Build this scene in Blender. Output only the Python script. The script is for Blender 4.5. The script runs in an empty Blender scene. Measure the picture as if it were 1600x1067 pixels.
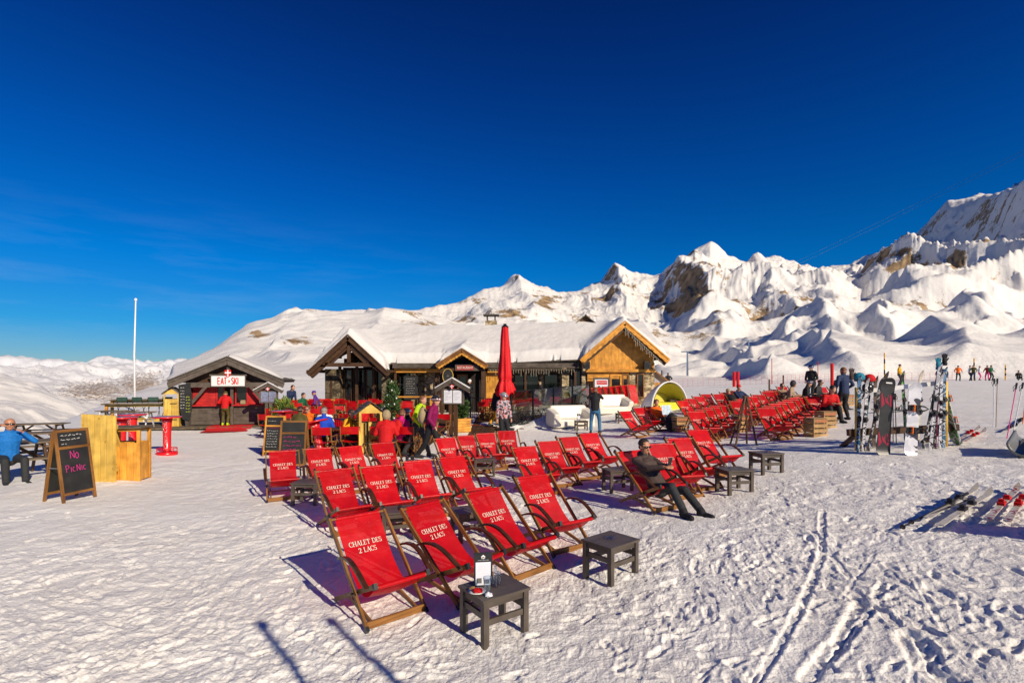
import bpy, bmesh, math, random
import numpy as np
from mathutils import Vector, Matrix
random.seed(7)
R = math.radians
PI = math.pi
scene = bpy.context.scene
COL = scene.collection

# ------------------------------------------------------------------ camera
EYE = 2.2
FOC = 800.0           # focal length in pixels of a 1600 px wide frame (18 mm on 36 mm)
HOR = 592.0           # row of the level horizon
cam_d = bpy.data.cameras.new('camera')
cam = bpy.data.objects.new('camera', cam_d)
COL.objects.link(cam)
cam.location = (0, 0, EYE)
cam.rotation_euler = (R(90), 0, 0)
cam_d.sensor_width = 36
cam_d.lens = 36 * FOC / 1600
cam_d.shift_y = (HOR - 533.5) / 1600
cam_d.clip_start = 0.05
cam_d.clip_end = 40000
scene.camera = cam

# ------------------------------------------------------------------ noise
def _hash(ix, iy, seed):
    h = (ix * 374761393 + iy * 668265263 + seed * 974711) & 0xffffffff
    h = ((h ^ (h >> 13)) * 1274126177) & 0xffffffff
    h = h ^ (h >> 16)
    return (h & 0xffff) / 65535.0
def vnoise(x, y, seed=0):
    x = np.asarray(x, float); y = np.asarray(y, float)
    ix = np.floor(x).astype(np.int64); iy = np.floor(y).astype(np.int64)
    fx = x - ix; fy = y - iy
    fx = fx * fx * fx * (fx * (fx * 6 - 15) + 10); fy = fy * fy * fy * (fy * (fy * 6 - 15) + 10)
    a = _hash(ix, iy, seed); b = _hash(ix + 1, iy, seed)
    c = _hash(ix, iy + 1, seed); d = _hash(ix + 1, iy + 1, seed)
    return (a + (b - a) * fx) * (1 - fy) + (c + (d - c) * fx) * fy
def fbm(x, y, seed=0, oct=4, gain=.5):
    s = 0; a = 1; t = 0
    for k in range(oct):
        c, si = math.cos(.7 * k + .3), math.sin(.7 * k + .3)
        s = s + a * (vnoise(c * x - si * y + 17.3 * k, si * x + c * y + 5.1 * k, seed + k) * 2 - 1)
        t += a; a *= gain; x = x * 2.03; y = y * 2.03
    return s / t
def ridged(x, y, seed=0, oct=5, gain=.5):
    s = 0; a = 1; t = 0
    for k in range(oct):
        c, si = math.cos(.9 * k + .4), math.sin(.9 * k + .4)
        n = vnoise(c * x - si * y + 7.3 * k, si * x + c * y + 9.1 * k, seed + k) * 2 - 1
        s = s + a * (1 - np.abs(n) * 2) ; t += a; a *= gain; x = x * 2.07; y = y * 2.07
    return s / t
def sstep(x, a, b):
    t = np.clip((np.asarray(x, float) - a) / (b - a), 0, 1)
    return t * t * (3 - 2 * t)
def splus(x, k=1.0):
    return np.where(x / k > 30, x, k * np.log1p(np.exp(np.minimum(x / k, 30))))

# ------------------------------------------------------------------ terrain of the plateau
def gz(x, y):
    x = np.asarray(x, float); y = np.asarray(y, float)
    u = splus(x - .1 * np.abs(y), .8)
    z = 2.2 * (1 - np.exp(-u / 19.0))
    z = z + .13 * splus(-x - .6 * np.abs(y), .5) * np.exp(-np.maximum(0, -x - 9) / 9)
    z = z + .32 * sstep(y, 19.5, 25) * sstep(x, -12.5, -9.5) * (1 - sstep(x, 9, 14))
    # the plateau breaks off towards the valley on one side
    d = (-24 - x) * .82 + (27 - y) * (-.57) 
    d = (-(x + 24) * (90 - 27) + (y - 27) * (-67 + 24)) / math.hypot(63, 43)
    z = z - .55 * splus(d, 2.0)
    return z
def _sp(x, k): return x if x / k > 30 else k * math.log1p(math.exp(x / k))
def _ss(x, a, b): t = min(1, max(0, (x - a) / (b - a))); return t * t * (3 - 2 * t)
def gzf(x, y):
    ay = abs(y); z = 2.2 * (1 - math.exp(-_sp(x - .1 * ay, .8) / 19.0)) + .13 * _sp(-x - .6 * ay, .5) * math.exp(-max(0, -x - 9) / 9)
    z += .32 * _ss(y, 19.5, 25) * _ss(x, -12.5, -9.5) * (1 - _ss(x, 9, 14))
    return z - .55 * _sp((-(x + 24) * (90 - 27) + (y - 27) * (-67 + 24)) / math.hypot(63, 43), 2.0)
def hit(px, py, h=0.0):
    """the point h above the snow that lies in direction (px, py)"""
    dx = (px - 800) / FOC; dz = (HOR - py) / FOC
    lo = .5; n = lo
    while n < 300:
        n2 = n * 1.02
        if EYE + dz * n2 < gzf(dx * n2, n2) + h: break
        n = n2
    a, b = n, n * 1.02
    for _ in range(30):
        m = (a + b) / 2
        if EYE + dz * m < gzf(dx * m, m) + h: b = m
        else: a = m
    return Vector((dx * a, a, gzf(dx * a, a)))
def at(px, py, Y):
    return Vector(((px - 800) / FOC * Y, Y, EYE + (HOR - py) / FOC * Y))
def px_of(p):
    return (800 + FOC * p[0] / p[1], HOR - FOC * (p[2] - EYE) / p[1])

# ------------------------------------------------------------------ materials
def nmat(name):
    m = bpy.data.materials.new(name); m.use_nodes = True
    nt = m.node_tree; bs = nt.nodes['Principled BSDF']
    return m, nt, bs
def N(nt, t, **kw):
    n = nt.nodes.new(t)
    for k, v in kw.items():
        if k in n.inputs.keys() if isinstance(k, str) else False: n.inputs[k].default_value = v
        else: setattr(n, k, v)
    return n
def noise_mix(nt, c1, c2, scale, coord='Object', detail=5, contrast=(.35, .65), vec=None):
    tc = N(nt, 'ShaderNodeTexCoord'); no = N(nt, 'ShaderNodeTexNoise'); no.inputs['Scale'].default_value = scale; no.inputs['Detail'].default_value = detail
    nt.links.new(vec if vec is not None else tc.outputs[coord], no.inputs['Vector'])
    cr = N(nt, 'ShaderNodeValToRGB'); cr.color_ramp.elements[0].position = contrast[0]; cr.color_ramp.elements[1].position = contrast[1]
    cr.color_ramp.elements[0].color = (*c1, 1); cr.color_ramp.elements[1].color = (*c2, 1)
    nt.links.new(no.outputs['Fac'], cr.inputs['Fac'])
    return no, cr
def add_bump(nt, bs, src, strength=.3, dist=.01):
    b = N(nt, 'ShaderNodeBump'); b.inputs['Strength'].default_value = strength; b.inputs['Distance'].default_value = dist
    nt.links.new(src, b.inputs['Height']); nt.links.new(b.outputs['Normal'], bs.inputs['Normal']); return b
def plain(name, c, rough=.6, var=.18, scale=9, metallic=0.0, bump=.15, spec=.5, dist=.004):
    m, nt, bs = nmat(name)
    c1 = tuple(max(0, v * (1 - var)) for v in c); c2 = tuple(min(1, v * (1 + var)) for v in c)
    no, cr = noise_mix(nt, c1, c2, scale)
    nt.links.new(cr.outputs['Color'], bs.inputs['Base Color'])
    bs.inputs['Roughness'].default_value = rough; bs.inputs['Metallic'].default_value = metallic
    bs.inputs['Specular IOR Level'].default_value = spec
    if bump: add_bump(nt, bs, no.outputs['Fac'], bump, dist)
    return m
def wood(name, c1, c2, rough=.55, along=3, across=70, bump=.3, spec=.35, knots=True):
    m, nt, bs = nmat(name)
    uv = N(nt, 'ShaderNodeUVMap'); uv.uv_map = 'UVMap'
    mp = N(nt, 'ShaderNodeMapping'); mp.inputs['Scale'].default_value = (along, across, 1)
    nt.links.new(uv.outputs['UV'], mp.inputs['Vector'])
    no, cr = noise_mix(nt, c1, c2, 1.0, vec=mp.outputs['Vector'], detail=6, contrast=(.3, .72))
    col = cr.outputs['Color']
    tc = N(nt, 'ShaderNodeTexCoord')
    n2 = N(nt, 'ShaderNodeTexNoise'); n2.inputs['Scale'].default_value = 4.5; n2.inputs['Detail'].default_value = 3
    nt.links.new(tc.outputs['Object'], n2.inputs['Vector'])
    mx = N(nt, 'ShaderNodeMix', data_type='RGBA', blend_type='MULTIPLY'); mx.inputs[0].default_value = .55
    c3 = N(nt, 'ShaderNodeValToRGB'); c3.color_ramp.elements[0].position = .33; c3.color_ramp.elements[0].color = (.45, .42, .4, 1); c3.color_ramp.elements[1].position = .62
    nt.links.new(n2.outputs['Fac'], c3.inputs['Fac'])
    nt.links.new(col, mx.inputs[6]); nt.links.new(c3.outputs['Color'], mx.inputs[7]); col = mx.outputs[2]
    if knots:
        vo = N(nt, 'ShaderNodeTexVoronoi'); vo.inputs['Scale'].default_value = 1.0
        mp2 = N(nt, 'ShaderNodeMapping'); mp2.inputs['Scale'].default_value = (3.0, 7.0, 1)
        nt.links.new(uv.outputs['UV'], mp2.inputs['Vector']); nt.links.new(mp2.outputs['Vector'], vo.inputs['Vector'])
        c4 = N(nt, 'ShaderNodeValToRGB'); c4.color_ramp.elements[0].position = .05; c4.color_ramp.elements[0].color = (.35, .22, .12, 1); c4.color_ramp.elements[1].position = .1
        nt.links.new(vo.outputs['Distance'], c4.inputs['Fac'])
        m3 = N(nt, 'ShaderNodeMix', data_type='RGBA', blend_type='MULTIPLY'); m3.inputs[0].default_value = .8
        nt.links.new(col, m3.inputs[6]); nt.links.new(c4.outputs['Color'], m3.inputs[7]); col = m3.outputs[2]
    n5 = N(nt, 'ShaderNodeTexNoise'); n5.inputs['Scale'].default_value = 1.3; n5.inputs['Detail'].default_value = 1
    nt.links.new(uv.outputs['UV'], n5.inputs['Vector'])
    c5 = N(nt, 'ShaderNodeValToRGB'); c5.color_ramp.elements[0].position = .3; c5.color_ramp.elements[0].color = (.55, .52, .5, 1); c5.color_ramp.elements[1].position = .68
    nt.links.new(n5.outputs['Fac'], c5.inputs['Fac'])
    m5 = N(nt, 'ShaderNodeMix', data_type='RGBA', blend_type='MULTIPLY'); m5.inputs[0].default_value = .8
    nt.links.new(col, m5.inputs[6]); nt.links.new(c5.outputs['Color'], m5.inputs[7]); col = m5.outputs[2]
    nt.links.new(col, bs.inputs['Base Color'])
    bs.inputs['Roughness'].default_value = rough; bs.inputs['Specular IOR Level'].default_value = spec
    add_bump(nt, bs, no.outputs['Fac'], bump, .002)
    return m
def stone(name, k=1.0):
    m, nt, bs = nmat(name)
    tc = N(nt, 'ShaderNodeTexCoord'); mp = N(nt, 'ShaderNodeMapping'); mp.inputs['Scale'].default_value = (5.0, 5.0, 9.5)
    nt.links.new(tc.outputs['Object'], mp.inputs['Vector'])
    nd = N(nt, 'ShaderNodeTexNoise'); nd.inputs['Scale'].default_value = 2.5
    nt.links.new(mp.outputs['Vector'], nd.inputs['Vector'])
    mv = N(nt, 'ShaderNodeMix', data_type='RGBA'); mv.inputs[0].default_value = .22
    nt.links.new(mp.outputs['Vector'], mv.inputs[6]); nt.links.new(nd.outputs['Color'], mv.inputs[7])
    vo = N(nt, 'ShaderNodeTexVoronoi'); vo.inputs['Scale'].default_value = 1.0
    ve = N(nt, 'ShaderNodeTexVoronoi', feature='DISTANCE_TO_EDGE'); ve.inputs['Scale'].default_value = 1.0
    nt.links.new(mv.outputs[2], vo.inputs['Vector']); nt.links.new(mv.outputs[2], ve.inputs['Vector'])
    sp = N(nt, 'ShaderNodeSeparateColor'); nt.links.new(vo.outputs['Color'], sp.inputs['Color'])
    cr = N(nt, 'ShaderNodeValToRGB'); e = cr.color_ramp.elements
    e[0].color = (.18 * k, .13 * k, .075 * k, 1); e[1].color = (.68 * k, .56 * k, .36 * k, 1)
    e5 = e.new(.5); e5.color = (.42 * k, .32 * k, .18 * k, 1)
    nt.links.new(sp.outputs['Red'], cr.inputs['Fac'])
    c2 = N(nt, 'ShaderNodeValToRGB'); c2.color_ramp.elements[0].position = .015; c2.color_ramp.elements[0].color = (.22, .2, .17, 1); c2.color_ramp.elements[1].position = .07
    nt.links.new(ve.outputs['Distance'], c2.inputs['Fac'])
    mx = N(nt, 'ShaderNodeMix', data_type='RGBA', blend_type='MULTIPLY'); mx.inputs[0].default_value = 1
    nt.links.new(cr.outputs['Color'], mx.inputs[6]); nt.links.new(c2.outputs['Color'], mx.inputs[7])
    nt.links.new(mx.outputs[2], bs.inputs['Base Color']); bs.inputs['Roughness'].default_value = .85
    add_bump(nt, bs, ve.outputs['Distance'], .7, .05)
    return m
def camo(name, cols, scale):
    m, nt, bs = nmat(name)
    tc = N(nt, 'ShaderNodeTexCoord'); no = N(nt, 'ShaderNodeTexNoise'); no.inputs['Scale'].default_value = scale; no.inputs['Detail'].default_value = 1.5
    nt.links.new(tc.outputs['Object'], no.inputs['Vector'])
    cr = N(nt, 'ShaderNodeValToRGB'); cr.color_ramp.interpolation = 'CONSTANT'; e = cr.color_ramp.elements
    e[0].color = (*cols[0], 1); e[1].position = .44; e[1].color = (*cols[1], 1)
    for k, c in enumerate(cols[2:]):
        n = e.new(.51 + .07 * k); n.color = (*c, 1)
    nt.links.new(no.outputs['Fac'], cr.inputs['Fac']); nt.links.new(cr.outputs['Color'], bs.inputs['Base Color'])
    bs.inputs['Roughness'].default_value = .7
    return m
def cloth(name, c, rough=.75):
    m = plain(name, c, rough, .14, 26, bump=.5, spec=.3, dist=.012)
    return m
def fabric_red(name='red_canvas', c=(.72, .006, .012)):
    m, nt, bs = nmat(name)
    no, cr = noise_mix(nt, tuple(v * .80 for v in c), c, 6)
    oi = N(nt, 'ShaderNodeObjectInfo'); hv = N(nt, 'ShaderNodeHueSaturation'); mr = N(nt, 'ShaderNodeMapRange'); mr.inputs['To Min'].default_value = .82; mr.inputs['To Max'].default_value = 1.12
    nt.links.new(oi.outputs['Random'], mr.inputs['Value']); nt.links.new(mr.outputs[0], hv.inputs['Value']); nt.links.new(cr.outputs['Color'], hv.inputs['Color'])
    nt.links.new(hv.outputs['Color'], bs.inputs['Base Color']); bs.inputs['Roughness'].default_value = .36
    bs.inputs['Specular IOR Level'].default_value = .4
    w = N(nt, 'ShaderNodeTexNoise'); w.inputs['Scale'].default_value = 5.5; w.inputs['Detail'].default_value = 5
    tc = N(nt, 'ShaderNodeTexCoord'); nt.links.new(tc.outputs['Object'], w.inputs['Vector'])
    add_bump(nt, bs, w.outputs['Fac'], .55, .03)
    tr = N(nt, 'ShaderNodeBsdfTranslucent'); tr.inputs['Color'].default_value = (min(1, c[0] * 1.25), c[1] * 2, c[2] * 2, 1)
    ms = N(nt, 'ShaderNodeMixShader'); ms.inputs[0].default_value = .28
    tp = N(nt, 'ShaderNodeBsdfTransparent'); tp.inputs['Color'].default_value = (1, .45, .5, 1)
    m2 = N(nt, 'ShaderNodeMixShader'); m2.inputs[0].default_value = .07
    nt.links.new(bs.outputs[0], ms.inputs[1]); nt.links.new(tr.outputs[0], ms.inputs[2])
    nt.links.new(ms.outputs[0], m2.inputs[1]); nt.links.new(tp.outputs[0], m2.inputs[2])
    nt.links.new(m2.outputs[0], nt.nodes['Material Output'].inputs['Surface'])
    return m
def glass(name, tint=(.9, .95, 1), rough=.02, mixf=.25):
    m, nt, bs = nmat(name)
    nt.nodes.remove(bs)
    tp = N(nt, 'ShaderNodeBsdfTransparent'); tp.inputs['Color'].default_value = (*tint, 1)
    gl = N(nt, 'ShaderNodeBsdfGlossy'); gl.inputs['Roughness'].default_value = rough
    lw = N(nt, 'ShaderNodeLayerWeight'); lw.inputs['Blend'].default_value = mixf
    no = N(nt, 'ShaderNodeTexNoise'); no.inputs['Scale'].default_value = 3
    ms = N(nt, 'ShaderNodeMixShader'); pw = N(nt, 'ShaderNodeMath', operation='MULTIPLY_ADD'); pw.inputs[1].default_value = .55; pw.inputs[2].default_value = .05; nt.links.new(lw.outputs['Facing'], pw.inputs[0]); nt.links.new(pw.outputs[0], ms.inputs[0])
    nt.links.new(tp.outputs[0], ms.inputs[1]); nt.links.new(gl.outputs[0], ms.inputs[2])
    nt.links.new(ms.outputs[0], nt.nodes['Material Output'].inputs['Surface'])
    return m

M = {}
M['frame_wood'] = wood('oiled_wood', (.24, .10, .024), (.44, .21, .058), .42, 3, 60)
M['dark_wood'] = wood('dark_brown_wood', (.065, .031, .014), (.15, .075, .034), .6)
M['grey_wood'] = wood('weathered_grey_wood', (.10, .082, .066), (.20, .165, .135), .8)
M['deck_wood'] = wood('deck_wood', (.15, .115, .075), (.27, .21, .14), .8)
M['yellow_wood'] = wood('pale_yellow_wood', (.85, .52, .08), (.95, .66, .16), .5, 2, 22)
M['orange_wood'] = wood('orange_larch_wood', (.80, .33, .035), (1.0, .52, .09), .5)
M['crate_wood'] = wood('crate_wood', (.42, .25, .10), (.62, .40, .18), .6)
M['table_wood'] = wood('taupe_painted_wood', (.105, .086, .070), (.145, .12, .098), .42, 2, 40, .15, knots=False)
M['white_paint'] = plain('white_paint', (.8, .79, .77), .4, .05)
M['paper'] = plain('paper', (.78, .79, .85), .7, .04)
M['black'] = plain('black_plastic', (.018, .018, .02), .4, .3)
M['dark_metal'] = plain('dark_metal', (.02, .02, .022), .35, .3, metallic=.6)
M['steel'] = plain('steel', (.5, .5, .52), .25, .1, metallic=1)
M['red_canvas'] = fabric_red()
M['umbrella_red'] = cloth('umbrella_red', (.62, .008, .012), .6)
M['red_paint'] = plain('red_paint', (.68, .012, .016), .28, .08, spec=.6)
M['kiosk_red'] = wood('red_painted_boards', (.52, .018, .018), (.72, .035, .03), .6, knots=False)
M['red_carpet'] = plain('red_carpet', (.62, .008, .012), .9, .3, 40)
M['chalk_black'] = plain('chalkboard', (.02, .02, .018), .6, .35, 5)
M['chalk_pink'] = plain('chalk_pink', (.55, .03, .22), .9, .1)
M['chalk_white'] = plain('chalk_white', (.75, .75, .72), .9, .1)
M['chalk_yellow'] = plain('chalk_yellow', (.65, .72, .05), .9, .1)
M['letter'] = plain('cream_print', (.85, .78, .66), .6, .04)
M['stone'] = stone('rubble_stone'); M['stone_shade_paint'] = stone('rubble_stone_painted_shade', .35)  # second copy is darker: shade under the overhang put into its colour
M['slate'] = plain('roof_slate', (.09, .075, .06), .8, .4, 18, bump=.8, dist=.02)
M['window_dark'] = plain('dark_window_glass', (.012, .012, .014), .06, .3, spec=.8, bump=0)
M['interior'] = plain('interior_painted_shade', (.02, .013, .01), .9)  # near-black colour stands in for shade inside the openings
M['glass'] = glass('clear_glass')
M['screen_glass'] = glass('windscreen_glass', (.72, .8, .78), .04, .45)
M['tree_green'] = plain('conifer_needles', (.028, .07, .016), .7, .5, 30)
M['tree_yellow'] = plain('dwarf_pine_needles', (.10, .17, .025), .7, .5, 30)
M['bark'] = plain('bark', (.08, .05, .03), .9, .3)
M['skin'] = plain('skin', (.55, .29, .19), .5, .06, bump=.05)
M['skin_tan'] = plain('tanned_skin', (.48, .22, .12), .5, .06, bump=.05)
M['sofa'] = plain('cream_plastic', (.74, .70, .60), .35, .04, 3)
M['dome_in'] = plain('olive_shell_lining', (.60, .54, .08), .6, .06)
M['dome_seat'] = plain('yellow_cushion', (.68, .66, .03), .6, .06)
M['tile_grey'] = plain('grey_plastic', (.16, .16, .15), .35, .1)
for nm, c in dict(red=(.55, .008, .010), orange=(.85, .16, .01), blue=(.01, .16, .5), cobalt=(.01, .06, .5), navy=(.02, .035, .09), black=(.014, .014, .017),
                  grey=(.05, .048, .05), charcoal=(.03, .032, .034), lime=(.42, .62, .01), maroon=(.22, .004, .075), magenta=(.65, .01, .2), yellow=(.75, .38, .01),
                  olive=(.09, .075, .018), green=(.01, .11, .05), purple=(.1, .03, .25), tan=(.36, .25, .16), jeans=(.05, .16, .3), khaki=(.35, .27, .16), taupe=(.075, .05, .044),
                  white=(.75, .75, .75), pink=(.8, .08, .3), ochre=(.7, .3, .02), teal=(.02, .22, .32), darkred=(.3, .01, .015)).items():
    M['c_' + nm] = cloth(nm + '_cloth', c)
M['c_camo'] = camo('camouflage_jacket', [(.03, .03, .04), (.62, .22, .22), (.42, .42, .47), (.05, .05, .07)], 9)
M['hair_dark'] = plain('dark_hair', (.025, .015, .01), .6, .4, 60, bump=.8)
M['hair_blond'] = plain('blond_hair', (.5, .3, .1), .6, .3, 60, bump=.8)
M['hair_grey'] = plain('grey_hair', (.3, .28, .26), .6, .3, 60, bump=.8)
M['hair_brown'] = plain('brown_hair', (.16, .06, .025), .6, .3, 60, bump=.8)
M['helmet_grey'] = plain('helmet_grey', (.25, .25, .24), .25, .1)
M['helmet_black'] = plain('helmet_black', (.02, .02, .025), .2, .1)
M['lens'] = plain('dark_lens', (.008, .007, .007), .08, .1, bump=0, spec=.9)
M['lens_pink'] = plain('pink_visor', (.8, .55, .55), .1, .2, bump=0, metallic=.6)
M['lens_blue'] = plain('silver_visor', (.5, .52, .75), .1, .2, bump=0, metallic=.7)
M['bulb'] = plain('light_string_wire', (.75, .66, .5), .4, .1)

# ------------------------------------------------------------------ mesh builder
class MB:
    def __init__(s): s.v = []; s.f = []; s.uv = []; s.mi = []; s.cur = 0
    def _add(s, vs, fs, uvs=None):
        b = len(s.v); s.v += [tuple(v) for v in vs]
        for k, f in enumerate(fs):
            s.f.append(tuple(b + i for i in f)); s.mi.append(s.cur)
            s.uv.append(uvs[k] if uvs else [(vs[i][0] + vs[i][1] * .3, vs[i][2] + vs[i][1] * .1) for i in f])
    def bar(s, p0, p1, w, h, up=(0, 0, 1), taper=1.0):
        """rectangular bar; w across, h along up"""
        p0 = Vector(p0); p1 = Vector(p1); d = p1 - p0; L = d.length
        if L < 1e-9: return s
        d /= L; up = Vector(up)
        if abs(d.dot(up)) > .98: up = Vector((0, 1, 0)) if abs(d.y) < .9 else Vector((1, 0, 0))
        a = d.cross(up).normalized(); b = a.cross(d).normalized()
        vs = []
        for p, t in ((p0, 1), (p1, taper)):
            for i, j in ((-1, -1), (1, -1), (1, 1), (-1, 1)): vs.append(p + a * (w / 2 * i * t) + b * (h / 2 * j * t))
        fs = [(3, 2, 1, 0), (4, 5, 6, 7), (0, 1, 5, 4), (1, 2, 6, 5), (2, 3, 7, 6), (3, 0, 4, 7)]
        o = random.random() * 5; q = random.random() * 3
        uvs = [[(o, q), (o, q + w), (o + h, q + w), (o + h, q)]] * 2 + [[(o, q + k * .3), (o, q + k * .3 + (w if k % 2 == 0 else h)), (o + L, q + k * .3 + (w if k % 2 == 0 else h)), (o + L, q + k * .3)] for k in range(4)]
        s._add(vs, fs, uvs); return s
    def box(s, x0, x1, y0, y1, z0, z1, along=None):
        dx, dy, dz = x1 - x0, y1 - y0, z1 - z0
        if along is None: along = max((abs(dx), 'x'), (abs(dy), 'y'), (abs(dz), 'z'))[1]
        cx, cy, cz = (x0 + x1) / 2, (y0 + y1) / 2, (z0 + z1) / 2
        if along == 'x': return s.bar((x0, cy, cz), (x1, cy, cz), dy, dz)
        if along == 'y': return s.bar((cx, y0, cz), (cx, y1, cz), dx, dz)
        return s.bar((cx, cy, z0), (cx, cy, z1), dx, dy, up=(0, 1, 0))
    def tube(s, pts, r, n=8, closed=False, cap=True, flat=1.0, side=None):
        pts = [Vector(p) for p in pts]; k = len(pts)
        rs = r if isinstance(r, (list, tuple)) else [r] * k
        ref = None; vs = []; L = 0; Ls = []
        for i, p in enumerate(pts):
            if closed: d = (pts[(i + 1) % k] - pts[i - 1])
            else: d = pts[min(i + 1, k - 1)] - pts[max(i - 1, 0)]
            d.normalize()
            if ref is None:
                ref = Vector(side) if side is not None else (Vector((0, 0, 1)) if abs(d.z) < .9 else Vector((1, 0, 0)))
            a = ref - d * ref.dot(d)
            if a.length < 1e-6: a = Vector((1, .1, 0)) - d * d.x
            a.normalize(); b = d.cross(a); ref = a
            if i: L += (p - pts[i - 1]).length
            Ls.append(L)
            for j in range(n):
                t = 2 * PI * j / n; vs.append(p + a * (math.cos(t) * rs[i]) + b * (math.sin(t) * rs[i] * flat))
        fs = []; uvs = []
        m = k if closed else k - 1
        for i in range(m):
            for j in range(n):
                i2 = (i + 1) % k; j2 = (j + 1) % n
                fs.append((i * n + j, i * n + j2, i2 * n + j2, i2 * n + j))
                u0, u1 = Ls[i], Ls[i] + .1 if i2 == 0 else Ls[i2]
                uvs.append([(u0, j * .02), (u0, j * .02 + .02), (u1, j * .02 + .02), (u1, j * .02)])
        if cap and not closed:
            fs.append(tuple(range(n - 1, -1, -1))); uvs.append([(0, 0)] * n)
            fs.append(tuple((k - 1) * n + j for j in range(n))); uvs.append([(0, 0)] * n)
        s._add(vs, fs, uvs); return s
    def lathe(s, prof, n=20, c=(0, 0, 0)):
        pts = []; c = Vector(c); vs = []; fs = []
        for r, z in prof:
            for j in range(n): t = 2 * PI * j / n; vs.append((c.x + r * math.cos(t), c.y + r * math.sin(t), c.z + z))
        k = len(prof)
        for i in range(k - 1):
            for j in range(n): fs.append((i * n + j, i * n + (j + 1) % n, (i + 1) * n + (j + 1) % n, (i + 1) * n + j))
        if prof[0][0] > 1e-4: fs.append(tuple(range(n - 1, -1, -1)))
        if prof[-1][0] > 1e-4: fs.append(tuple((k - 1) * n + j for j in range(n)))
        s._add(vs, fs); return s
    def ell(s, c, r, n=14, m=9, rot=None, zmin=-1.0, noise=0):
        c = Vector(c); vs = []; fs = []
        for i in range(m + 1):
            z = zmin + (1 - zmin) * i / m; ph = math.asin(max(-1, min(1, z)))
            if zmin == -1.0: ph = -PI / 2 + PI * i / m
            for j in range(n):
                t = 2 * PI * j / n
                k = 1 + (noise * (random.random() - .5) if noise else 0)
                v = Vector((math.cos(ph) * math.cos(t) * r[0] * k, math.cos(ph) * math.sin(t) * r[1] * k, math.sin(ph) * r[2] * k))
                if rot is not None: v = rot @ v
                vs.append(c + v)
        for i in range(m):
            for j in range(n): fs.append((i * n + j, i * n + (j + 1) % n, (i + 1) * n + (j + 1) % n, (i + 1) * n + j))
        fs.append(tuple(range(n - 1, -1, -1))); fs.append(tuple(m * n + j for j in range(n)))
        s._add(vs, fs); return s
    def poly(s, pts, depth=None):
        """flat polygon, optionally extruded by the vector depth"""
        pts = [Vector(p) for p in pts]; n = len(pts)
        if depth is None: s._add(pts, [tuple(range(n))]); return s
        d = Vector(depth); vs = pts + [p + d for p in pts]
        fs = [tuple(range(n - 1, -1, -1)), tuple(range(n, 2 * n))] + [(i, (i + 1) % n, n + (i + 1) % n, n + i) for i in range(n)]
        s._add(vs, fs); return s
    def sheet(s, rows, th=0.0):
        """grid of points; th = thickness"""
        nr = len(rows); nc = len(rows[0]); vs = [Vector(p) for r in rows for p in r]
        fs = [(i * nc + j, i * nc + j + 1, (i + 1) * nc + j + 1, (i + 1) * nc + j) for i in range(nr - 1) for j in range(nc - 1)]
        uvs = [[(i * .1, j * .1), (i * .1, j * .1 + .1), (i * .1 + .1, j * .1 + .1), (i * .1 + .1, j * .1)] for i in range(nr - 1) for j in range(nc - 1)]
        s._add(vs, fs, uvs); return s
    def build(s, name, mats, parent=None, smooth=False, loc=None, label=None):
        me = bpy.data.meshes.new(name); me.from_pydata([tuple(v) for v in s.v], [], s.f)
        uvl = me.uv_layers.new(name='UVMap')
        flat = [c for f in s.uv for uv in f for c in uv]
        uvl.data.foreach_set('uv', flat)
        for m in (mats if isinstance(mats, (list, tuple)) else [mats]): me.materials.append(m)
        me.polygons.foreach_set('material_index', s.mi)
        if smooth: me.polygons.foreach_set('use_smooth', [True] * len(s.f))
        me.validate(); me.update()
        return link(name, me, parent, loc, label)
def link(name, me, parent=None, loc=None, label=None):
    o = bpy.data.objects.new(name, me); COL.objects.link(o)
    if parent is not None: o.parent = parent
    if loc is not None: o.location = loc
    if label: o['label'] = label
    return o
def smooth_angle(o, deg=35):
    me = o.data
    me.polygons.foreach_set('use_smooth', [True] * len(me.polygons))
    try: me.set_sharp_from_angle(angle=R(deg))
    except Exception: pass
    return o
def tag(o, label=None, cat=None, group=None, kind=None):
    if label: o['label'] = label
    if cat: o['category'] = cat
    if group: o['group'] = group
    if kind: o['kind'] = kind
    return o
def empty(name, loc, rz=0, label=None, cat=None, group=None, scale=1):
    o = bpy.data.objects.new(name, None); COL.objects.link(o); o.empty_display_size = .1
    o.location = loc; o.rotation_euler = (0, 0, rz); o.scale = scale if isinstance(scale, tuple) else (scale,) * 3
    return tag(o, label, cat, group)
def kids(o): return [c for c in bpy.data.objects if c.parent == o]
_tree = {}
def register(o):                       # children map of a finished thing, so that copying is quick
    ch = kids(o); _tree[o.name] = [(c, [(g, []) for g in kids(c)]) for c in ch]; return o
def copy_tree(o, loc, rz, label=None, group=None):
    r = o.copy(); COL.objects.link(r); r.location = loc; r.rotation_euler = (0, 0, rz)
    for c, gs in _tree[o.name]:
        c2 = c.copy(); COL.objects.link(c2); c2.parent = r
        for g, _ in gs:
            g2 = g.copy(); COL.objects.link(g2); g2.parent = c2
    if label: r['label'] = label
    if group: r['group'] = group
    return r
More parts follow.
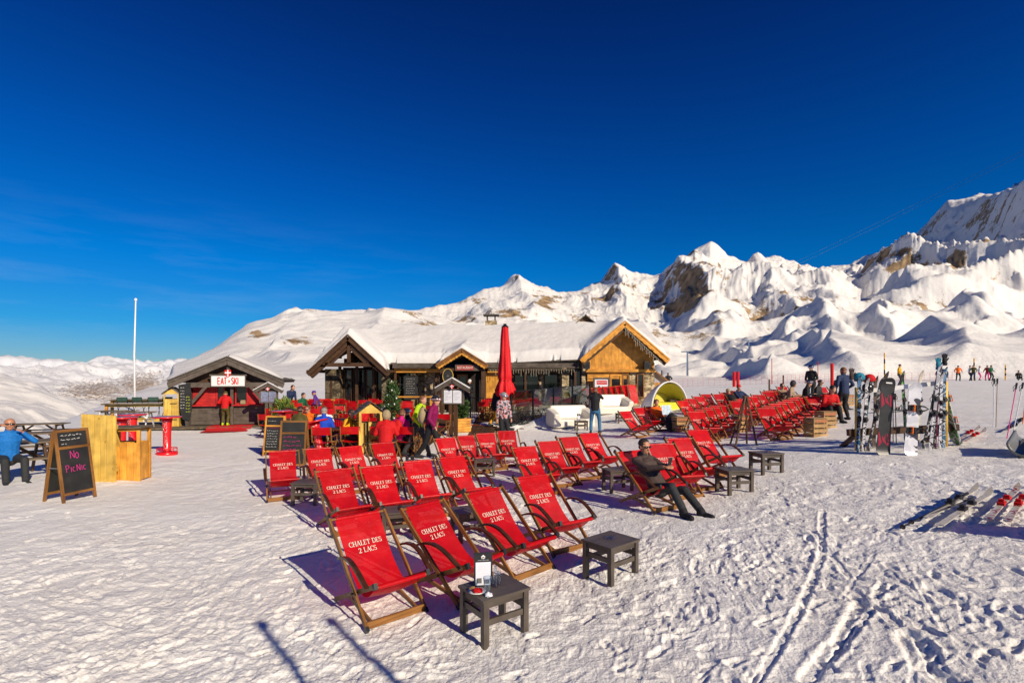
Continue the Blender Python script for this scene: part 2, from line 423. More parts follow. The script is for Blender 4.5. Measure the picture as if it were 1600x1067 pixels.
def text_mesh(txt, size, align='CENTER', shear=0.0, sx=1.0, extrude=0.0, spacing=1.0, thin=0.0):
    """writing as flat faces in the xy plane: a list of points and faces"""
    cu = bpy.data.curves.new('writing', 'FONT'); cu.body = txt; cu.size = size; cu.align_x = align; cu.align_y = 'CENTER'
    cu.shear = shear; cu.extrude = extrude; cu.space_character = spacing; cu.offset = thin; cu.resolution_u = 3
    o = bpy.data.objects.new('writing', cu); COL.objects.link(o)
    dg = bpy.context.evaluated_depsgraph_get(); dg.update()
    me = bpy.data.meshes.new_from_object(o.evaluated_get(dg))
    vs = [Vector((v.co.x * sx, v.co.y, v.co.z)) for v in me.vertices]; fs = [tuple(p.vertices) for p in me.polygons]
    bpy.data.objects.remove(o); bpy.data.curves.remove(cu); bpy.data.meshes.remove(me)
    return vs, fs
def write(mb, txt, size, origin, ex, ey, **kw):
    vs, fs = text_mesh(txt, size, **kw)
    o = Vector(origin); ex = Vector(ex).normalized(); ey = Vector(ey).normalized()
    mb._add([o + ex * v.x + ey * v.y for v in vs], fs)
def scribble(mb, origin, ex, ey, w, h, seed=0, th=.006):
    """a line of handwriting too small to read"""
    rnd = random.Random(seed); o = Vector(origin); ex = Vector(ex); ey = Vector(ey); nz = ex.cross(ey).normalized()
    x = 0
    while x < w:
        ww = rnd.uniform(.3, 1.0) * h * 2.2; n = max(3, int(ww / (h * .28)))
        p = [o + ex * min(w, x + ww * i / n) + ey * (h * (rnd.random() - .4) if i % 2 else h * .1 * rnd.random()) for i in range(n + 1)]
        for a, b in zip(p, p[1:]):
            if (b - a).length > 1e-5: mb.bar(a, b, th, .0015, up=nz)
        x += ww + h * .6
SKY_S = .1; SUN_S = 4.9
TINT = [(0.0, (.40, .46, .50)), (.03, (.28, .44, .56)), (.09, (.07, .46, .74)), (.2, (.004, .48, .95)), (.35, (.003, .35, .92)), (.5, (.008, .23, .74)), (.62, (.012, .155, .55)), (1.0, (.02, .14, .55))]
NAZ, NR1, NR2, NR3 = 1450, 700, 230, 1000
# ------------------------------------------------------------------ world and sun
SUN_AZ = R(40)     # shadows run this far to the side of the view axis
SUN_EL = R(27.5)
w = bpy.data.worlds.new('World'); scene.world = w; w.use_nodes = True
nt = w.node_tree; bg = nt.nodes['Background']
sky = nt.nodes.new('ShaderNodeTexSky'); sky.sky_type = 'NISHITA'; sky.sun_disc = False
sky.sun_elevation = SUN_EL
to_sun = Vector((math.sin(SUN_AZ) * math.cos(SUN_EL), -math.cos(SUN_AZ) * math.cos(SUN_EL), math.sin(SUN_EL)))
sky.sun_rotation = math.atan2(to_sun.x, to_sun.y)
sky.altitude = 2400; sky.air_density = 1.0; sky.dust_density = 0.15; sky.ozone_density = 2.2
# clear high-altitude air: the tint of the sky by height above the horizon
tcw = nt.nodes.new('ShaderNodeTexCoord'); sxyz = nt.nodes.new('ShaderNodeSeparateXYZ'); nt.links.new(tcw.outputs['Generated'], sxyz.inputs[0])
rampw = nt.nodes.new('ShaderNodeValToRGB'); els = rampw.color_ramp.elements
els[0].position = 0.0; els[0].color = (*TINT[0][1], 1); els[1].position = 1.0; els[1].color = (*TINT[-1][1], 1)
for p_, c_ in TINT[1:-1]:
    e_ = els.new(p_); e_.color = (*c_, 1)
nt.links.new(sxyz.outputs['Z'], rampw.inputs['Fac'])
mxw = nt.nodes.new('ShaderNodeMix'); mxw.data_type = 'RGBA'; mxw.blend_type = 'MULTIPLY'; mxw.inputs[0].default_value = 1
nt.links.new(sky.outputs[0], mxw.inputs[6]); nt.links.new(rampw.outputs['Color'], mxw.inputs[7]); 
mpw = nt.nodes.new('ShaderNodeMapping'); mpw.inputs['Scale'].default_value = (2.2, 2.2, 16); nt.links.new(tcw.outputs['Generated'], mpw.inputs['Vector'])
nzw = nt.nodes.new('ShaderNodeTexNoise'); nzw.inputs['Scale'].default_value = 2.4; nzw.inputs['Detail'].default_value = 7; nzw.inputs['Roughness'].default_value = .6; nt.links.new(mpw.outputs['Vector'], nzw.inputs['Vector'])
crw = nt.nodes.new('ShaderNodeValToRGB'); crw.color_ramp.elements[0].position = .48; crw.color_ramp.elements[1].position = .85; crw.color_ramp.elements[1].color = (.13, .13, .13, 1); nt.links.new(nzw.outputs['Fac'], crw.inputs['Fac'])
bdw = nt.nodes.new('ShaderNodeValToRGB'); bdw.color_ramp.elements[0].position = .02; bdw.color_ramp.elements[1].position = .30; bdw.color_ramp.elements[1].color = (0, 0, 0, 1); bdw.color_ramp.elements[0].color = (0, 0, 0, 1)
e_ = bdw.color_ramp.elements.new(.10); e_.color = (1, 1, 1, 1)
nt.links.new(sxyz.outputs['Z'], bdw.inputs['Fac'])
lfw = nt.nodes.new('ShaderNodeMapRange'); lfw.inputs['From Min'].default_value = .1; lfw.inputs['From Max'].default_value = -.6; nt.links.new(sxyz.outputs['X'], lfw.inputs['Value'])
m1w = nt.nodes.new('ShaderNodeMath'); m1w.operation = 'MULTIPLY'; nt.links.new(crw.outputs['Color'], m1w.inputs[0]); nt.links.new(bdw.outputs['Color'], m1w.inputs[1])
m2w = nt.nodes.new('ShaderNodeMath'); m2w.operation = 'MULTIPLY'; nt.links.new(m1w.outputs[0], m2w.inputs[0]); nt.links.new(lfw.outputs[0], m2w.inputs[1])
mcw = nt.nodes.new('ShaderNodeMix'); mcw.data_type = 'RGBA'; mcw.inputs[7].default_value = (6.0, 6.6, 7.4, 1); nt.links.new(m2w.outputs[0], mcw.inputs[0]); nt.links.new(mxw.outputs[2], mcw.inputs[6])
nt.links.new(mcw.outputs[2], bg.inputs['Color'])
bg.inputs['Strength'].default_value = SKY_S
sun_d = bpy.data.lights.new('sun', 'SUN'); sun_d.energy = SUN_S; sun_d.angle = R(.5); sun_d.color = (1.0, .865, .67)
sun = bpy.data.objects.new('sun', sun_d); COL.objects.link(sun); sun.location = (30, -30, 30)
sun.rotation_euler = to_sun.to_track_quat('Z', 'Y').to_euler()
scene.view_settings.view_transform = 'Standard'; scene.view_settings.look = 'None'; scene.view_settings.exposure = 0; scene.view_settings.gamma = 1
scene.cycles.max_bounces = 7; scene.cycles.transparent_max_bounces = 12
scene.cycles.caustics_reflective = False; scene.cycles.caustics_refractive = False

# ------------------------------------------------------------------ ground and mountains: one polar sheet, split at 115 m
SKY_U = [-500, -300, -100, 0, 40, 80, 120, 160, 200, 240, 265, 300, 330, 365, 400, 430, 460, 495, 530, 565, 600, 640, 700, 735, 760, 790, 810, 840, 870, 900, 930, 955, 985, 1020, 1060, 1085, 1110, 1140, 1200, 1240, 1270, 1300, 1340, 1390, 1410, 1440, 1480, 1520, 1560, 1590, 1600, 1700, 1900, 2200, 2600]
SKY_Y = [560, 556, 556, 553, 546, 552, 555, 557, 560, 570, 578, 560, 548, 536, 516, 511, 500, 497, 485, 483, 479, 480, 472, 462, 453, 447, 442, 448, 452, 454, 446, 438, 441, 440, 427, 416, 404, 418, 434, 440, 427, 420, 417, 405, 388, 350, 318, 308, 300, 286, 280, 262, 300, 420, 520]
SKY_R = {-500: 9000, 240: 9000, 262: 520, 330: 560, 450: 900, 600: 1200, 800: 1700, 950: 2600, 1060: 2500, 1110: 2300, 1180: 2900, 1240: 4000, 1400: 5200, 1480: 3900, 1600: 2500, 1700: 2100, 1900: 1800, 2600: 1600}
RK = [115, 150, 220, 350, 600, 1000, 1700, 2600, 4000, 7000, 12000]
LEFT = {  # screen rows of the relief on the valley side, by column: the valley, the near flank, the far range
    -500: [860, 1000, 1100, 1200, 900, 646, 569, 600, 634, 550, 533],
    -100: [760, 860, 980, 980, 800, 666, 583, 590, 626, 575, 540],
    0: [705, 760, 840, 860, 750, 668, 595, 592, 626, 578, 538],
    50: [678, 720, 790, 830, 750, 682, 609, 612, 628, 580, 535],
    100: [655, 690, 750, 800, 748, 696, 629, 636, 630, 584, 540],
    150: [636, 660, 715, 770, 750, 716, 649, 655, 634, 590, 544],
    200: [617, 636, 690, 740, 740, 721, 685, 664, 634, 596, 548],
    240: [600, 612, 660, 715, 720, 706, 699, 660, 630, 598, 558]}
RIGHT = {
    960: [598, 594, 584, 566, 545, 518, 486, 455, 470, 480, 480],
    1040: [597, 592, 578, 562, 542, 512, 474, 440, 466, 470, 470],
    1110: [598, 594, 582, 566, 540, 508, 462, 420, 450, 460, 460],
    1180: [600, 594, 580, 566, 546, 518, 484, 446, 440, 460, 460],
    1240: [600, 593, 578, 562, 544, 520, 492, 462, 440, 450, 450],
    1300: [600, 592, 576, 556, 530, 502, 478, 466, 424, 440, 440],
    1350: [600, 591, 574, 558, 542, 518, 496, 484, 414, 436, 436],
    1415: [600, 590, 574, 556, 538, 508, 472, 470, 392, 430, 430],
    1490: [600, 589, 572, 552, 530, 502, 474, 458, 315, 420, 420],
    1560: [599, 588, 570, 544, 518, 490, 464, 428, 305, 420, 420],
    1620: [598, 587, 566, 536, 506, 480, 458, 330, 300, 420, 420],
    1700: [597, 586, 560, 528, 496, 464, 426, 270, 330, 420, 420],
    1900: [596, 584, 555, 510, 460, 400, 330, 300, 400, 440, 440],
    2600: [600, 590, 580, 560, 540, 520, 510, 520, 530, 540, 540]}
def _interp_table(u, T, lr):
    us = sorted(T); out = np.zeros_like(u)
    tab = np.array([T[k] for k in us], float)
    j = np.clip(np.searchsorted(us, u, side='right') - 1, 0, len(us) - 2)
    usa = np.array(us, float); t = np.clip((u - usa[j]) / (usa[j + 1] - usa[j]), 0, 1); t = t * t * (3 - 2 * t) * .5 + t * .5
    lk = np.log(np.array(RK, float)); i = np.clip(np.searchsorted(lk, lr, side='right') - 1, 0, len(RK) - 2)
    s = np.clip((lr - lk[i]) / (lk[i + 1] - lk[i]), 0, 1); s = s * s * (3 - 2 * s) * .6 + s * .4
    a = tab[j, i] * (1 - s) + tab[j, i + 1] * s; b = tab[j + 1, i] * (1 - s) + tab[j + 1, i + 1] * s
    return a * (1 - t) + b * t
PEAKS = [  # column, row of the top, depth, radius of the cone as a share of depth, sharpness
    (1412, 397, 2000, .10, 1.1), (1458, 430, 1650, .06, 1.0), (1493, 402, 1450, .07, 1.0), (1535, 428, 1750, .07, 1.2), (1572, 411, 1750, .10, 1.2), (1345, 452, 1900, .08, 1.2), (1385, 440, 1750, .07, 1.2),
    (1625, 425, 1500, .09, 1.2), (1290, 478, 1500, .07, 1.4), (1110, 403, 2300, .15, 1.0), (1085, 420, 2150, .09, 1.0), (1140, 420, 2350, .09, 1.0), (957, 437, 2600, .06, 1.0), (1030, 441, 2700, .05, 1), (805, 443, 1700, .07, 1.4), (1210, 490, 1300, .07, 1.4)]
RIDGES = [  # spurs: crest from (col,row,depth) on: height, width (the lit side spreads, the far side is steep)
    ((1215, 600, 128), (1165, 575, 260), (1140, 545, 480), 9, 13), ((1390, 600, 128), (1290, 570, 270), (1230, 540, 520), 11, 15), ((1560, 600, 130), (1440, 565, 280), (1360, 530, 560), 11, 16),
    ((1330, 545, 420), (1240, 520, 700), (1200, 490, 1150), 20, 34), ((1520, 520, 480), (1410, 495, 800), (1350, 470, 1300), 20, 38), ((1190, 560, 340), (1120, 530, 620), (1075, 490, 1200), 17, 28),
    ((1470, 470, 1000), (1390, 460, 1450), (1350, 450, 2000), 30, 70), ((1270, 480, 1250), (1215, 465, 1800), (1190, 450, 2500), 46, 80), ((1100, 500, 1100), (1070, 470, 1700), (1062, 440, 2300), 46, 80),
    ((1640, 560, 190), (1560, 530, 340), (1510, 500, 600), 11, 20), ((1600, 470, 900), (1540, 460, 1250), (1500, 440, 1600), 18, 50),
    ((1040, 560, 350), (1010, 535, 600), (990, 510, 900), 12, 26), ((980, 500, 1500), (965, 470, 2000), (957, 445, 2550), 40, 70),
    ((740, 520, 520), (720, 500, 800), (740, 475, 1250), 10, 26), ((430, 560, 240), (440, 535, 380), (450, 510, 700), 5, 14), ((850, 500, 900), (830, 475, 1200), (808, 448, 1650), 16, 40), ((600, 530, 400), (590, 510, 650), (600, 490, 1000), 7, 20)]
def mountain_z(u, x, y):
    """height of the country beyond the plateau; u = picture column of its direction, y = distance ahead"""
    r = np.hypot(x, y); ye = np.maximum(y, r * .2)
    lr = np.log(np.maximum(ye, 1))
    xx = np.arange(-520, 2620, 2.0); raw = np.interp(xx, SKY_U, SKY_Y)
    def blur(w_):
        k = np.exp(-(np.arange(-160, 161, 2.0) / w_) ** 2); k /= k.sum(); return np.convolve(np.pad(raw, 80, 'edge'), k, 'valid')
    uw = u + 26 * fbm(x / 260, y / 260, 61, 3) * (1 - sstep(u, 1650, 1800))
    soft = np.interp(uw, xx, blur(60.0)); sky_y = np.interp(u, xx, blur(5.0)); jag = (4.0 * fbm(u / 22, u * 0, 171, 3) + .8 * fbm(u / 7, u * 0, 173, 2)) * np.interp(u, [250, 420, 900, 1100], [.3, .8, 1.2, 1.6])
    sr = np.interp(u, sorted(SKY_R), [math.log(SKY_R[k]) for k in sorted(SKY_R)])
    base = np.interp(u, [262, 400, 640, 1000, 1100, 1600, 1800], [590, 592, 597, 600, 597, 594, 592])
    t = (lr - math.log(115)) / (sr - math.log(115))
    g = np.clip(t, 0, 1)
    g = np.interp(u, [262, 700, 1150, 1300, 1420, 1600], [.85, 1.0, 1.25, 1.6, 2.1, 2.2])
    tc_ = np.clip(t, 0, 1)
    rr = base + (soft - base) * tc_ ** g + (sky_y - soft) * tc_ ** 7 - jag * tc_ ** 22
    over = np.maximum(0, t - 1)
    rr = rr + over * 260
    yl = _interp_table(u, LEFT, lr)
    dl_ = 55 * sstep(ye, 800, 2200); blend = sstep(u, 236 + dl_, 272 + dl_)
    yr = _interp_table(u + 14 * fbm(x / 200, y / 200, 81, 2), RIGHT, lr)
    # the skyline of the last crest still follows the photograph's outline
    crest = np.exp(-((lr - sr) / .16) ** 2)
    yr = yr * (1 - crest * .9) + (sky_y - jag * crest ** 3) * crest * .9
    br = sstep(u, 950, 1050)
    rr = rr * (1 - br) + yr * br
    row = yl * (1 - blend) + rr * blend
    z = EYE + (HOR - row) / FOC * ye
    fade = sstep(ye, 130, 420)
    rough = np.interp(u, [0, 260, 400, 700, 950, 1110, 1300, 1450, 1600], [1.0, .8, .5, .5, .8, 1.1, 1.1, 1.5, 1.6])
    lam = ye * 0 + 1
    n = 0
    wx = x + 60 * fbm(x / 240, y / 240, 131, 3); wy = y + 60 * fbm(x / 240 + 5, y / 240, 137, 3)
    for wl, seed, am in ((1100, 3, .060), (480, 11, .075), (200, 23, .075), (85, 37, .06), (36, 51, .062), (15, 57, .06), (6, 59, .05)):
        att = sstep(ye, wl * .5, wl * 1.3) * (1 - sstep(ye, wl * 50, wl * 130))
        f = fbm(wx / wl, wy / wl, seed, 2)
        rg = 1 - np.abs(vnoise(wx / wl, wy / wl, seed + 5) * 2 - 1) * 2
        rg = np.sign(rg) * np.abs(rg) ** 1.2 * .8
        mixr = np.clip(rough - .35, 0, 1) * sstep(ye, 350, 1000)
        hi_ = np.interp(u, [-200, 240, 300, 800, 980, 1100], [1.3, 1.3, .9, 1.0, 1.5, 1.9]) if wl < 250 else 1.0
        lf_ = (1 - blend) * (.25 + .75 * sstep(ye, 2600, 4200)) + blend * sstep(u, 268, 400) if wl > 250 else 1.0
        n = n + wl * am * att * (f * (1 - mixr) + rg * mixr) * (.5 + .5 * rough) * hi_ * lf_
    uw2 = u + 22 * fbm(x / 170, y / 170, 211, 3)
    fl = ridged(uw2 / 46, lr * 3.2, 221, 2) * .6 + ridged(uw2 / 19, lr * 6, 231, 2) * .34 + ridged(uw2 / 8, lr * 11, 241, 2) * .15
    n = n + ye * .0105 * (fl - .1) * sstep(ye, 450, 1300) * np.interp(u, [250, 420, 700, 950, 1100, 1400, 1500], [.0, .35, .5, .9, 1.0, 1.15, 1.6]) / 1.5
    rim = np.exp(-((lr - sr) / np.interp(u, [900, 1300], [.1, .2])) ** 2)       # keeps the skyline where it is
    far = sstep(ye, 5000, 8000)
    z = z + n * np.interp(u, [300, 700, 1000, 1250, 1450], [1.6, 1.8, 1.5, 1.35, 1.5]) * fade * (1 - .82 * rim * blend) * (1 - far) * (.5 + .5 * sstep(u, 268, 400) * blend + .5 * (1 - blend))
    z = z + far * (1 - blend) * (ridged(x / 1900, y / 1900, 77, 3, .5) * 260 + ridged(x / 650, y / 650, 71, 3) * 110 + ridged(x / 220, y / 220, 73, 2) * 36 - 60)
    for (pu, py, pr, rad, sh) in PEAKS:
        cx = (pu - 800) / FOC * pr; top = EYE + (HOR - py) / FOC * pr; R0 = pr * rad
        ang = np.arctan2(y - pr, x - cx)
        d = np.hypot(x - cx, y - pr) * (1 + .22 * np.sin(ang * 3 + pu) + .12 * np.sin(ang * 7 + pu)) / R0
        base_z = EYE + (HOR - (py + FOC * rad * .95)) / FOC * pr
        cone = top - (top - base_z) * d ** .9 - (top - base_z) * .0
        cone = cone + ridged(x / (R0 * .5), y / (R0 * .5), 91 + int(pu), 4) * R0 * .09 * np.clip(d, 0, 1.2)
        k = R0 * .12
        m = (d < 2.4)
        z = np.where(m, np.where(cone > z + k * 6, cone, z + k * np.log1p(np.exp(np.clip((cone - z) / k, -30, 30)))), z)
    xf_, yf_ = x, y
    for (a, b, c, hgt, wid) in RIDGES:
        P = [((q[0] - 800) / FOC * q[2], q[2]) for q in (a, b, c)]; pad = wid * 9
        near_ = (xf_ > min(p[0] for p in P) - pad) & (xf_ < max(p[0] for p in P) + pad) & (yf_ > max(100, min(p[1] for p in P) - pad)) & (yf_ < max(p[1] for p in P) + pad)
        if not near_.any(): continue
        x0_, y0_ = xf_[near_], yf_[near_]
        x = x0_ + wid * .8 * fbm(x0_ / (wid * 3.2), y0_ / (wid * 3.2), 151, 2); y = y0_ + wid * .8 * fbm(x0_ / (wid * 3.2) + 7, y0_ / (wid * 3.2), 157, 2)
        y = np.maximum(y, 1.0); bd = np.full(x.shape, 1e9); bs_ = np.zeros(x.shape); ym = P[1][1]
        for (x0, y0), (x1, y1) in zip(P, P[1:]):
            ex, ey = x1 - x0, y1 - y0; L2 = ex * ex + ey * ey
            s = np.clip(((x - x0) * ex + (y - y0) * ey) / L2, 0, 1)
            qx, qy = x - x0 - s * ex, y - y0 - s * ey
            dist = np.hypot(qx, qy); sd = (qx * ey - qy * ex) / math.sqrt(L2)     # > 0: to the side of the sun
            m_ = dist < bd; bd = np.where(m_, dist, bd); bs_ = np.where(m_, sd, bs_)
        sc = wid * (.45 + .95 * (y / ym))
        kk = sstep(bs_ / (bd + 1e-6), -.85, .85); prof = np.exp(-(bd / (sc * (.36 + 1.9 * kk))) ** 1.45)
        add = hgt * 1.5 * prof * (y / ym) ** .8 * (.8 + .7 * fbm(x / (wid * 2.4), y / (wid * 2.4), 141, 3)) * sstep(y, 118, 150)
        z[near_] = z[near_] + add
    return z
def macro_z(x, y):
    y = np.asarray(y, float); x = np.asarray(x, float)
    r = np.hypot(x, y)
    ys = np.maximum(y, r * .05 + 1e-3)
    u = np.clip(800 + FOC * x / ys, -4000, 5000)
    z1 = gz(x, y)
    az = np.abs(np.degrees(np.arctan2(x, y)))
    far_ = (r > 90)
    zm = np.zeros_like(x)
    if far_.any(): zm[far_] = mountain_z(np.clip(u[far_], -500, 2600), x[far_], y[far_])
    back = sstep(az, 66, 80)
    zm = zm * (1 - back) + (-.08 * r) * back
    tt = sstep(y, 95, 135) * (1 - back) + back * sstep(r, 95, 200)
    return z1 * (1 - tt) + zm * tt

def micro(x, y, r):
    """trampled snow"""
    n = np.zeros_like(x)
    wx = x + .35 * fbm(x * .8, y * .8, 5, 2); wy = y + .35 * fbm(x * .8 + 9, y * .8, 6, 2)
    patch = sstep(fbm(x * .35, y * .35, 40, 3), -.35, .35)          # some areas are smoother than others
    rightside = sstep(x, -1, 2)
    for wl, amp, seed, far in ((1.6, .018, 1, 90), (.62, .007, 2, 40), (.30, .0055, 3, 30), (.17, .0078, 4, 20), (.10, .0072, 7, 14), (.062, .0055, 8, 10), (.038, .0034, 9, 6)):
        att = 1 - sstep(r, far * .5, far)
        if wl < .5:
            a = fbm(wx / wl, wy / (wl * 1.25), seed, 2)
            lump = sstep(a, -.08, .12) * .9 + .2 * a                      # steep-sided lumps
            n = n + amp * att * (lump - .5) * (.35 + .9 * patch) * 1.15
        else:
            n = n + amp * att * fbm(x / wl, y / wl, seed, 3)
    return n
def tracks(x, y, r):
    n = np.zeros_like(x)
    rnd = random.Random(3)
    T = []
    def line(pts, w, d, flat=False): T.append(([hit(*p)[:2] for p in pts], w, d, flat))
    line([(1312, 765), (1330, 820), (1322, 880), (1296, 950), (1268, 1040), (1240, 1066)], .16, .014, True)
    line([(1285, 800), (1283, 870), (1250, 950), (1205, 1030), (1180, 1066)], .035, .03)
    line([(1420, 995), (1445, 1045), (1480, 1066)], .07, .05); line([(1440, 1000), (1470, 1050), (1500, 1066)], .05, .04)
    line([(1345, 940), (1320, 985), (1262, 1060)], .05, .04); line([(1360, 955), (1300, 1030)], .03, .03)
    line([(1395, 745), (1480, 756), (1590, 762)], .05, .025); line([(1380, 738), (1450, 750), (1560, 770)], .04, .02)
    line([(1330, 930), (1380, 955), (1400, 975)], .04, .04); line([(1460, 920), (1490, 945)], .08, .05)
    line([(1200, 800), (1270, 830), (1330, 905)], .03, .02)
    for k in range(16):
        px, py = rnd.uniform(1000, 1600), rnd.uniform(830, 1060); a = rnd.uniform(-.6, .6); L = rnd.uniform(30, 110)
        line([(px, py), (px + L * math.sin(a), py + L * .8 * math.cos(a))], rnd.uniform(.015, .03), rnd.uniform(.006, .013))
    for k in range(22):
        px, py = rnd.uniform(-20, 560), rnd.uniform(790, 1060); L = rnd.uniform(40, 160)
        line([(px, py), (px + L, py - L * rnd.uniform(.1, .4))], rnd.uniform(.02, .04), rnd.uniform(.006, .012))
    for pts, w, d, flat in T:
        xs = [p[0] for p in pts]; ys = [p[1] for p in pts]
        rr_ = [math.hypot(a_, b_) for a_, b_ in zip(xs, ys)]; i0, i1 = np.searchsorted(r, [min(rr_) - .9, max(rr_) + .9])
        xs_, ys_ = x[i0:i1], y[i0:i1]; m = i0 + np.nonzero((xs_ > min(xs) - .5) & (xs_ < max(xs) + .5) & (ys_ > min(ys) - .5) & (ys_ < max(ys) + .5))[0]
        if not len(m): continue
        X, Y = x[m], y[m]; best = np.full(X.shape, 9.0)
        for (x0, y0), (x1, y1) in zip(pts, pts[1:]):
            ex, ey = x1 - x0, y1 - y0; s = np.clip(((X - x0) * ex + (Y - y0) * ey) / (ex * ex + ey * ey + 1e-9), 0, 1)
            best = np.minimum(best, np.hypot(X - x0 - s * ex, Y - y0 - s * ey))
        b = best + .012 * fbm(X * 9, Y * 9, 12, 2)
        n[m] += -.42 * d * (1 - sstep(b, w * .7, w * 1.3)) + d * .2 * np.exp(-((b - w * 1.6) / (w * .5)) ** 2)
    # boot prints
    for k in range(520):
        if k < 330: px, py = rnd.uniform(880, 1640), rnd.uniform(690, 1066)
        else: px, py = rnd.uniform(-40, 900), rnd.uniform(720, 1066)
        c = hit(px, py); a = rnd.uniform(0, PI); L, wd, d = rnd.uniform(.09, .13), .04, rnd.uniform(.006, .015)
        rc_ = math.hypot(c.x, c.y); i0, i1 = np.searchsorted(r, [rc_ - .27, rc_ + .27])
        if i1 - i0 < 4: continue
        xs_, ys_ = x[i0:i1], y[i0:i1]; m = i0 + np.nonzero((np.abs(xs_ - c.x) < .25) & (np.abs(ys_ - c.y) < .25))[0]
        if not len(m): continue
        X, Y = x[m] - c.x, y[m] - c.y; A = (X * math.cos(a) + Y * math.sin(a)) / L; B = (-X * math.sin(a) + Y * math.cos(a)) / wd
        q = np.sqrt(A * A + B * B)
        n[m] += -d * (1 - sstep(q, .6, 1.1)) + d * .4 * np.exp(-((q - 1.35) / .3) ** 2)
    # shovelled heaps beside the terrace
    for (px, py, hh, rr) in ((525, 692, .3, .5), (545, 700, .26, .4), (508, 700, .2, .5), (568, 712, .16, .4), (846, 664, .28, .6), (870, 660, .25, .6), (800, 668, .14, .5), (1060, 592, .3, 3), (770, 663, .1, .5), (1000, 655, .12, .8)):
        c = hit(px, py); q = np.hypot(x - c.x, y - c.y) / rr
        n += hh * np.exp(-q * q) * (1 + .5 * fbm(x * 3.5, y * 3.5, 9, 3))
    return n

def polar():
    fr = np.linspace(-52, 52, NAZ); side = np.concatenate([np.linspace(-180, -53, 46), fr, np.linspace(53, 180, 46)[:-1]])
    az = np.radians(side)
    r1 = np.exp(np.linspace(math.log(.35), math.log(1.9), 14))[:-1]
    r2 = np.exp(np.linspace(math.log(1.9), math.log(16), NR1))[:-1]
    r3 = np.exp(np.linspace(math.log(16), math.log(115), NR2))
    r4 = np.exp(np.linspace(math.log(115), math.log(13000), NR3))
    return az, np.concatenate([r1, r2, r3]), r4
def ground_mesh(name, az, rr, fine, mat, closed_center=False):
    A, Rr = np.meshgrid(az, rr); x = Rr * np.sin(A); y = Rr * np.cos(A)
    if not fine:       # the far country is laid out by distance ahead, so that rows of the mesh follow the relief
        pass
    z = macro_z(x.ravel(), y.ravel()); xf, yf = x.ravel(), y.ravel()
    rf = Rr.ravel()
    if fine:
        front = (yf > 1) & (np.abs(np.degrees(np.arctan2(xf, yf))) < 54)
        mz = np.zeros_like(z); mz[front] = micro(xf[front], yf[front], rf[front]) + tracks(xf[front], yf[front], rf[front])
        z = z + mz * (1 - sstep(rf, 80, 110))
    nr, na = x.shape
    co = np.stack([xf, yf, z], 1).astype(np.float32)
    i = np.arange(nr - 1)[:, None]; j = np.arange(na)[None, :]; j2 = (j + 1) % na
    q = np.stack([(i * na + j), (i * na + j2), ((i + 1) * na + j2), ((i + 1) * na + j)], -1).reshape(-1, 4)
    nf = len(q); loops = q[:, ::-1].ravel()
    extra = closed_center
    me = bpy.data.meshes.new(name)
    me.vertices.add(len(co)); me.vertices.foreach_set('co', co.ravel())
    nl = len(loops) + (na if extra else 0)
    me.loops.add(nl); me.polygons.add(nf + (1 if extra else 0))
    ls = np.arange(nf) * 4; lt = np.full(nf, 4)
    if extra:
        loops = np.concatenate([loops, np.arange(na)[::-1]]); ls = np.append(ls, nf * 4); lt = np.append(lt, na)
    me.loops.foreach_set('vertex_index', loops.astype(np.int32)); me.polygons.foreach_set('loop_start', ls.astype(np.int32)); me.polygons.foreach_set('loop_total', lt.astype(np.int32))
    me.polygons.foreach_set('use_smooth', np.ones(len(ls), bool)); me.materials.append(mat)
    me.update(calc_edges=True)
    o = link(name, me); return o, xf, yf, z

def snow_near():
    m, nt, bs = nmat('trampled_snow')
    no, cr = noise_mix(nt, (.90, .87, .82), (.97, .95, .91), .8)
    nt.links.new(cr.outputs['Color'], bs.inputs['Base Color']); bs.inputs['Roughness'].default_value = .62; bs.inputs['Specular IOR Level'].default_value = .25
    tc = N(nt, 'ShaderNodeTexCoord')
    n1 = N(nt, 'ShaderNodeTexNoise'); n1.inputs['Scale'].default_value = 32; n1.inputs['Detail'].default_value = 6; n1.inputs['Roughness'].default_value = .62
    n2 = N(nt, 'ShaderNodeTexNoise'); n2.inputs['Scale'].default_value = 4.2; n2.inputs['Detail'].default_value = 4
    nt.links.new(tc.outputs['Object'], n1.inputs['Vector']); nt.links.new(tc.outputs['Object'], n2.inputs['Vector'])
    b1 = N(nt, 'ShaderNodeBump'); b1.inputs['Strength'].default_value = .75; b1.inputs['Distance'].default_value = .028
    b2 = N(nt, 'ShaderNodeBump'); b2.inputs['Strength'].default_value = .5; b2.inputs['Distance'].default_value = .05
    nt.links.new(n1.outputs['Fac'], b1.inputs['Height']); nt.links.new(n2.outputs['Fac'], b2.inputs['Height']); nt.links.new(b2.outputs[0], b1.inputs['Normal']); nt.links.new(b1.outputs[0], bs.inputs['Normal'])
    return m
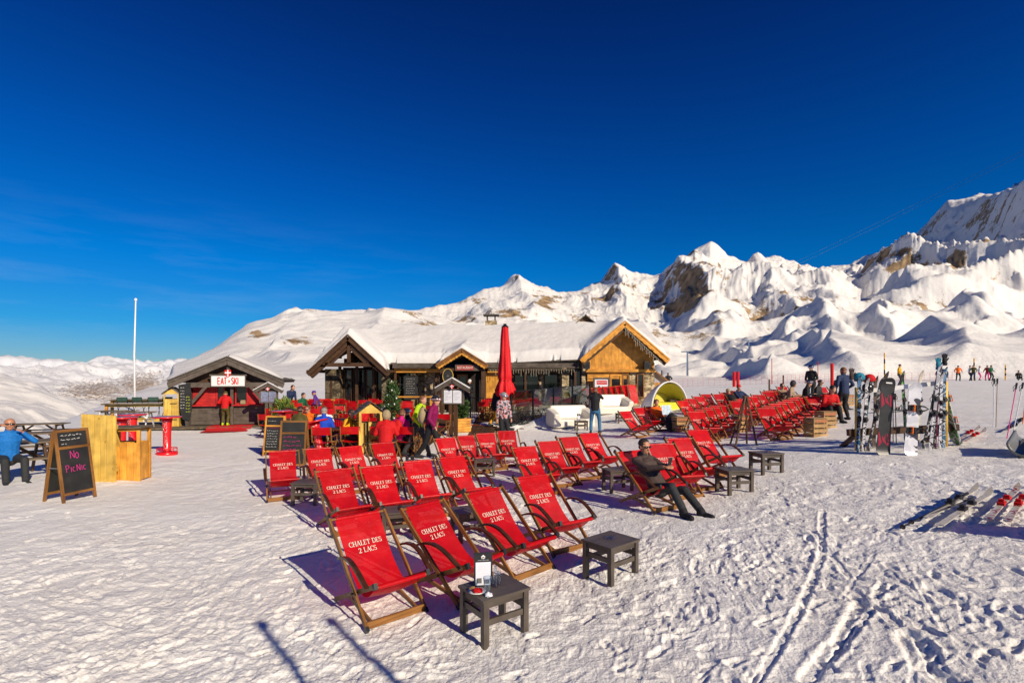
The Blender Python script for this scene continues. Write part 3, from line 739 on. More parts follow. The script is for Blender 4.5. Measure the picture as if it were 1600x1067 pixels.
def snow_far():
    m, nt, bs = nmat('mountain_snow_and_rock')
    at_ = N(nt, 'ShaderNodeAttribute'); at_.attribute_name = 'rock'
    tc = N(nt, 'ShaderNodeTexCoord')
    no = N(nt, 'ShaderNodeTexNoise'); no.inputs['Scale'].default_value = .03; no.inputs['Detail'].default_value = 11; no.inputs['Roughness'].default_value = .74
    nt.links.new(tc.outputs['Object'], no.inputs['Vector'])
    ad = N(nt, 'ShaderNodeMath', operation='ADD'); nt.links.new(at_.outputs['Fac'], ad.inputs[0])
    sc = N(nt, 'ShaderNodeMath', operation='MULTIPLY_ADD'); sc.inputs[1].default_value = 2.2; sc.inputs[2].default_value = -1.25
    nt.links.new(no.outputs['Fac'], sc.inputs[0]); nt.links.new(sc.outputs[0], ad.inputs[1])
    cr = N(nt, 'ShaderNodeValToRGB'); cr.color_ramp.elements[0].position = .44; cr.color_ramp.elements[1].position = .56
    cr.color_ramp.elements[0].color = (0, 0, 0, 1); cr.color_ramp.elements[1].color = (1, 1, 1, 1)
    nt.links.new(ad.outputs[0], cr.inputs['Fac'])
    no2, rk = noise_mix(nt, (.17, .115, .065), (.46, .32, .18), .05, detail=8)
    mx = N(nt, 'ShaderNodeMix', data_type='RGBA'); mx.inputs[6].default_value = (.80, .78, .75, 1)
    nt.links.new(cr.outputs['Color'], mx.inputs[0]); nt.links.new(rk.outputs['Color'], mx.inputs[7])
    hz = N(nt, 'ShaderNodeAttribute'); hz.attribute_name = 'painted_haze'
    mh = N(nt, 'ShaderNodeMix', data_type='RGBA'); mh.inputs[7].default_value = (.50, .58, .74, 1)  # air haze painted into the base colour, stronger with distance
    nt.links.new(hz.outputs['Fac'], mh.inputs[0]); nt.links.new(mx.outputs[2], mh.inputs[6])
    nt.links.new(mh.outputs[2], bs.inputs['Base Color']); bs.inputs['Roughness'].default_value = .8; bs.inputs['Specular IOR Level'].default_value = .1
    n3 = N(nt, 'ShaderNodeTexNoise'); n3.inputs['Scale'].default_value = .05; n3.inputs['Detail'].default_value = 8; n3.inputs['Roughness'].default_value = .6
    nt.links.new(tc.outputs['Object'], n3.inputs['Vector'])
    b = add_bump(nt, bs, n3.outputs['Fac'], .35, 8.0)
    ms = N(nt, 'ShaderNodeMath', operation='MULTIPLY'); ms.inputs[1].default_value = 1
    return m
az, rn, rfar = polar()
g, *_ = ground_mesh('snow_ground', az, rn, True, snow_near(), True)
tag(g, 'trampled sunlit snow of the plateau with boot prints and ski tracks', kind='structure')
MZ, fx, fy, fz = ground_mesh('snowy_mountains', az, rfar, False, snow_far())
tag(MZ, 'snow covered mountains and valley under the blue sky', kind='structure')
def paint_mountains():
    me = MZ.data; n = len(fx)
    nor = np.zeros(n * 3, np.float32); me.vertices.foreach_get('normal', nor); nz = np.abs(nor.reshape(-1, 3)[:, 2])
    u = 800 + FOC * fx / np.maximum(fy, 1e-3); v = HOR - FOC * (fz - EYE) / np.maximum(fy, 1e-3)
    steep = sstep(1 - nz, .22, .5) * sstep(fy, 700, 1300)
    rock = steep * np.interp(u, [1350, 1450], [.44, .28])
    blobs = [(1082, 458, 22, 52, 1.15, 1500, 2900), (1048, 480, 45, 16, .95, 900, 2900), (1115, 425, 26, 20, .55, 1500, 2900), (1415, 415, 40, 26, .8, 1500, 2600), (1493, 415, 20, 22, .9, 1000, 2000),
             (1590, 380, 20, 60, .2, 2000, 4500), (1500, 340, 100, 70, .1, 2500, 6000), (1470, 495, 40, 18, .35, 500, 1500), (860, 470, 40, 14, .85, 500, 2400), (800, 490, 60, 12, .8, 400, 2400),
             (780, 512, 30, 9, .8, 300, 2000), (400, 520, 26, 9, 1.0, 300, 1200), (465, 535, 34, 10, .95, 200, 1200), (480, 575, 30, 25, .5, 150, 900), (610, 515, 30, 10, .4, 300, 1500),
             (950, 470, 14, 22, .7, 1500, 3500), (930, 460, 60, 18, .45, 1000, 3500), (1305, 470, 26, 12, .45, 1200, 2600), (1240, 450, 60, 10, .3, 2500, 5500), (1200, 440, 60, 16, .3, 1500, 4500),
             (100, 640, 16, 14, .8, 100, 300), (75, 655, 30, 8, .8, 100, 300), (60, 610, 70, 50, .25, 700, 2700), (150, 610, 90, 26, .95, 3000, 9500), (220, 600, 60, 26, 1.0, 3000, 9500),
             (60, 580, 80, 20, .65, 4000, 12500), (150, 580, 90, 16, .5, 5000, 13000), (1240, 500, 340, 70, .33, 900, 6000), (700, 490, 300, 40, .36, 400, 2400), (1450, 480, 150, 30, .4, 500, 2600)]
    for (cu, cv, ru, rv, k, r0, r1) in blobs:
        q = ((u - cu) / ru) ** 2 + ((v - cv) / rv) ** 2
        rock = np.maximum(rock, k * np.exp(-q * .8) * ((fy > r0 * .6) & (fy < r1 * 1.2)) * (.8 + .35 * steep))
    rock += .12 * steep + .36 * sstep(fbm(fx / 90, fy / 90, 301, 3), .0, .4) * sstep(u, 250, 330) * sstep(fy, 200, 700)
    for nm, val in (('rock', rock), ('painted_haze', sstep(np.hypot(fx, fy), 2500, 17000) * .62)):
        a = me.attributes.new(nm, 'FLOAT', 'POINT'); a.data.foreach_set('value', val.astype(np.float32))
paint_mountains()
# ================================================================== FURNITURE
# serif capitals as strokes: (x0,y0,x1,y1,weight) on a 1 high cell; weight 1 = thick stem, .45 = hairline
GL = {
 'C': (.72, [('arc', .40, .5, .36, .5, 50, 310)], [(.64, .86, .64, .66, .4), (.66, .30, .66, .14, .4)]),
 'H': (.86, [], [(.17, 0, .17, 1, 1), (.69, 0, .69, 1, 1), (.17, .52, .69, .52, .45), (.04, 0, .30, 0, .4), (.04, 1, .30, 1, .4), (.56, 0, .82, 0, .4), (.56, 1, .82, 1, .4)]),
 'A': (.80, [], [(.12, 0, .40, 1, .5), (.40, 1, .68, 0, 1), (.22, .36, .58, .36, .45), (.0, 0, .24, 0, .4), (.55, 0, .82, 0, .4)]),
 'L': (.66, [], [(.17, 0, .17, 1, 1), (.04, 1, .32, 1, .4), (.04, 0, .60, 0, .45), (.60, 0, .62, .22, .45)]),
 'E': (.68, [], [(.17, 0, .17, 1, 1), (.04, 1, .56, 1, .45), (.56, 1, .57, .82, .4), (.17, .52, .46, .52, .45), (.04, 0, .60, 0, .45), (.60, 0, .62, .22, .4)]),
 'T': (.74, [], [(.37, 0, .37, 1, 1), (.04, 1, .70, 1, .45), (.04, 1, .03, .8, .4), (.70, 1, .71, .8, .4), (.24, 0, .50, 0, .4)]),
 'D': (.84, [('arc', .34, .5, .42, .5, -90, 90)], [(.17, 0, .17, 1, 1), (.04, 1, .36, 1, .45), (.04, 0, .36, 0, .45)]),
 'S': (.60, [('arc', .30, .74, .22, .26, 30, 250), ('arc', .30, .25, .23, .25, 80, -150)], []),
 '2': (.62, [('arc', .29, .74, .22, .26, 170, -30)], [(.47, .62, .06, .02, .8), (.04, .03, .54, .03, .9), (.54, .03, .57, .2, .4)]),
 ' ': (.42, [], [])}
def serif_segments(txt, h):
    x = 0; out = []
    for ch in txt:
        wd, arcs, segs = GL[ch]
        for (_, cx, cy, rx, ry, a0, a1) in arcs:
            n = 9; P = [(cx + rx * math.cos(R(a0 + (a1 - a0) * i / n)), cy + ry * math.sin(R(a0 + (a1 - a0) * i / n))) for i in range(n + 1)]
            for (xa, ya), (xb, yb) in zip(P, P[1:]):
                k = .45 + .6 * abs(yb - ya) / (math.hypot(xb - xa, yb - ya) + 1e-9); out.append(((x + xa) * h, ya * h, (x + xb) * h, yb * h, k * .12 * h))
        for (xa, ya, xb, yb, k) in segs: out.append(((x + xa) * h, ya * h, (x + xb) * h, yb * h, k * .13 * h))
        x += wd
    return x * h, out
def print_on(mb, txt, h, centre, surf, off=.002):
    """letters laid on a curved surface: surf(across, along) -> point, normal"""
    wd, segs = serif_segments(txt, h)
    for (xa, ya, xb, yb, t) in segs:
        dx, dy = xb - xa, yb - ya; L = math.hypot(dx, dy) + 1e-9; nx, ny = -dy / L * t / 2, dx / L * t / 2; ex, ey = dx / L * t * .3, dy / L * t * .3
        q = []
        for (px_, py_) in ((xa - nx - ex, ya - ny - ey), (xb - nx + ex, yb - ny + ey), (xb + nx + ex, yb + ny + ey), (xa + nx - ex, ya + ny - ey)):
            p, nn = surf(centre[0] + px_ - wd / 2, centre[1] + py_); q.append(p + nn * off)
        mb.poly(q)

FAB = [(-.885, .80), (-.80, .695), (-.70, .578), (-.60, .468), (-.50, .375), (-.40, .30), (-.30, .252), (-.20, .235), (-.10, .262), (-.02, .32), (.05, .385), (.085, .415)]
def fab_curve():
    P = [Vector((a, 0, b)) for a, b in FAB]; out = []
    for i in range(len(P) - 1):
        p0 = P[max(i - 1, 0)]; p1 = P[i]; p2 = P[i + 1]; p3 = P[min(i + 2, len(P) - 1)]
        for k in range(3):
            t = k / 3; out.append(.5 * ((2 * p1) + (p2 - p0) * t + (2 * p0 - 5 * p1 + 4 * p2 - p3) * t * t + (3 * p1 - p0 - 3 * p2 + p3) * t * t * t))
    return out + [P[-1]]
FC = fab_curve(); FL = [0]
for a_, b_ in zip(FC, FC[1:]): FL.append(FL[-1] + (b_ - a_).length)
def fab_surf(across, along):
    """across > 0 towards the sitter's one hand; along measured down from the top bar"""
    for i in range(len(FL) - 1):
        if along <= FL[i + 1] or i == len(FL) - 2:
            t = (along - FL[i]) / (FL[i + 1] - FL[i]); p = FC[i].lerp(FC[i + 1], t); d = (FC[i + 1] - FC[i]).normalized(); break
    n = Vector((-d.z, 0, d.x)); n = n if n.z > 0 else -n
    return Vector((p.x, across, p.z)), n
def make_deckchair(sag=0.0, seed=0, name='deckchair'):
    rnd = random.Random(seed)
    root = empty(name, (0, 0, 0))
    fw = M['frame_wood']
    tf = Vector((-.90, 0, .82)); tb = Vector((.0, 0, .0)); W1 = .30; W2 = .262
    for s in (-1, 1):
        m = MB(); m.bar((.012, s * W1, .012), (-.905, s * W1, .82), .022, .045); m.build('back_rail', fw, root)
        c = MB(); c.bar((-.895, s * W1, .812), (-.925, s * W1, .838), .026, .05); c.bar((.02, s * W1, .004), (-.012, s * W1, .034), .027, .051); c.build('end_cap', M['black'], root)
        m = MB(); m.bar((-.82, s * W2, .015), (.10, s * W2, .425), .022, .045); m.build('seat_rail', fw, root)
        c = MB(); c.bar((.07, s * (W2 + .002), .412), (.105, s * (W2 + .002), .428), .034, .056); c.tube([(-.278, s * (W2 - .02), .255), (-.278, s * (W1 + .03), .255)], .009, 6); c.build('hinge', M['black'], root)
        arm = MB(); pts = []
        for k in range(9):
            t = k / 8; pts.append((-.57 + .62 * t, s * (.325 + .012 * math.sin(PI * t)), .505 + .085 * math.sin(PI * min(1, t * 1.02)) * (1 - .2 * t) - .10 * t * t))
        for a, b in zip(pts, pts[1:]): arm.bar(a, Vector(b) + (Vector(b) - Vector(a)) * .06, .045, .022)
        arm.build('armrest', M['frame_wood'] if 0 else M['arm_wood'], root)
        m = MB(); m.bar((-.56, s * .232, .135), (-.015, s * .232, .035), .020, .038); m.build('strut', fw, root)
    m = MB(); m.bar((-.02, -.292, .045), (-.02, .292, .045), .022, .065); m.build('foot_plank', fw, root)
    m = MB(); m.tube([(-.77, -.255, .045), (-.77, .255, .045)], .013, 8); m.build('rear_bar', fw, root)
    m = MB(); m.tube([(-.885, -.29, .802), (-.885, .29, .802)], .014, 8); m.build('top_bar', fw, root)
    m = MB(); m.tube([(.088, -.262, .405), (.088, .262, .405)], .016, 8); m.build('front_bar', fw, root)
    fb = MB(); nc = 9; rows = []; ph = rnd.random() * 6
    for i, p in enumerate(FC):
        t = FL[i] / FL[-1]; hw = .245 - .012 * math.sin(PI * t)
        rows.append([(p.x, hw * (2 * j / (nc - 1) - 1), p.z - (.010 + sag) * math.sin(PI * t) * (1 - (2 * j / (nc - 1) - 1) ** 2) + .0025 * math.sin(7 * t + ph + j)) for j in range(nc)])
    # the cloth is wrapped round the two end bars
    def wrap(c, r, a0, a1): return [[(c[0] + r * math.cos(R(a0 + (a1 - a0) * k / 6)), .235 * (2 * j / (nc - 1) - 1), c[1] + r * math.sin(R(a0 + (a1 - a0) * k / 6))) for j in range(nc)] for k in range(7)]
    fb.sheet(rows); fb.sheet(wrap((.088, .405), .023, 100, -180)); fb.sheet(wrap((-.885, .802), .021, -30, 270))
    f = smooth_angle(fb.build('canvas', M['red_canvas'], root), 60)
    lt = MB()
    surf = lambda a, b: fab_surf(a, b)
    # the sitter faces +x: letters read with up towards the top bar
    def s2(a, b): return fab_surf(-a * -1, .44 - b)
    print_on(lt, 'CHALET DES', .050, (0, .115), s2, .003)
    print_on(lt, '2 LACS', .050, (0, .035), s2, .003)
    lt.build('lettering', M['letter'], f)
    return root
M['arm_wood'] = wood('dark_varnished_arm', (.055, .022, .012), (.12, .045, .022), .3, 3, 60)

def make_side_table():
    root = empty('side_table', (0, 0, 0)); m_ = M['table_wood']
    W, D, Hh = .205, .17, .40
    t = MB()
    for k in range(5): t.bar((-.245, -.205 + .0825 * k + .0412, Hh - .010), (.245, -.205 + .0825 * k + .0412, Hh - .010), .0815, .022)
    t.build('table_top', m_, root)
    for i in (-1, 1):
        for j in (-1, 1): MB().bar((i * W, j * D, -.015), (i * W, j * D, Hh - .022), .052, .052, up=(0, 1, 0)).build('leg', m_, root)
    a = MB()
    for j in (-1, 1): a.bar((-W + .026, j * D, Hh - .052), (W - .026, j * D, Hh - .052), .02, .058); a.bar((-W + .026, j * D, .20), (W - .026, j * D, .20), .024, .05)
    for i in (-1, 1): a.bar((i * W, -D + .026, Hh - .053), (i * W, D - .026, Hh - .053), .02, .058); a.bar((i * W, -D + .026, .25), (i * W, D - .026, .25), .024, .05)
    a.build('table_frame', m_, root)
    return root
def make_crate_table(ribs=3):
    root = empty('crate_table', (0, 0, 0)); c = M['crate_wood']; w_, d_, h_ = .29, .20, .60
    t = MB()
    for k in range(4): t.bar((-w_, -d_ + .1 * k + .05, h_ - .01), (w_, -d_ + .1 * k + .05, h_ - .01), .096, .02)
    t.build('crate_top', c, root)
    s = MB()
    for k in range(4):
        z = h_ - .09 - k * .155
        for j in (-1, 1): s.bar((-w_, j * (d_ - .008), z), (w_, j * (d_ - .008), z), .016, .115)
        for i in (-1, 1): s.bar((i * (w_ - .008), -d_ + .017, z), (i * (w_ - .008), d_ - .017, z), .016, .115)
    s.build('slats', c, root)
    for i in (-1, 1):
        for j in (-1, 1): MB().bar((i * (w_ - .04), j * (d_ - .038), -.03), (i * (w_ - .04), j * (d_ - .038), h_ - .02), .035, .035, up=(0, 1, 0)).build('leg', c, root)
    l = MB(); write(l, 'Coca-Cola', .105, (0, -d_ - .0025, h_ - .09), (1, 0, 0), (0, 0, 1), shear=.35)
    l.build('lettering', M['red_paint'], root)
    return root
def make_director():
    root = empty('director_chair', (0, 0, 0)); fw = M['frame_wood']
    for s in (-1, 1):
        MB().bar((.22, s * .26, 0), (-.18, s * .26, .46), .02, .03).bar((-.22, s * .26, 0), (.18, s * .26, .46), .02, .03).bar((-.22, s * .26, .46), (.22, s * .26, .46), .02, .03).build('side_frame', fw, root)
        MB().bar((-.22, s * .27, .46), (-.27, s * .27, .88), .02, .03).build('back_post', fw, root)
        MB().bar((-.25, s * .275, .62), (.22, s * .275, .63), .045, .02).build('armrest', fw, root)
        MB().bar((.18, s * .27, .46), (.18, s * .27, .62), .02, .025).build('arm_post', fw, root)
    MB().bar((.2, -.26, .02), (.2, .26, .44), .02, .03).bar((.2, .26, .02), (.2, -.26, .44), .02, .03).build('cross_frame', fw, root)
    st = MB(); st.sheet([[(x, y, .455 - .035 * (1 - (y / .25) ** 2)) for y in (-.25, -.12, 0, .12, .25)] for x in (-.2, 0, .2)]); st.build('seat', M['red_canvas'], root, True)
    b = MB(); b.sheet([[(-.255 - .03 * (1 - (y / .27) ** 2) - .03 * (z - .66), y, z) for y in (-.272, -.13, 0, .13, .272)] for z in (.66, .76, .87)]); b.build('backrest', M['red_canvas'], root, True)
    return root
def make_terrace_table():
    root = empty('terrace_table', (0, 0, 0))
    t = MB()
    for k in range(6): t.bar((-.55, -.35 + .1167 * k + .058, .74), (.55, -.35 + .1167 * k + .058, .74), .112, .025)
    t.build('table_top', M['dark_wood'], root)
    for i in (-1, 1): MB().bar((i * .4, -.28, 0), (i * .4, .28, .72), .03, .05).bar((i * .4, .28, 0), (i * .4, -.28, .72), .03, .05).build('leg_frame', M['crate_wood'], root)
    MB().bar((-.42, 0, .36), (.42, 0, .36), .04, .05).build('stretcher', M['crate_wood'], root)
    return root
def make_bar_table():
    root = empty('standing_table', (0, 0, 0))
    MB().lathe([(.33, 1.08), (.352, 1.085), (.355, 1.105), (.34, 1.115), (.02, 1.118)], 32).build('table_top', M['bar_top'], root, True)
    MB().lathe([(.352, 1.075), (.362, 1.08), (.362, 1.108), (.353, 1.112)], 32).build('rim', M['red_paint'], root, True)
    MB().lathe([(.15, .02), (.15, .10), (.10, .14), (.10, .60), (.12, .95), (.14, 1.075)], 24).build('column', M['red_paint'], root, True)
    r = MB(); r.tube([(.25 * math.cos(2 * PI * k / 28), .25 * math.sin(2 * PI * k / 28), .21) for k in range(28)], .011, 6, closed=True)
    for k in range(10): a = 2 * PI * k / 10; r.bar((.25 * math.cos(a), .25 * math.sin(a), .1), (.25 * math.cos(a), .25 * math.sin(a), .21), .012, .012)
    r.build('foot_ring', M['red_paint'], root)
    MB().lathe([(.245, 0), (.262, .01), (.262, .095), (.24, .11), (.13, .12)], 28).build('base', M['red_paint'], root, True)
    l = MB(); vs, fs = text_mesh('Coca-Cola', .19, shear=.38, thin=-.005)
    pts = []
    for v in vs:
        a = v.y * .8 / .118; rr = .104 + (.022 if v.x > .2 else 0) + max(0, v.x) * .03
        pts.append(Vector((rr * math.sin(-a), -rr * math.cos(a),   .58 + v.x * .98)))
    l._add(pts, fs); l.build('lettering', M['white_paint'], root)
    return root
M['bar_top'] = camo('printed_table_top', [(.10, .14, .34), (.35, .38, .5), (.12, .18, .42), (.45, .1, .12)], 5)
def make_picnic_table(top='grey_wood', frame='dark_wood'):
    root = empty('picnic_table', (0, 0, 0))
    t = MB()
    for k in range(5): t.bar((-.9, -.36 + .144 * k + .072 - .0, .74), (.9, -.36 + .144 * k + .072, .74), .138, .035)
    t.build('table_top', M[top], root)
    for j in (-1, 1):
        MB().bar((-.9, j * .68, .44), (.9, j * .68, .44), .13, .035).bar((-.9, j * .81, .44), (.9, j * .81, .44), .12, .035).build('bench', M[top], root)
        MB().bar((j * .65, -.66, 0), (j * .65, -.22, .72), .04, .09).bar((j * .65, .66, 0), (j * .65, .22, .72), .04, .09).bar((j * .65, -.85, .38), (j * .65, .85, .38), .04, .09).bar((j * .65, -.34, .69), (j * .65, .34, .69), .04, .07).build('leg_frame', M[frame], root)
    MB().bar((-.6, 0, .40), (-.2, 0, .70), .04, .06).bar((.6, 0, .40), (.2, 0, .70), .04, .06).build('brace', M[frame], root)
    return root
def place(o, loc, rz, first, label=None, group=None):
    """move the prototype itself the first time, then copies"""
    if not first.get(o.name):
        first[o.name] = True; o.location = loc; o.rotation_euler = (0, 0, rz)
        if label: o['label'] = label
        if group: o['group'] = group
        return o
    return copy_tree(o, loc, rz, label, group)
FIRST = {}
def sunk(p, d=.012): return Vector((p.x, p.y, p.z - d))

# ------------------------------------------------------------------ the deckchairs
PROTO = []
for k in range(3):
    c = make_deckchair([.004, .022, .045][k], k); tag(c, 'red deckchair', 'deckchair'); register(c); PROTO.append(c)
def solve_chair(bar, top):
    """stand a chair where its front bar and its top bar are seen"""
    p = hit(bar[0], bar[1], .41); best = None
    for k in range(-100, 0, 1):
        a = R(k); d = Vector((math.cos(a), math.sin(a), 0))
        foot = p - d * .088; t = foot - d * .885; z = gzf(foot.x, foot.y)
        q = px_of((t.x, t.y, z + .80)); e = abs(q[0] - top[0]) + .0 * abs(q[1] - top[1])
        if best is None or e < best[0]: best = (e, a, foot, z)
    a = max(R(-88), min(R(-30), best[1])); d = Vector((math.cos(a), math.sin(a), 0)); foot = p - d * .088
    return Vector((foot.x, foot.y, gzf(foot.x, foot.y))), a
ROWS = [
 ('front row of four', 'red deckchairs of the front row', ['first, beside the menu table', 'second, behind the menu table', 'third, next to the end one', 'last, beside the ashtray table'], [((628, 904), (562, 795)), ((760, 872), (663, 782)), ((845, 843), (755, 765)), ((902, 812), (832, 752))]),
 ('second row', 'red deckchairs of the second row', ['first, open snow beside it', 'second from the open snow', 'third from the open snow', 'last, farthest from the open snow'], [((556, 791), (521, 731)), ((622, 783), (588, 727)), ((684, 772), (650, 722)), ((748, 762), (706, 714))]),
 ('third row', 'red deckchairs of the third row', ['alone, facing the open snow', 'behind it the red leaning table', 'second from the wooden litter house', 'before the wooden litter house'], [((446, 748), (440, 704)), ((515, 741), (498, 698)), ((575, 737), (549, 698)), ((622, 729), (597, 692))]),
 ('row before the menu post', 'red deckchairs before the menu post', ['nearest the walkers', 'second from the walkers', 'third from the walkers', 'last, before the camouflage jacket'], [((722, 719), (697, 686)), ((750, 714), (727, 682)), ((776, 709), (760, 677)), ((804, 704), (791, 674))]),
 ('row before the white sofas', 'red deckchairs before the white sofas', ['first, behind the front row', 'second from the front row', 'third from the front row', 'last, nearest the white sofas'], [((858, 741), (819, 698)), ((892, 729), (856, 690)), ((925, 720), (887, 684)), ((958, 712), (919, 677))]),
 ('row of the man with a phone', 'red deckchairs beside the man with a phone', ['holding the man with a phone', 'right beside the phone user', 'second from the phone user', 'last, by the low taupe tables'], [((1052, 757), (984, 713)), ((1080, 742), (1032, 697)), ((1112, 730), (1062, 685)), ((1143, 711), (1090, 678))]),
 ('pair before the dome', 'red deckchairs before the dome', ['nearest the sofas', 'in the middle', 'under the reader in orange'], [((1009, 664), (977, 647)), ((1026, 657), (1000, 642)), ((1042, 655), (1018, 640))]),
 ('back row by the crates', 'red deckchairs of the back row by the crates', ['first, nearest the dome', 'second from the dome', 'third from the dome', 'last, beside a crate'], [((1090, 644), (1066, 625)), ((1101, 640), (1078, 622)), ((1113, 636), (1092, 619)), ((1126, 632), (1103, 617))]),
 ('row behind the trestle', 'red deckchairs behind the wooden trestle', ['first, above the backpack', 'second from the backpack', 'third from the backpack', 'last, touching the crate'], [((1113, 668), (1087, 645)), ((1124, 664), (1100, 640)), ((1134, 660), (1113, 637)), ((1143, 656), (1127, 634))]),
 ('pair of the sleepers', 'red deckchairs of the sleepers', ['empty one beside the sleepers', 'under the brown sleeper', 'under the sleeper in the red hat'], [((1144, 632), (1123, 615)), ((1156, 629), (1135, 612)), ((1168, 626), (1148, 612))]),
 ('middle row past the trestle', 'red deckchairs past the trestle', ['first, seen through the trestle', 'second, seen past the trestle', 'third from the trestle', 'last, toward the couple'], [((1173, 647), (1152, 627)), ((1184, 643), (1163, 623)), ((1194, 638), (1173, 620)), ((1205, 634), (1184, 616))]),
 ('near row by the crates', 'red deckchairs of the near row by the crates', ['first, open snow before it', 'second from the open snow', 'third from the open snow', 'last, before the red jacket'], [((1225, 664), (1200, 642)), ((1235, 660), (1210, 638)), ((1246, 655), (1221, 635)), ((1257, 651), (1231, 631))]),
 ('row of the couple', 'red deckchairs of the couple', ['empty, beside the couple', 'empty, touching the couple', 'under the man in tan'], [((1218, 628), (1199, 612)), ((1225, 626), (1206, 610)), ((1236, 624), (1216, 609))]),
 ('row of the red jacket', 'red deckchairs around the red jacket', ['first, before the crates', 'second, behind the red jacket', 'folded back, highest', 'under the red jacket'], [((1264, 646), (1243, 625)), ((1272, 642), (1253, 619)), ((1280, 640), (1261, 618)), ((1297, 640), (1277, 622))]),
 ('far pair', 'red deckchairs farthest off', ['beyond the tan couple', 'beyond the black jacket'], [((1238, 617), (1221, 604)), ((1306, 620), (1289, 606))])]
CHAIR = {}
n_ = 0
for rname, grp, lbs, pts in ROWS:
    for k, (b, t) in enumerate(pts):
        loc, a = solve_chair(b, t); n_ += 1
        o = place(PROTO[n_ % 3], sunk(loc), a + R(random.uniform(-2, 2)), FIRST, ('red canvas deckchair in the %s: %s' % (rname, lbs[k])).replace('row of the man with a phone', 'row by the low tables').replace('red canvas deckchair in the row behind', 'red deckchair in the row behind'), grp)
        CHAIR[(rname, k)] = (loc, a)

# ------------------------------------------------------------------ small taupe tables
T = make_side_table(); tag(T, None, 'table'); register(T)
TABLES = [((772, 985), 36, 'taupe side table with menu board, glasses and plate, nearest of all'), ((954, 898), 40, 'taupe side table with only an ashtray, past the front row'),
          ((1147, 768), 12, 'taupe side table at the feet of the man with a phone'), ((1197, 738), 12, 'taupe side table standing alone on the snow'), ((965, 765), 14, 'taupe side table behind the man with a phone'),
          ((757, 742), 5, 'taupe side table behind the second row, with one glass'), ((482, 785), -4, 'taupe side table in shade beside the second row'), ((622, 838), 18, 'taupe side table half hidden behind the front row'),
          ((640, 768), 10, 'taupe side table carrying the second menu board'), ((735, 838), 25, 'taupe side table hidden under the third front deckchair'), ((838, 733), 12, 'taupe side table beside the row before the sofas'),
          ((1052, 637), 10, 'taupe side table inside the reach of the dome'), ((908, 672), 8, 'taupe side table with a menu card before the white sofa'), ((972, 660), 6, 'taupe side table at the end of the white sofas'), ((1215, 640), 8, 'taupe side table among the farther deckchairs')]
TLOC = []
for (p, rz, lb) in TABLES:
    c = hit(*p); place(T, sunk(c), R(rz), FIRST, lb, 'taupe side tables'); TLOC.append((c, R(rz)))
def on_table(i, x, y, z=0):
    c, r = TLOC[i]; return Vector((c.x + x * math.cos(r) - y * math.sin(r), c.y + x * math.sin(r) + y * math.cos(r), c.z - .012 + .401 + z))
def menu_holder(loc, rz, label, k=1.0):
    o = empty('menu_holder', loc, rz, label, 'menu', scale=k)
    MB().bar((-.055, 0, .0), (-.055, -.0, .01), .01, .06).bar((0, .01, .004), (0, .011, .30), .165, .008, up=(0, 1, 0)).build('board', M['black'], o)
    MB().bar((0, .004, .012), (0, .005, .215), .135, .002, up=(0, 1, 0)).build('menu_sheet', M['paper'], o)
    MB().bar((-.036, .002, .03), (-.036, .003, .075), .045, .0015, up=(0, 1, 0)).bar((.03, .002, .022), (.03, .003, .06), .05, .0015, up=(0, 1, 0)).build('menu_picture', M['tile_grey'], o)
    l = MB(); write(l, 'CHALET DES 2 LACS', .011, (0, .0035, .232), (1, 0, 0), (0, 0, 1)); 
    l.poly([(-.022, .0035, .262), (.022, .0035, .262), (0, .0035, .282)]); l.bar((-.012, .003, .246), (-.012, .003, .262), .006, .002, up=(0, 1, 0)); l.bar((.012, .003, .246), (.012, .003, .262), .006, .002, up=(0, 1, 0)); l.bar((0, .003, .244), (0, .003, .256), .008, .002, up=(0, 1, 0))
    for q in range(7): scribble(l, (-.045, .0025, .195 - q * .013), (1, 0, 0), (0, 0, 1), .09 - .03 * (q % 3), .0035, q, .0012)
    l.build('lettering', M['white_paint'], o)
    MB().bar((-.07, -.02, .003), (.07, -.02, .003), .05, .006).build('foot', M['black'], o)
    return o
r_ = R(36) - R(26)
menu_holder(on_table(0, -.08, .05), R(8), 'black standing menu holder with white sheet on the nearest table', .98)
menu_holder(on_table(8, 0, .0), R(0), 'black standing menu holder behind the second row of deckchairs')
menu_holder(on_table(12, -.1, 0), R(5), 'small upright menu card on the table before the white sofa', .9)
def tumbler(loc, label, h=.13, r=.032, name='drinking_glass', prof=None):
    m = MB(); m.lathe(prof or [(r * .8, 0), (r * .82, .008), (r * .95, h * .35), (r * .86, h * .62), (r * 1.05, h), (r * 1.0, h), (r * .8, h * .62), (r * .88, h * .35), (r * .74, .014), (.001, .014)], 16)
    o = m.build(name, M['glass'], None, True); o.location = loc; return tag(o, label, 'glass')
tumbler(on_table(0, -.145, -.115), 'empty ribbed drinking glass at the corner of the nearest table', .15, .036)
bt = [(.022, 0), (.024, .01), (.024, .09), (.018, .13), (.012, .17), (.013, .19), (.010, .19), (.009, .17), (.015, .13), (.020, .09), (.020, .014), (.001, .014)]
tumbler(on_table(0, .0, -.02), 'clear glass bottle before the menu holder, the taller one', .19, .03, 'glass_bottle', bt)
tumbler(on_table(0, .055, .0), 'small clear cruet beside the glass bottle', .12, .018, 'glass_cruet')
tumbler(on_table(5, .02, 0), 'tall empty glass on the table behind the second row', .15, .028)
tumbler(on_table(2, -.08, .0), 'tall thin glass on the table by the man with a phone', .14, .026)
pl = empty('plate', on_table(0, -.19, -.02), 0, 'white plate with a crumpled red napkin and leftovers', 'plate')
MB().lathe([(.04, 0), (.075, .012), (.078, .014), (.04, .006), (.001, .006)], 20).build('dish', M['white_paint'], pl, True)
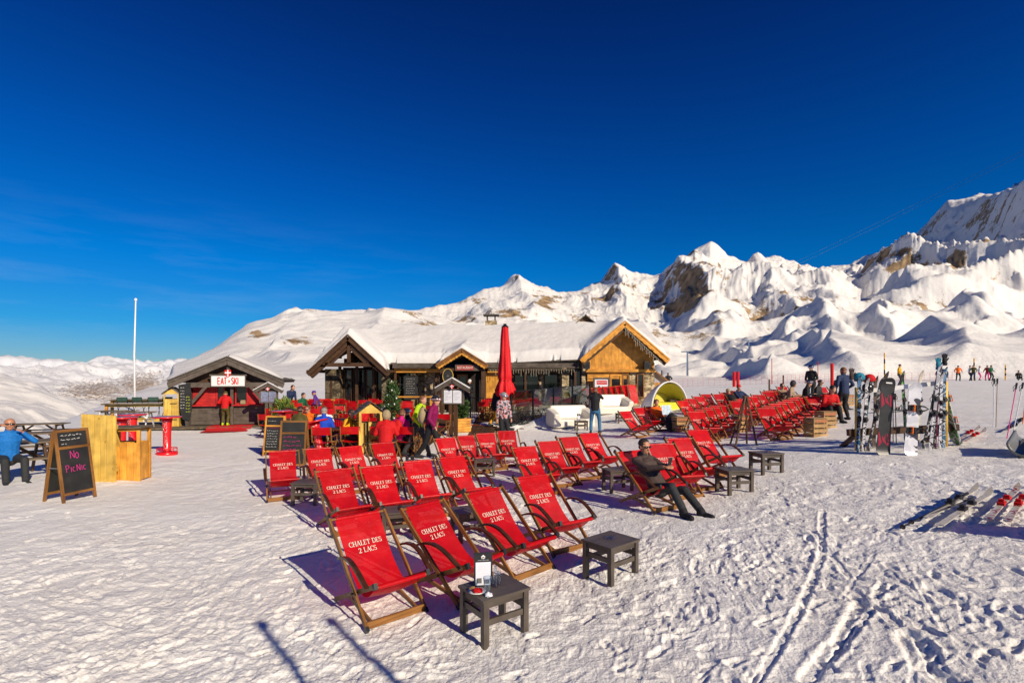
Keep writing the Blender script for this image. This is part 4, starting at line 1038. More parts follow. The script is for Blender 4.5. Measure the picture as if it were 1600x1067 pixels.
nk = MB(); nk.ell((.012, -.012, .022), (.045, .035, .018), 12, 7, noise=.5); nk.build('napkin', M['c_red'], pl)
cr_ = MB(); cr_.ell((-.035, .025, .022), (.03, .022, .014), 10, 6, noise=.6); cr_.build('bread_crust', M['crate_wood'], pl)
wn = MB(); wn.ell((0, 0, .018), (.032, .024, .018), 10, 6, noise=.7); w_ = wn.build('paper_napkin', M['paper']); w_.location = on_table(0, -.16, -.155); tag(w_, 'crumpled white paper napkin at the edge of the nearest table', 'napkin')
def ashtray(loc, label):
    o = MB().lathe([(.035, 0), (.052, .004), (.055, .024), (.048, .026), (.044, .010), (.001, .008)], 20).build('ashtray', M['glass'], None, True); o.location = loc; return tag(o, label, 'ashtray')
ashtray(on_table(1, .0, .0), 'round clear glass ashtray on the second nearest table')
ashtray(on_table(3, .0, .0), 'round clear glass ashtray on the table standing alone')

# ------------------------------------------------------------------ crate tables
CR = make_crate_table(); tag(CR, None, 'crate'); register(CR)
CRATES = [((1158, 674), 22, 'slatted wooden crate table behind the trestle', 1), ((1274, 681), 18, 'slatted wooden crate table nearest the ski rack', 1), ((1290, 668), 16, 'slatted wooden crate table behind the one nearest the ski rack', 1.0),
          ((1308, 645), 14, 'slatted wooden crate table by the standing person in dark blue', .9), ((1247, 634), 14, 'slatted wooden crate table behind the empty deckchairs', 1), ((1063, 674), 16, 'slatted wooden crate table beside the black backpack', 1),
          ((1137, 640), 12, 'slatted wooden crate table between the back deckchairs', 1), ((1322, 634), 12, 'slatted wooden crate table by the black jacket, highest up', 1)]
CLOC = []
for (p, rz, lb, k) in CRATES:
    c = hit(*p); o = place(CR, sunk(c), R(rz), FIRST, lb, 'slatted crate tables'); o.scale = (k * .84,) * 3; CLOC.append((c, R(rz)))

# folded deckchairs in a slanting row by the wall
def make_folded():
    root = empty('folded_deckchair', (0, 0, 0)); fw = M['frame_wood']
    for s in (-1, 1):
        MB().bar((0, s * .29, 0), (-.34, s * .29, 1.22), .022, .045).build('back_rail', fw, root)
        MB().bar((.05, s * .25, 0), (-.26, s * .25, 1.02), .022, .045).build('seat_rail', fw, root)
        MB().bar((.03, s * .32, .42), (-.12, s * .32, .86), .022, .045).build('armrest', M['arm_wood'], root)
    MB().bar((.0, -.28, .06), (.0, .28, .06), .022, .06).bar((-.335, -.29, 1.2), (-.335, .29, 1.2), .025, .025).build('cross_bar', fw, root)
    f = MB(); f.sheet([[(-.33 + .30 * t + .05 * math.sin(PI * t), .235 * j, 1.2 - .98 * t) for j in (-1, 0, 1)] for t in [k / 8 for k in range(9)]]); f.build('canvas', M['red_canvas'], root, True)
    return root
FD = make_folded(); tag(FD, None, 'deckchair'); register(FD)
for k in range(9):
    x = 4.05 + .30 * k; y = 27.55 - .09 * k
    o = place(FD, Vector((x, y, gzf(x, y) - .02)), R(-62 + random.uniform(-7, 7)), FIRST, 'folded red deckchair leaning in the row against the chalet wall', 'folded deckchairs against the chalet wall')
# ================================================================== BUILDINGS
def planks(mb, x0, x1, z0f, z1f, y, step=.16, th=.03, jitter=.008):
    """upright boards in the plane y; z0f, z1f may be numbers or functions of x"""
    x = x0
    while x < x1 - .02:
        w_ = min(step * random.uniform(.85, 1.15), x1 - x); a = z0f(x + w_ / 2) if callable(z0f) else z0f; b = z1f(x + w_ / 2) if callable(z1f) else z1f
        if b - a > .03: mb.bar((x + w_ / 2, y + random.uniform(-jitter, 0), a), (x + w_ / 2, y + random.uniform(-jitter, 0), b), w_ - .006, th, up=(0, 1, 0))
        x += w_
def hboards(mb, x0, x1, z0, z1, y, step=.18, th=.03):
    z = z0
    while z < z1 - .02:
        h_ = min(step, z1 - z); mb.bar((x0, y + random.uniform(-.008, 0), z + h_ / 2), (x1, y + random.uniform(-.008, 0), z + h_ / 2), th, h_ - .006); z += h_
def frame_rect(mb, x0, x1, z0, z1, y, t=.08, d=.08):
    mb.box(x0, x1, y - d / 2, y + d / 2, z1 - t, z1); mb.box(x0, x1, y - d / 2, y + d / 2, z0, z0 + t)
    mb.box(x0, x0 + t, y - d / 2, y + d / 2, z0 + t, z1 - t); mb.box(x1 - t, x1, y - d / 2, y + d / 2, z0 + t, z1 - t)
def window(parent, x0, x1, z0, z1, y, t=.07, mull=1, wood_='dark_wood', name='window'):
    m = MB(); frame_rect(m, x0, x1, z0, z1, y, t, .09)
    for k in range(mull):
        xm = x0 + (x1 - x0) * (k + 1) / (mull + 1); m.box(xm - t * .35, xm + t * .35, y - .03, y + .03, z0 + t, z1 - t)
    f = m.build(name, M[wood_], parent)
    MB().box(x0 + t * .5, x1 - t * .5, y + .002, y + .012, z0 + t * .5, z1 - t * .5).build('pane', M['window_dark'], f)
    return f
def icicles(mb, p0, p1, n, seed=0, drop=(.08, .4)):
    rnd = random.Random(seed); p0 = Vector(p0); p1 = Vector(p1)
    for k in range(n):
        a = p0.lerp(p1, k / n); b = p0.lerp(p1, (k + 1) / n); mb.bar(a, b, .007, .007)
        d = rnd.uniform(*drop); mb.bar(b, b - Vector((0, 0, d)), .006, .006)
        for q in range(int(d / .05)): c = b - Vector((rnd.uniform(-.012, .012), 0, .05 * q + .03)); mb.bar(c, c - Vector((0, 0, .022)), .018, .018)
def shield(mb_r, mb_w, c, s, y):
    x, z = c
    mb_r.poly([(x - s, y, z + s), (x + s, y, z + s), (x + s, y, z - s * .2), (x + s * .6, y, z - s * .9), (x, y, z - s * 1.3), (x - s * .6, y, z - s * .9), (x - s, y, z - s * .2)], (0, .02, 0))
    mb_w.bar((x - s * .98, y - .002, z + s * .12), (x + s * .98, y - .002, z + s * .12), .006, s * .42); mb_w.bar((x, y - .004, z - s * 1.1), (x, y - .004, z + s * .98), s * .42, .006, up=(0, 1, 0))

# ------------------------------------------------------------------ the chalet restaurant
ZF = .32
ch = empty('chalet_restaurant', (0, 0, 0), 0, 'long wooden chalet restaurant under a thick roof of snow', 'restaurant')
LG = dict(x=-8.65, y=27.0, ap=4.45, sl=.92, hw=2.0); RG = dict(x=6.1, y=27.7, ap=5.25, sl=.86, hw=2.25); PO = dict(x=-2.63, y=26.9, ap=3.72, sl=.62, hw=1.22)
def roof_z(x, y):
    x = np.asarray(x, float); y = np.asarray(y, float)
    ridge = 5.15 + .22 * sstep(x, -2, 5)
    main = np.where(y < 32.6, ridge - .47 * (32.6 - y), ridge - .47 * (y - 32.6))
    main = np.where((x > -10.9) & (x < 8.7), main, -9) + 0 * x
    l = np.where((y >= LG['y'] - .01) & (y < 33) & (np.abs(x - LG['x']) < LG['hw'] + .4), LG['ap'] - LG['sl'] * np.abs(x - LG['x']) + .06 * (y - 27), -9)
    r = np.where((y >= RG['y'] - .01) & (y < 33.4) & (np.abs(x - RG['x']) < RG['hw'] + .4), RG['ap'] - RG['sl'] * np.abs(x - RG['x']) , -9)
    p = np.where((y >= PO['y'] - .01) & (y < 30.5) & (np.abs(x - PO['x']) < PO['hw']), PO['ap'] - PO['sl'] * np.abs(x - PO['x']), -9)
    return main, l, r, p
def foot(x, y):
    """distance inside the outline of the roof, per wing"""
    dm = np.minimum.reduce([x + 10.8, 8.6 - x, y - 28.15, 37 - y]); dl = np.minimum.reduce([x - (LG['x'] - LG['hw']), (LG['x'] + LG['hw']) - x, y - LG['y'], 36 - y])
    dr = np.minimum.reduce([x - (RG['x'] - RG['hw']), (RG['x'] + RG['hw']) - x, y - RG['y'], 36 - y]); dp = np.minimum.reduce([x - (PO['x'] - PO['hw']), (PO['x'] + PO['hw']) - x, y - PO['y'], 36 - y])
    return dm, dl, dr, dp
def roof_sheet(name, step, snow, mat, parent, zoff=0.0, inset=0.0):
    xs = np.arange(-11.3, 9.1, step); ys = np.arange(26.8, 37.2, step); X, Y = np.meshgrid(xs, ys)
    dm, dl, dr, dp = foot(X, Y); ins = np.maximum.reduce([dm, dl, dr, dp]) - inset
    if snow: ins = ins + .07 * fbm(X * 1.7, Y * 1.7, 21, 3)
    zs = roof_z(X, Y); Z = np.maximum.reduce([np.where(d > -.12, z, -9) for d, z in zip((dm, dl, dr, dp), zs)])
    if snow:
        # snow lies smoothly over the valleys between the wings
        cand = [np.where(d > -.05, z, -9) for d, z in zip((dm, dl, dr, dp), zs)]
        k = .22; S = sum(np.exp(np.clip((c - Z) / k, -30, 0)) for c in cand)
        Zs = Z + k * np.log(S)
        thick = .50 * np.sqrt(np.clip(ins / .22, 0, 1)) * (1 - .5 * np.exp(-np.maximum(0, np.where(dl > 0, Y - LG['y'], 9)) / .25)) * (1 - .55 * np.exp(-np.maximum(0, np.where(dr > 0, Y - RG['y'], 9)) / .3))
        thick = thick * (1 - .35 * sstep(np.abs(X - PO['x']), 1.3, .2) * sstep(Y, 28.6, 27))
        Z = Zs + thick + .10 * fbm(X * .45, Y * .45, 4, 3) + .03 * fbm(X * 2.2, Y * 2.2, 8, 3) + .16 * sstep(X, -6.5, -4.8) * (1 - sstep(X, -4.6, -3.6)) * sstep(Y, 30, 28.3) * 0
    Z = Z + zoff
    nr, nc = X.shape; keep = (ins > 0.0) & (Z > 0)
    idx = -np.ones(X.shape, int); vs = []; fs = []
    cell = keep[:-1, :-1] & keep[1:, :-1] & keep[:-1, 1:] & keep[1:, 1:]
    for i, j in zip(*np.nonzero(cell)):
        q = []
        for a, b in ((i, j), (i, j + 1), (i + 1, j + 1), (i + 1, j)):
            if idx[a, b] < 0: idx[a, b] = len(vs); vs.append((X[a, b], Y[a, b], Z[a, b]))
            q.append(idx[a, b])
        fs.append(tuple(q))
    mb = MB(); mb._add(vs, fs)
    if snow:   # a skirt that hangs over the eaves
        from collections import Counter
        E = {}
        for f in fs:
            for a, b in zip(f, f[1:] + f[:1]):
                E.setdefault((min(a, b), max(a, b)), []).append((a, b))
        n0 = len(vs); low = {}
        extra = []; ef = []
        for k2, l in E.items():
            if len(l) == 1:
                a, b = l[0]
                for q in (a, b):
                    if q not in low:
                        x, y, z = vs[q]; zz = float(np.maximum.reduce([np.where(d > -.3, zq, -9) for d, zq in zip(foot(np.array(x), np.array(y)), roof_z(np.array(x), np.array(y)))]))
                        low[q] = n0 + len(extra); extra.append((x, y, min(z - .02, zz) if zz > z - .8 else z - .25))
                ef.append((b, a, low[a], low[b]))
        mb2 = MB(); mb2._add(vs + extra, fs + ef); mb = mb2
    o = mb.build(name, mat, parent, True)
    return o
def clean_snow(name, c=(.74, .72, .70), b=.5):
    m, nt, bs = nmat(name); no, cr = noise_mix(nt, tuple(v * .97 for v in c), c, 1.2); nt.links.new(cr.outputs['Color'], bs.inputs['Base Color'])
    bs.inputs['Roughness'].default_value = .7; bs.inputs['Specular IOR Level'].default_value = .15
    n2 = N(nt, 'ShaderNodeTexNoise'); n2.inputs['Scale'].default_value = 5; n2.inputs['Detail'].default_value = 7; tc = N(nt, 'ShaderNodeTexCoord'); nt.links.new(tc.outputs['Object'], n2.inputs['Vector'])
    add_bump(nt, bs, n2.outputs['Fac'], b, .05); return m
M['roof_snow'] = clean_snow('roof_snow')
roof = roof_sheet('roof', .10, False, M['slate'], ch, zoff=-.02)
sol = roof.modifiers.new('thickness', 'SOLIDIFY'); sol.thickness = .10; sol.offset = -1
snowcap = roof_sheet('snow_cover', .065, True, M['roof_snow'], roof)
def barge(g, parent, dark, y, ext=.12, w_=.24, y2=None, th=.05):
    x, ap, sl, hw = g['x'], g['ap'], g['sl'], g['hw'] + ext
    m = MB()
    for s in (-1, 1):
        for (dz, hh, dy) in ((-.06, w_, 0), (.07, .07, -.03)):
            m.bar((x + s * .0, y + dy, ap + dz), (x + s * hw, y + dy, ap - sl * hw + dz), th, hh, up=(0, 0, 1))
    return m.build('barge_board', M[dark], parent)
barge(LG, ch, 'dark_wood', LG['y'] - .04); barge(RG, ch, 'orange_wood', RG['y'] - .04); barge(PO, ch, 'dark_wood2' if 'dark_wood2' in M else 'frame_wood', PO['y'] - .04, w_=.2)
ft = MB()
for (g, y) in ((RG, RG['y'] - .09), (PO, PO['y'] - .09)):       # scalloped lower edge of the gable boards
    for s in (-1, 1):
        n = 16
        for k in range(n):
            a = k / n; b = (k + 1) / n; L = g['hw']
            xa, xb = g['x'] + s * L * a, g['x'] + s * L * b; za = g['ap'] - g['sl'] * L * (a + b) / 2 - .2
            ft.bar((xa, y, za + s * 0 + g['sl'] * L * (b - a) / 2), (xb, y, za - g['sl'] * L * (b - a) / 2), .03, .07 + .04 * (k % 2))
ft.build('valance', M['orange_wood'], ch)
# eaves
ev = MB(); ev.bar((-6.55, 28.1, 2.96), (-3.9, 28.1, 2.96), .05, .16); ev.bar((-1.35, 28.1, 2.98), (3.7, 28.1, 2.98), .05, .18); ev.bar((-6.55, 28.06, 2.83), (-3.9, 28.06, 2.83), .06, .07); ev.bar((-1.35, 28.06, 2.84), (3.7, 28.06, 2.84), .08, .08)
ev.build('eaves_board', M['grey_wood'], ch)
ov = MB(); hboards(ov, -6.5, -3.95, 2.55, 2.77, 28.3, .2); hboards(ov, -1.35, -.3, 2.55, 2.77, 28.3, .2); ov.build('orange_valance', M['orange_wood'], ch)
st = MB()
for s in (-1, 1): st.bar((LG['x'] + s * 2.2, 27.1, 2.6), (LG['x'] + s * 2.2, 33, 2.75), .08, .14)
st.build('side_eaves', M['dark_wood'], ch)
# rafters and trusses under the gables
tr = MB()
for g, yy in ((LG, LG['y'] + .15), (RG, RG['y'] + .15)):
    for s in (-1, 1): tr.bar((g['x'], yy, g['ap'] - .32), (g['x'] + s * g['hw'], yy, g['ap'] - g['sl'] * g['hw'] - .3), .16, .2)
    for k in range(1, 5):
        for s in (-1, 1):
            xx = g['x'] + s * g['hw'] * k / 4.6; tr.bar((xx, yy - .1, g['ap'] - g['sl'] * abs(xx - g['x']) - .24), (xx, yy + 1.3, g['ap'] - g['sl'] * abs(xx - g['x']) - .24), .14, .16)
tr.bar((LG['x'], LG['y'] + .15, 3.0), (LG['x'], LG['y'] + .15, 4.3), .16, .16, up=(0, 1, 0)); tr.bar((LG['x'] - 1.6, LG['y'] + .15, 2.95), (LG['x'] + 1.7, LG['y'] + .15, 2.95), .16, .2)
tr.bar((LG['x'] - .9, LG['y'] + .12, 3.05), (LG['x'] - .1, LG['y'] + .12, 3.8), .1, .12); tr.bar((LG['x'] + .9, LG['y'] + .12, 3.05), (LG['x'] + .1, LG['y'] + .12, 3.8), .1, .12)
tr.build('roof_truss', M['dark_wood'], ch)
# body of the building
wl = MB()
wl.box(-6.6, -4.0, 29.6, 30.0, ZF - .4, 2.95); wl.box(-5.75, -5.45, 29.0, 29.6, ZF - .4, 2.9)
wl.box(-4.95, -4.0, 29.0, 29.6, ZF - .4, 2.9); wl.box(-1.0, 3.4, 29.9, 30.2, ZF - .4, 2.95); wl.box(2.8, 3.2, 28.6, 29.5, ZF - .4, 2.9); wl.box(3.35, 4.1, 29.3, 29.7, ZF - .4, 3.0)
wl.box(6.55, 7.95, 28.55, 34, ZF - .5, 3.1); wl.box(4.2, 6.55, 28.65, 29.0, ZF - .5, 1.35); wl.box(3.9, 4.2, 28.62, 34, ZF - .5, 3.2)
wl.build('stone_wall', M['stone'], ch)
wl = MB(); wl.box(-10.3, -9.55, 28.2, 34, ZF - .4, 2.75); wl.box(-7.2, -6.8, 28.3, 31, ZF - .4, 2.9); wl.build('stone_wall', M['stone_shade_paint'], ch)
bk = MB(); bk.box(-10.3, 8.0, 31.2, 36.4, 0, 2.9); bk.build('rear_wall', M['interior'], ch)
# left gable front: dark glazing between posts
gw = MB()
planks(gw, -9.55, -7.2, 2.9, lambda x: LG['ap'] - LG['sl'] * abs(x - LG['x']) - .35, 29.1, .2); gw.build('gable_boards', M['dark_wood'], ch)
for a, b in ((-9.5, -9.0), (-8.95, -8.3), (-8.25, -7.75), (-7.7, -7.25)): window(ch, a, b, ZF, 2.75, 28.9, .07, 0)
for a, b in ((-9.0, -8.6), (-8.45, -8.05)): window(ch, a, b, 3.0, 3.5, 28.95, .05, 0)
ps = MB()
for x in (-9.6, -8.65, -7.72, -7.1): ps.bar((x, 28.55, ZF - .2), (x, 28.55, 2.95), .14, .14, up=(0, 1, 0))
for x in (-6.45, -4.2, -3.8, -1.5, -.35, .75, 3.5): ps.bar((x, 28.35, ZF - .2), (x, 28.35, 2.8), .12, .12, up=(0, 1, 0))
ps.build('posts', M['dark_wood'], ch).name = 'post_frame'
sm = MB(); sm.box(-10.0, -9.9, 28.15, 28.2, 1.0, 2.3); s_ = sm.build('side_window', M['dark_wood'], ch)
# middle: glazing and boards
for a, b in ((-6.5, -5.8), (-3.75, -3.35)): window(ch, a, b, ZF, 2.6, 29.2, .08, 0, 'dark_wood')
window(ch, .1, 1.6, 1.0, 2.5, 29.85, .08, 1, 'dark_wood'); window(ch, 1.85, 2.7, 1.1, 2.5, 29.85, .07, 0, 'dark_wood')
dp = MB(); planks(dp, -1.45, -.35, ZF - .1, 2.56, 28.6, .17); dp.build('orange_boards', M['orange_wood'], ch)
dk = MB(); planks(dk, -.3, .1, ZF - .1, 2.6, 29.3, .17); planks(dk, -4.05, -3.75, ZF - .1, 2.8, 28.5, .17); dk.build('dark_boards', M['dark_wood'], ch)
# porch with its door
pp = MB()
for x in (-3.72, -1.55): pp.bar((x, 27.15, ZF - .3), (x, 27.15, 2.9), .15, .15, up=(0, 1, 0))
pp.bar((-3.75, 27.15, 2.7), (-1.5, 27.15, 2.7), .14, .14); pp.build('porch_frame', M['dark_wood'], ch)
dr = MB(); frame_rect(dr, -3.05, -2.45, ZF, 2.45, 28.4, .12, .08); dr.box(-3.05, -2.45, 28.38, 28.44, ZF + .12, ZF + .9); d_ = dr.build('door', M['frame_wood'], ch)
MB().box(-2.95, -2.55, 28.39, 28.41, ZF + .9, 2.35).build('pane', M['window_dark'], d_)
MB().box(-2.4, -1.7, 28.9, 28.95, ZF, 2.5).build('doorway', M['interior'], ch)  # near-black sheet in place of the shade within
sg = MB(); sg.bar((-3.0, 27.02, 2.79), (-1.75, 27.02, 2.79), .04, .32); s_ = sg.build('name_board', M['grey_wood'], ch)
l = MB(); l.bar((-2.92, 26.995, 2.79), (-2.02, 26.995, 2.79), .006, .25); l.build('red_panel', plain('dull_red_paint', (.38, .03, .03), .6, .2), s_)
l = MB(); write(l, 'RESTAURANT', .19, (-2.47, 26.985, 2.79), (1, 0, 0), (0, 0, 1), sx=.72); l.build('lettering', M['letter'], s_)
rs = empty('hanging_sign', (-3.35, 26.75, 2.35), 0, 'oval dark sign hanging under the porch roof', 'sign')
v = MB(); v.tube([(.27 * math.cos(t * PI / 12), 0, .38 * math.sin(t * PI / 12)) for t in range(24)], .022, 6, closed=True); v.build('rim', M['yellow_wood'], rs)
MB().poly([(.26 * math.cos(t * PI / 12), -.01, .37 * math.sin(t * PI / 12)) for t in range(24)][::-1], (0, .03, 0)).build('board', M['chalk_black'], rs)
l = MB(); scribble(l, (-.12, -.016, .1), (1, 0, 0), (0, 0, 1), .24, .05, 3); l.poly([(-.08, -.016, -.02), (.08, -.016, -.02), (0, -.016, .06)]); l.build('lettering', M['tile_grey'], rs)
# right gable
gb = MB(); planks(gb, 4.25, 7.9, 2.62, lambda x: RG['ap'] - RG['sl'] * abs(x - RG['x']) - .25, 28.5, .19); g_ = gb.build('gable_boards', M['orange_wood'], ch)
gb = MB(); hboards(gb, 4.2, 6.5, 2.2, 2.6, 28.52, .2); planks(gb, 4.2, 5.35, 1.35, 2.2, 28.56, .2); gb.bar((4.1, 28.4, 2.66), (7.95, 28.4, 2.66), .16, .16); gb.build('lower_boards', M['orange_wood'], ch)
window(ch, 5.45, 6.1, 1.3, 2.45, 28.5, .09, 0, 'orange_wood'); window(ch, 6.12, 6.5, .5, 2.5, 28.5, .08, 0, 'frame_wood'); window(ch, 6.95, 7.35, 1.15, 2.5, 28.5, .06, 0, 'frame_wood')
window(ch, 3.3, 3.92, ZF, 2.7, 28.9, .09, 0, 'black')
bs_ = empty('restaurant_sign', (4.93, 28.22, 1.78), 0, 'framed sign with red restaurant lettering and a small house emblem', 'sign')
m = MB(); frame_rect(m, -.46, .46, -.5, .5, 0, .09, .07); m.build('frame', M['grey_wood'], bs_)
MB().box(-.38, .38, -.01, .01, -.42, .42).build('board', M['paper'], bs_)
MB().box(-.26, .30, -.018, -.012, .12, .33).build('red_panel', M['red_paint'], bs_)
l = MB(); write(l, 'RESTAURANT', .115, (.02, -.022, .225), (1, 0, 0), (0, 0, 1), sx=.72); l.build('lettering', M['white_paint'], bs_)
l = MB(); l.poly([(-.25, -.014, -.05), (-.03, -.014, -.05), (-.14, -.014, .06)]); l.box(-.21, -.18, -.016, -.012, -.2, -.05); l.box(-.10, -.07, -.016, -.012, -.2, -.05); l.box(-.16, -.12, -.016, -.012, -.12, -.05); write(l, '2 LACS', .09, (.14, -.014, -.11), (1, 0, 0), (0, 0, 1)); l.build('house_emblem', M['black'], bs_)
for x, lb in ((4.1, 'black outdoor loudspeaker under the gable, window side'), (7.4, 'black outdoor loudspeaker under the gable, stone side')):
    sp = empty('loudspeaker', (x, 28.15, 2.95), R(8), lb, 'loudspeaker')
    MB().box(-.16, .16, -.12, .12, -.2, .2, 'z').build('cabinet', M['black'], sp); MB().box(-.13, .13, -.128, -.12, -.17, .17, 'z').build('grille', M['dark_metal'], sp); MB().bar((0, .1, 0), (0, .4, .1), .04, .04).build('bracket', M['dark_metal'], sp)
# lean-to at the far end
lt_ = MB(); lt_.bar((8.0, 29.2, 2.6), (9.1, 29.2, 1.75), 1.6, .08, up=(0, 0, 1)); lt_.build('lean_to_roof', M['frame_wood'], ch)
lt_ = MB(); planks(lt_, 8.0, 8.6, .2, 2.0, 28.7, .16); lt_.build('lean_to_boards', M['orange_wood'], ch); window(ch, 8.1, 8.45, 1.0, 1.6, 28.66, .05, 0, 'frame_wood')
# chimney and ventilation house on the ridge
MB().bar((-1.35, 33.2, 4.9), (-1.35, 33.2, 5.95), .85, .7, up=(0, 1, 0), taper=.86).build('chimney', M['stone'], roof)
c_ = MB(); c_.bar((-1.85, 33.2, 6.32), (-.85, 33.2, 6.32), .9, .07)
for i in (-1, 1):
    for j in (-1, 1): c_.bar((-1.35 + i * .25, 33.2 + j * .22, 5.93), (-1.35 + i * .25, 33.2 + j * .22, 6.3), .08, .08, up=(0, 1, 0))
c_.bar((-1.35, 33.2, 6.35), (-1.35, 33.2, 6.75), .03, .03, up=(0, 1, 0)); c_.build('chimney_cap', M['slate'], roof)
c_ = MB(); c_.poly([(4.0, 32.5, 5.55), (5.3, 32.5, 5.55), (4.65, 32.5, 6.2)], (0, 1.3, 0)); c_.build('roof_vent', M['dark_wood'], roof)
c_ = MB(); c_.bar((4.62, 33.1, 6.25), (5.55, 33.1, 5.5), 1.7, .05, up=(0, 0, 1)); c_.bar((4.68, 33.1, 6.25), (3.75, 33.1, 5.5), 1.7, .05, up=(0, 0, 1)); c_.build('roof_vent_slates', M['slate'], roof)
# strings of fairy lights
fl = MB(); icicles(fl, (-1.3, 28.0, 2.72), (3.4, 28.0, 2.72), 34, 1); o = fl.build('light_string', M['bulb']); tag(o, 'dripping light string along the eaves behind the parasol', 'light string', 'light strings on the chalet')
fl = MB(); icicles(fl, (RG['x'], RG['y'] + .3, RG['ap'] - .5), (RG['x'] + 2.1, RG['y'] + .3, RG['ap'] - 2.2), 22, 2); o = fl.build('light_string', M['bulb']); tag(o, 'dripping light string under the sunlit gable', 'light string', 'light strings on the chalet')
# trough and boards before the stone wall
tb_ = empty('trough_bench', (-5.3, 27.3, gzf(-5.3, 27.3) - .02), 0, 'long wooden sideboard against the stone wall', 'sideboard')
MB().bar((-1.1, 0, .95), (1.1, 0, .95), .5, .07).build('top', M['orange_wood'], tb_); MB().bar((-1.0, 0, .35), (1.0, 0, .35), .4, .06).build('shelf', M['orange_wood'], tb_)
for x in (-1, 1): MB().box(x * 1.0 - .05, x * 1.0 + .05, -.2, .2, 0, .91, 'z').build('leg', M['orange_wood'], tb_)
cb = empty('chalkboard', (-5.6, 28.4, 1.6), 0, 'tall grey chalkboard menu hung on the stone wall', 'chalkboard')
MB().box(-.38, .38, -.02, .02, -.55, .75, 'z').build('slate', M['chalk_black'], cb)
l = MB(); [scribble(l, (-.28, -.03, .6 - .13 * k), (1, 0, 0), (0, 0, 1), .5 - .1 * (k % 2), .05, k, .008) for k in range(7)]; l.build('lettering', M['chalk_white'], cb)

# ------------------------------------------------------------------ kiosk
KP = hit(362, 668); KR = R(14); KS = .84; KZ = .97
KSC = (KS, KS, KZ)
kx = empty('kiosk', (KP.x, KP.y, KP.z + .02), KR, 'small wooden snack kiosk with red boards under a gabled slate roof', 'kiosk', scale=KSC)
ZK = .16
dkk = MB()
for k in range(44): x = -6.2 + .2 * k; dkk.bar((x, -1.55 + .05 * math.sin(k * 1.7), .1), (x, 2.9, .1), .19, .05)
dk_o = dkk.build('wooden_deck', M['deck_wood']); dk_o.location = kx.location; dk_o.rotation_euler = (0, 0, KR); dk_o.scale = KSC; o.scale = KSC; tag(dk_o, 'weathered plank deck around the snack kiosk', 'deck')
KF = MB()
for x, y in ((-1.95, -.55), (1.9, -.55)): KF.bar((x, y, ZK - .1), (x, y, 2.05), .17, .17, up=(0, 1, 0))
KF.bar((-2.0, -.55, 2.0), (2.0, -.55, 2.0), .18, .22)
for s in (-1, 1): KF.bar((s * 1.9, -.58, 1.0), (s * 1.05, -.58, 1.95), .1, .14)
KF.bar((0, -.55, 2.1), (0, -.55, 2.9), .16, .16, up=(0, 1, 0)); KF.bar((.12, -.4, ZK), (.12, -.4, 1.9), .14, .1, up=(0, 1, 0))
KF.build('timber_frame', M['grey_wood'], kx)
hb = MB(); hboards(hb, -1.9, 1.9, ZK, 1.02, -.22, .17, .06); hb.box(-1.95, -1.88, -.5, 2.3, ZK, 1.95, 'y'); hb.box(1.86, 1.92, -.3, 2.3, ZK, 1.95, 'y'); hb.box(-1.9, 1.9, 2.2, 2.3, ZK, 2.0); hb.build('wall', M['grey_wood'], kx)
rb = MB(); hboards(rb, -1.85, -.75, 1.08, 1.95, -.1, .14, .04); hboards(rb, .85, 1.85, 1.08, 1.95, -.1, .14, .04); rb.bar((-1.9, -.3, 1.05), (1.9, -.3, 1.05), .34, .06); rb.build('red_boards', M['kiosk_red'], kx)
for a, b, nme in ((-.72, -.3, 'window'), (.2, .85, 'window')):
    m = MB(); frame_rect(m, a, b, 1.08, 1.95, -.12, .07, .08); f = m.build('window', M['kiosk_red'], kx); MB().box(a + .05, b - .05, -.11, -.1, 1.12, 1.9).build('pane', M['window_dark'], f)
MB().box(-.3, .2, -.02, .0, 1.08, 1.95).build('hatch', M['interior'], kx)  # dark sheet standing in for shade behind the counter
bx_ = MB(); bx_.box(.5, .75, -.3, -.15, 1.10, 1.16); bx_.box(.5, .75, -.3, -.15, 1.165, 1.22); bx_.box(.52, .74, -.3, -.15, 1.225, 1.28); o = bx_.build('takeaway_boxes', M['c_khaki']); o.location = kx.location; o.rotation_euler = (0, 0, KR); o.scale = KSC; o.name = 'takeaway_box'; tag(o, 'pale takeaway boxes piled on the kiosk counter', 'box')
rf = MB()
for s in (-1, 1):
    rf.bar((0, .9, 3.22), (s * 2.75, .9, 2.14), 3.5, .07, up=(0, 0, 1))
    rf.bar((0, .92, 3.30), (s * 2.8, .92, 2.20), 3.6, .05, up=(0, 0, 1))
krf = rf.build('roof', M['slate'], kx)
rr_ = MB()
for s in (-1, 1):
    for (yy, dz, hh) in ((-.82, -.14, .24), (-.86, -.01, .07)): rr_.bar((0, yy, 3.2 + dz), (s * 2.78, yy, 2.11 + dz), .06, hh)
rr_.build('barge_board', M['grey_wood'], kx)
gbk = MB(); planks(gbk, -2.3, 2.3, 2.1, lambda x: 3.05 - .39 * abs(x), -.25, .2); gbk.build('gable_boards', M['dark_wood'], kx)
def roof_snow_strip(parent, s):
    rows = []
    for i in range(17):
        u = i / 16
        rows.append([((s * (.02 + 2.72 * u)), -.72 + 3.3 * v, 3.30 - 1.09 * u + (.17 * math.sin(PI * min(1, .08 + u * .95)) ** .5 + .03 * math.sin(9 * u + 5 * v)) * min(1, v * 9 + .1, (1 - v) * 9 + .1)) for v in [k / 20 for k in range(21)]])
    m = MB(); m.sheet(rows if s < 0 else rows[::-1]); return m.build('snow_cover', M['roof_snow'], parent, True)
roof_snow_strip(krf, -1); roof_snow_strip(krf, 1)
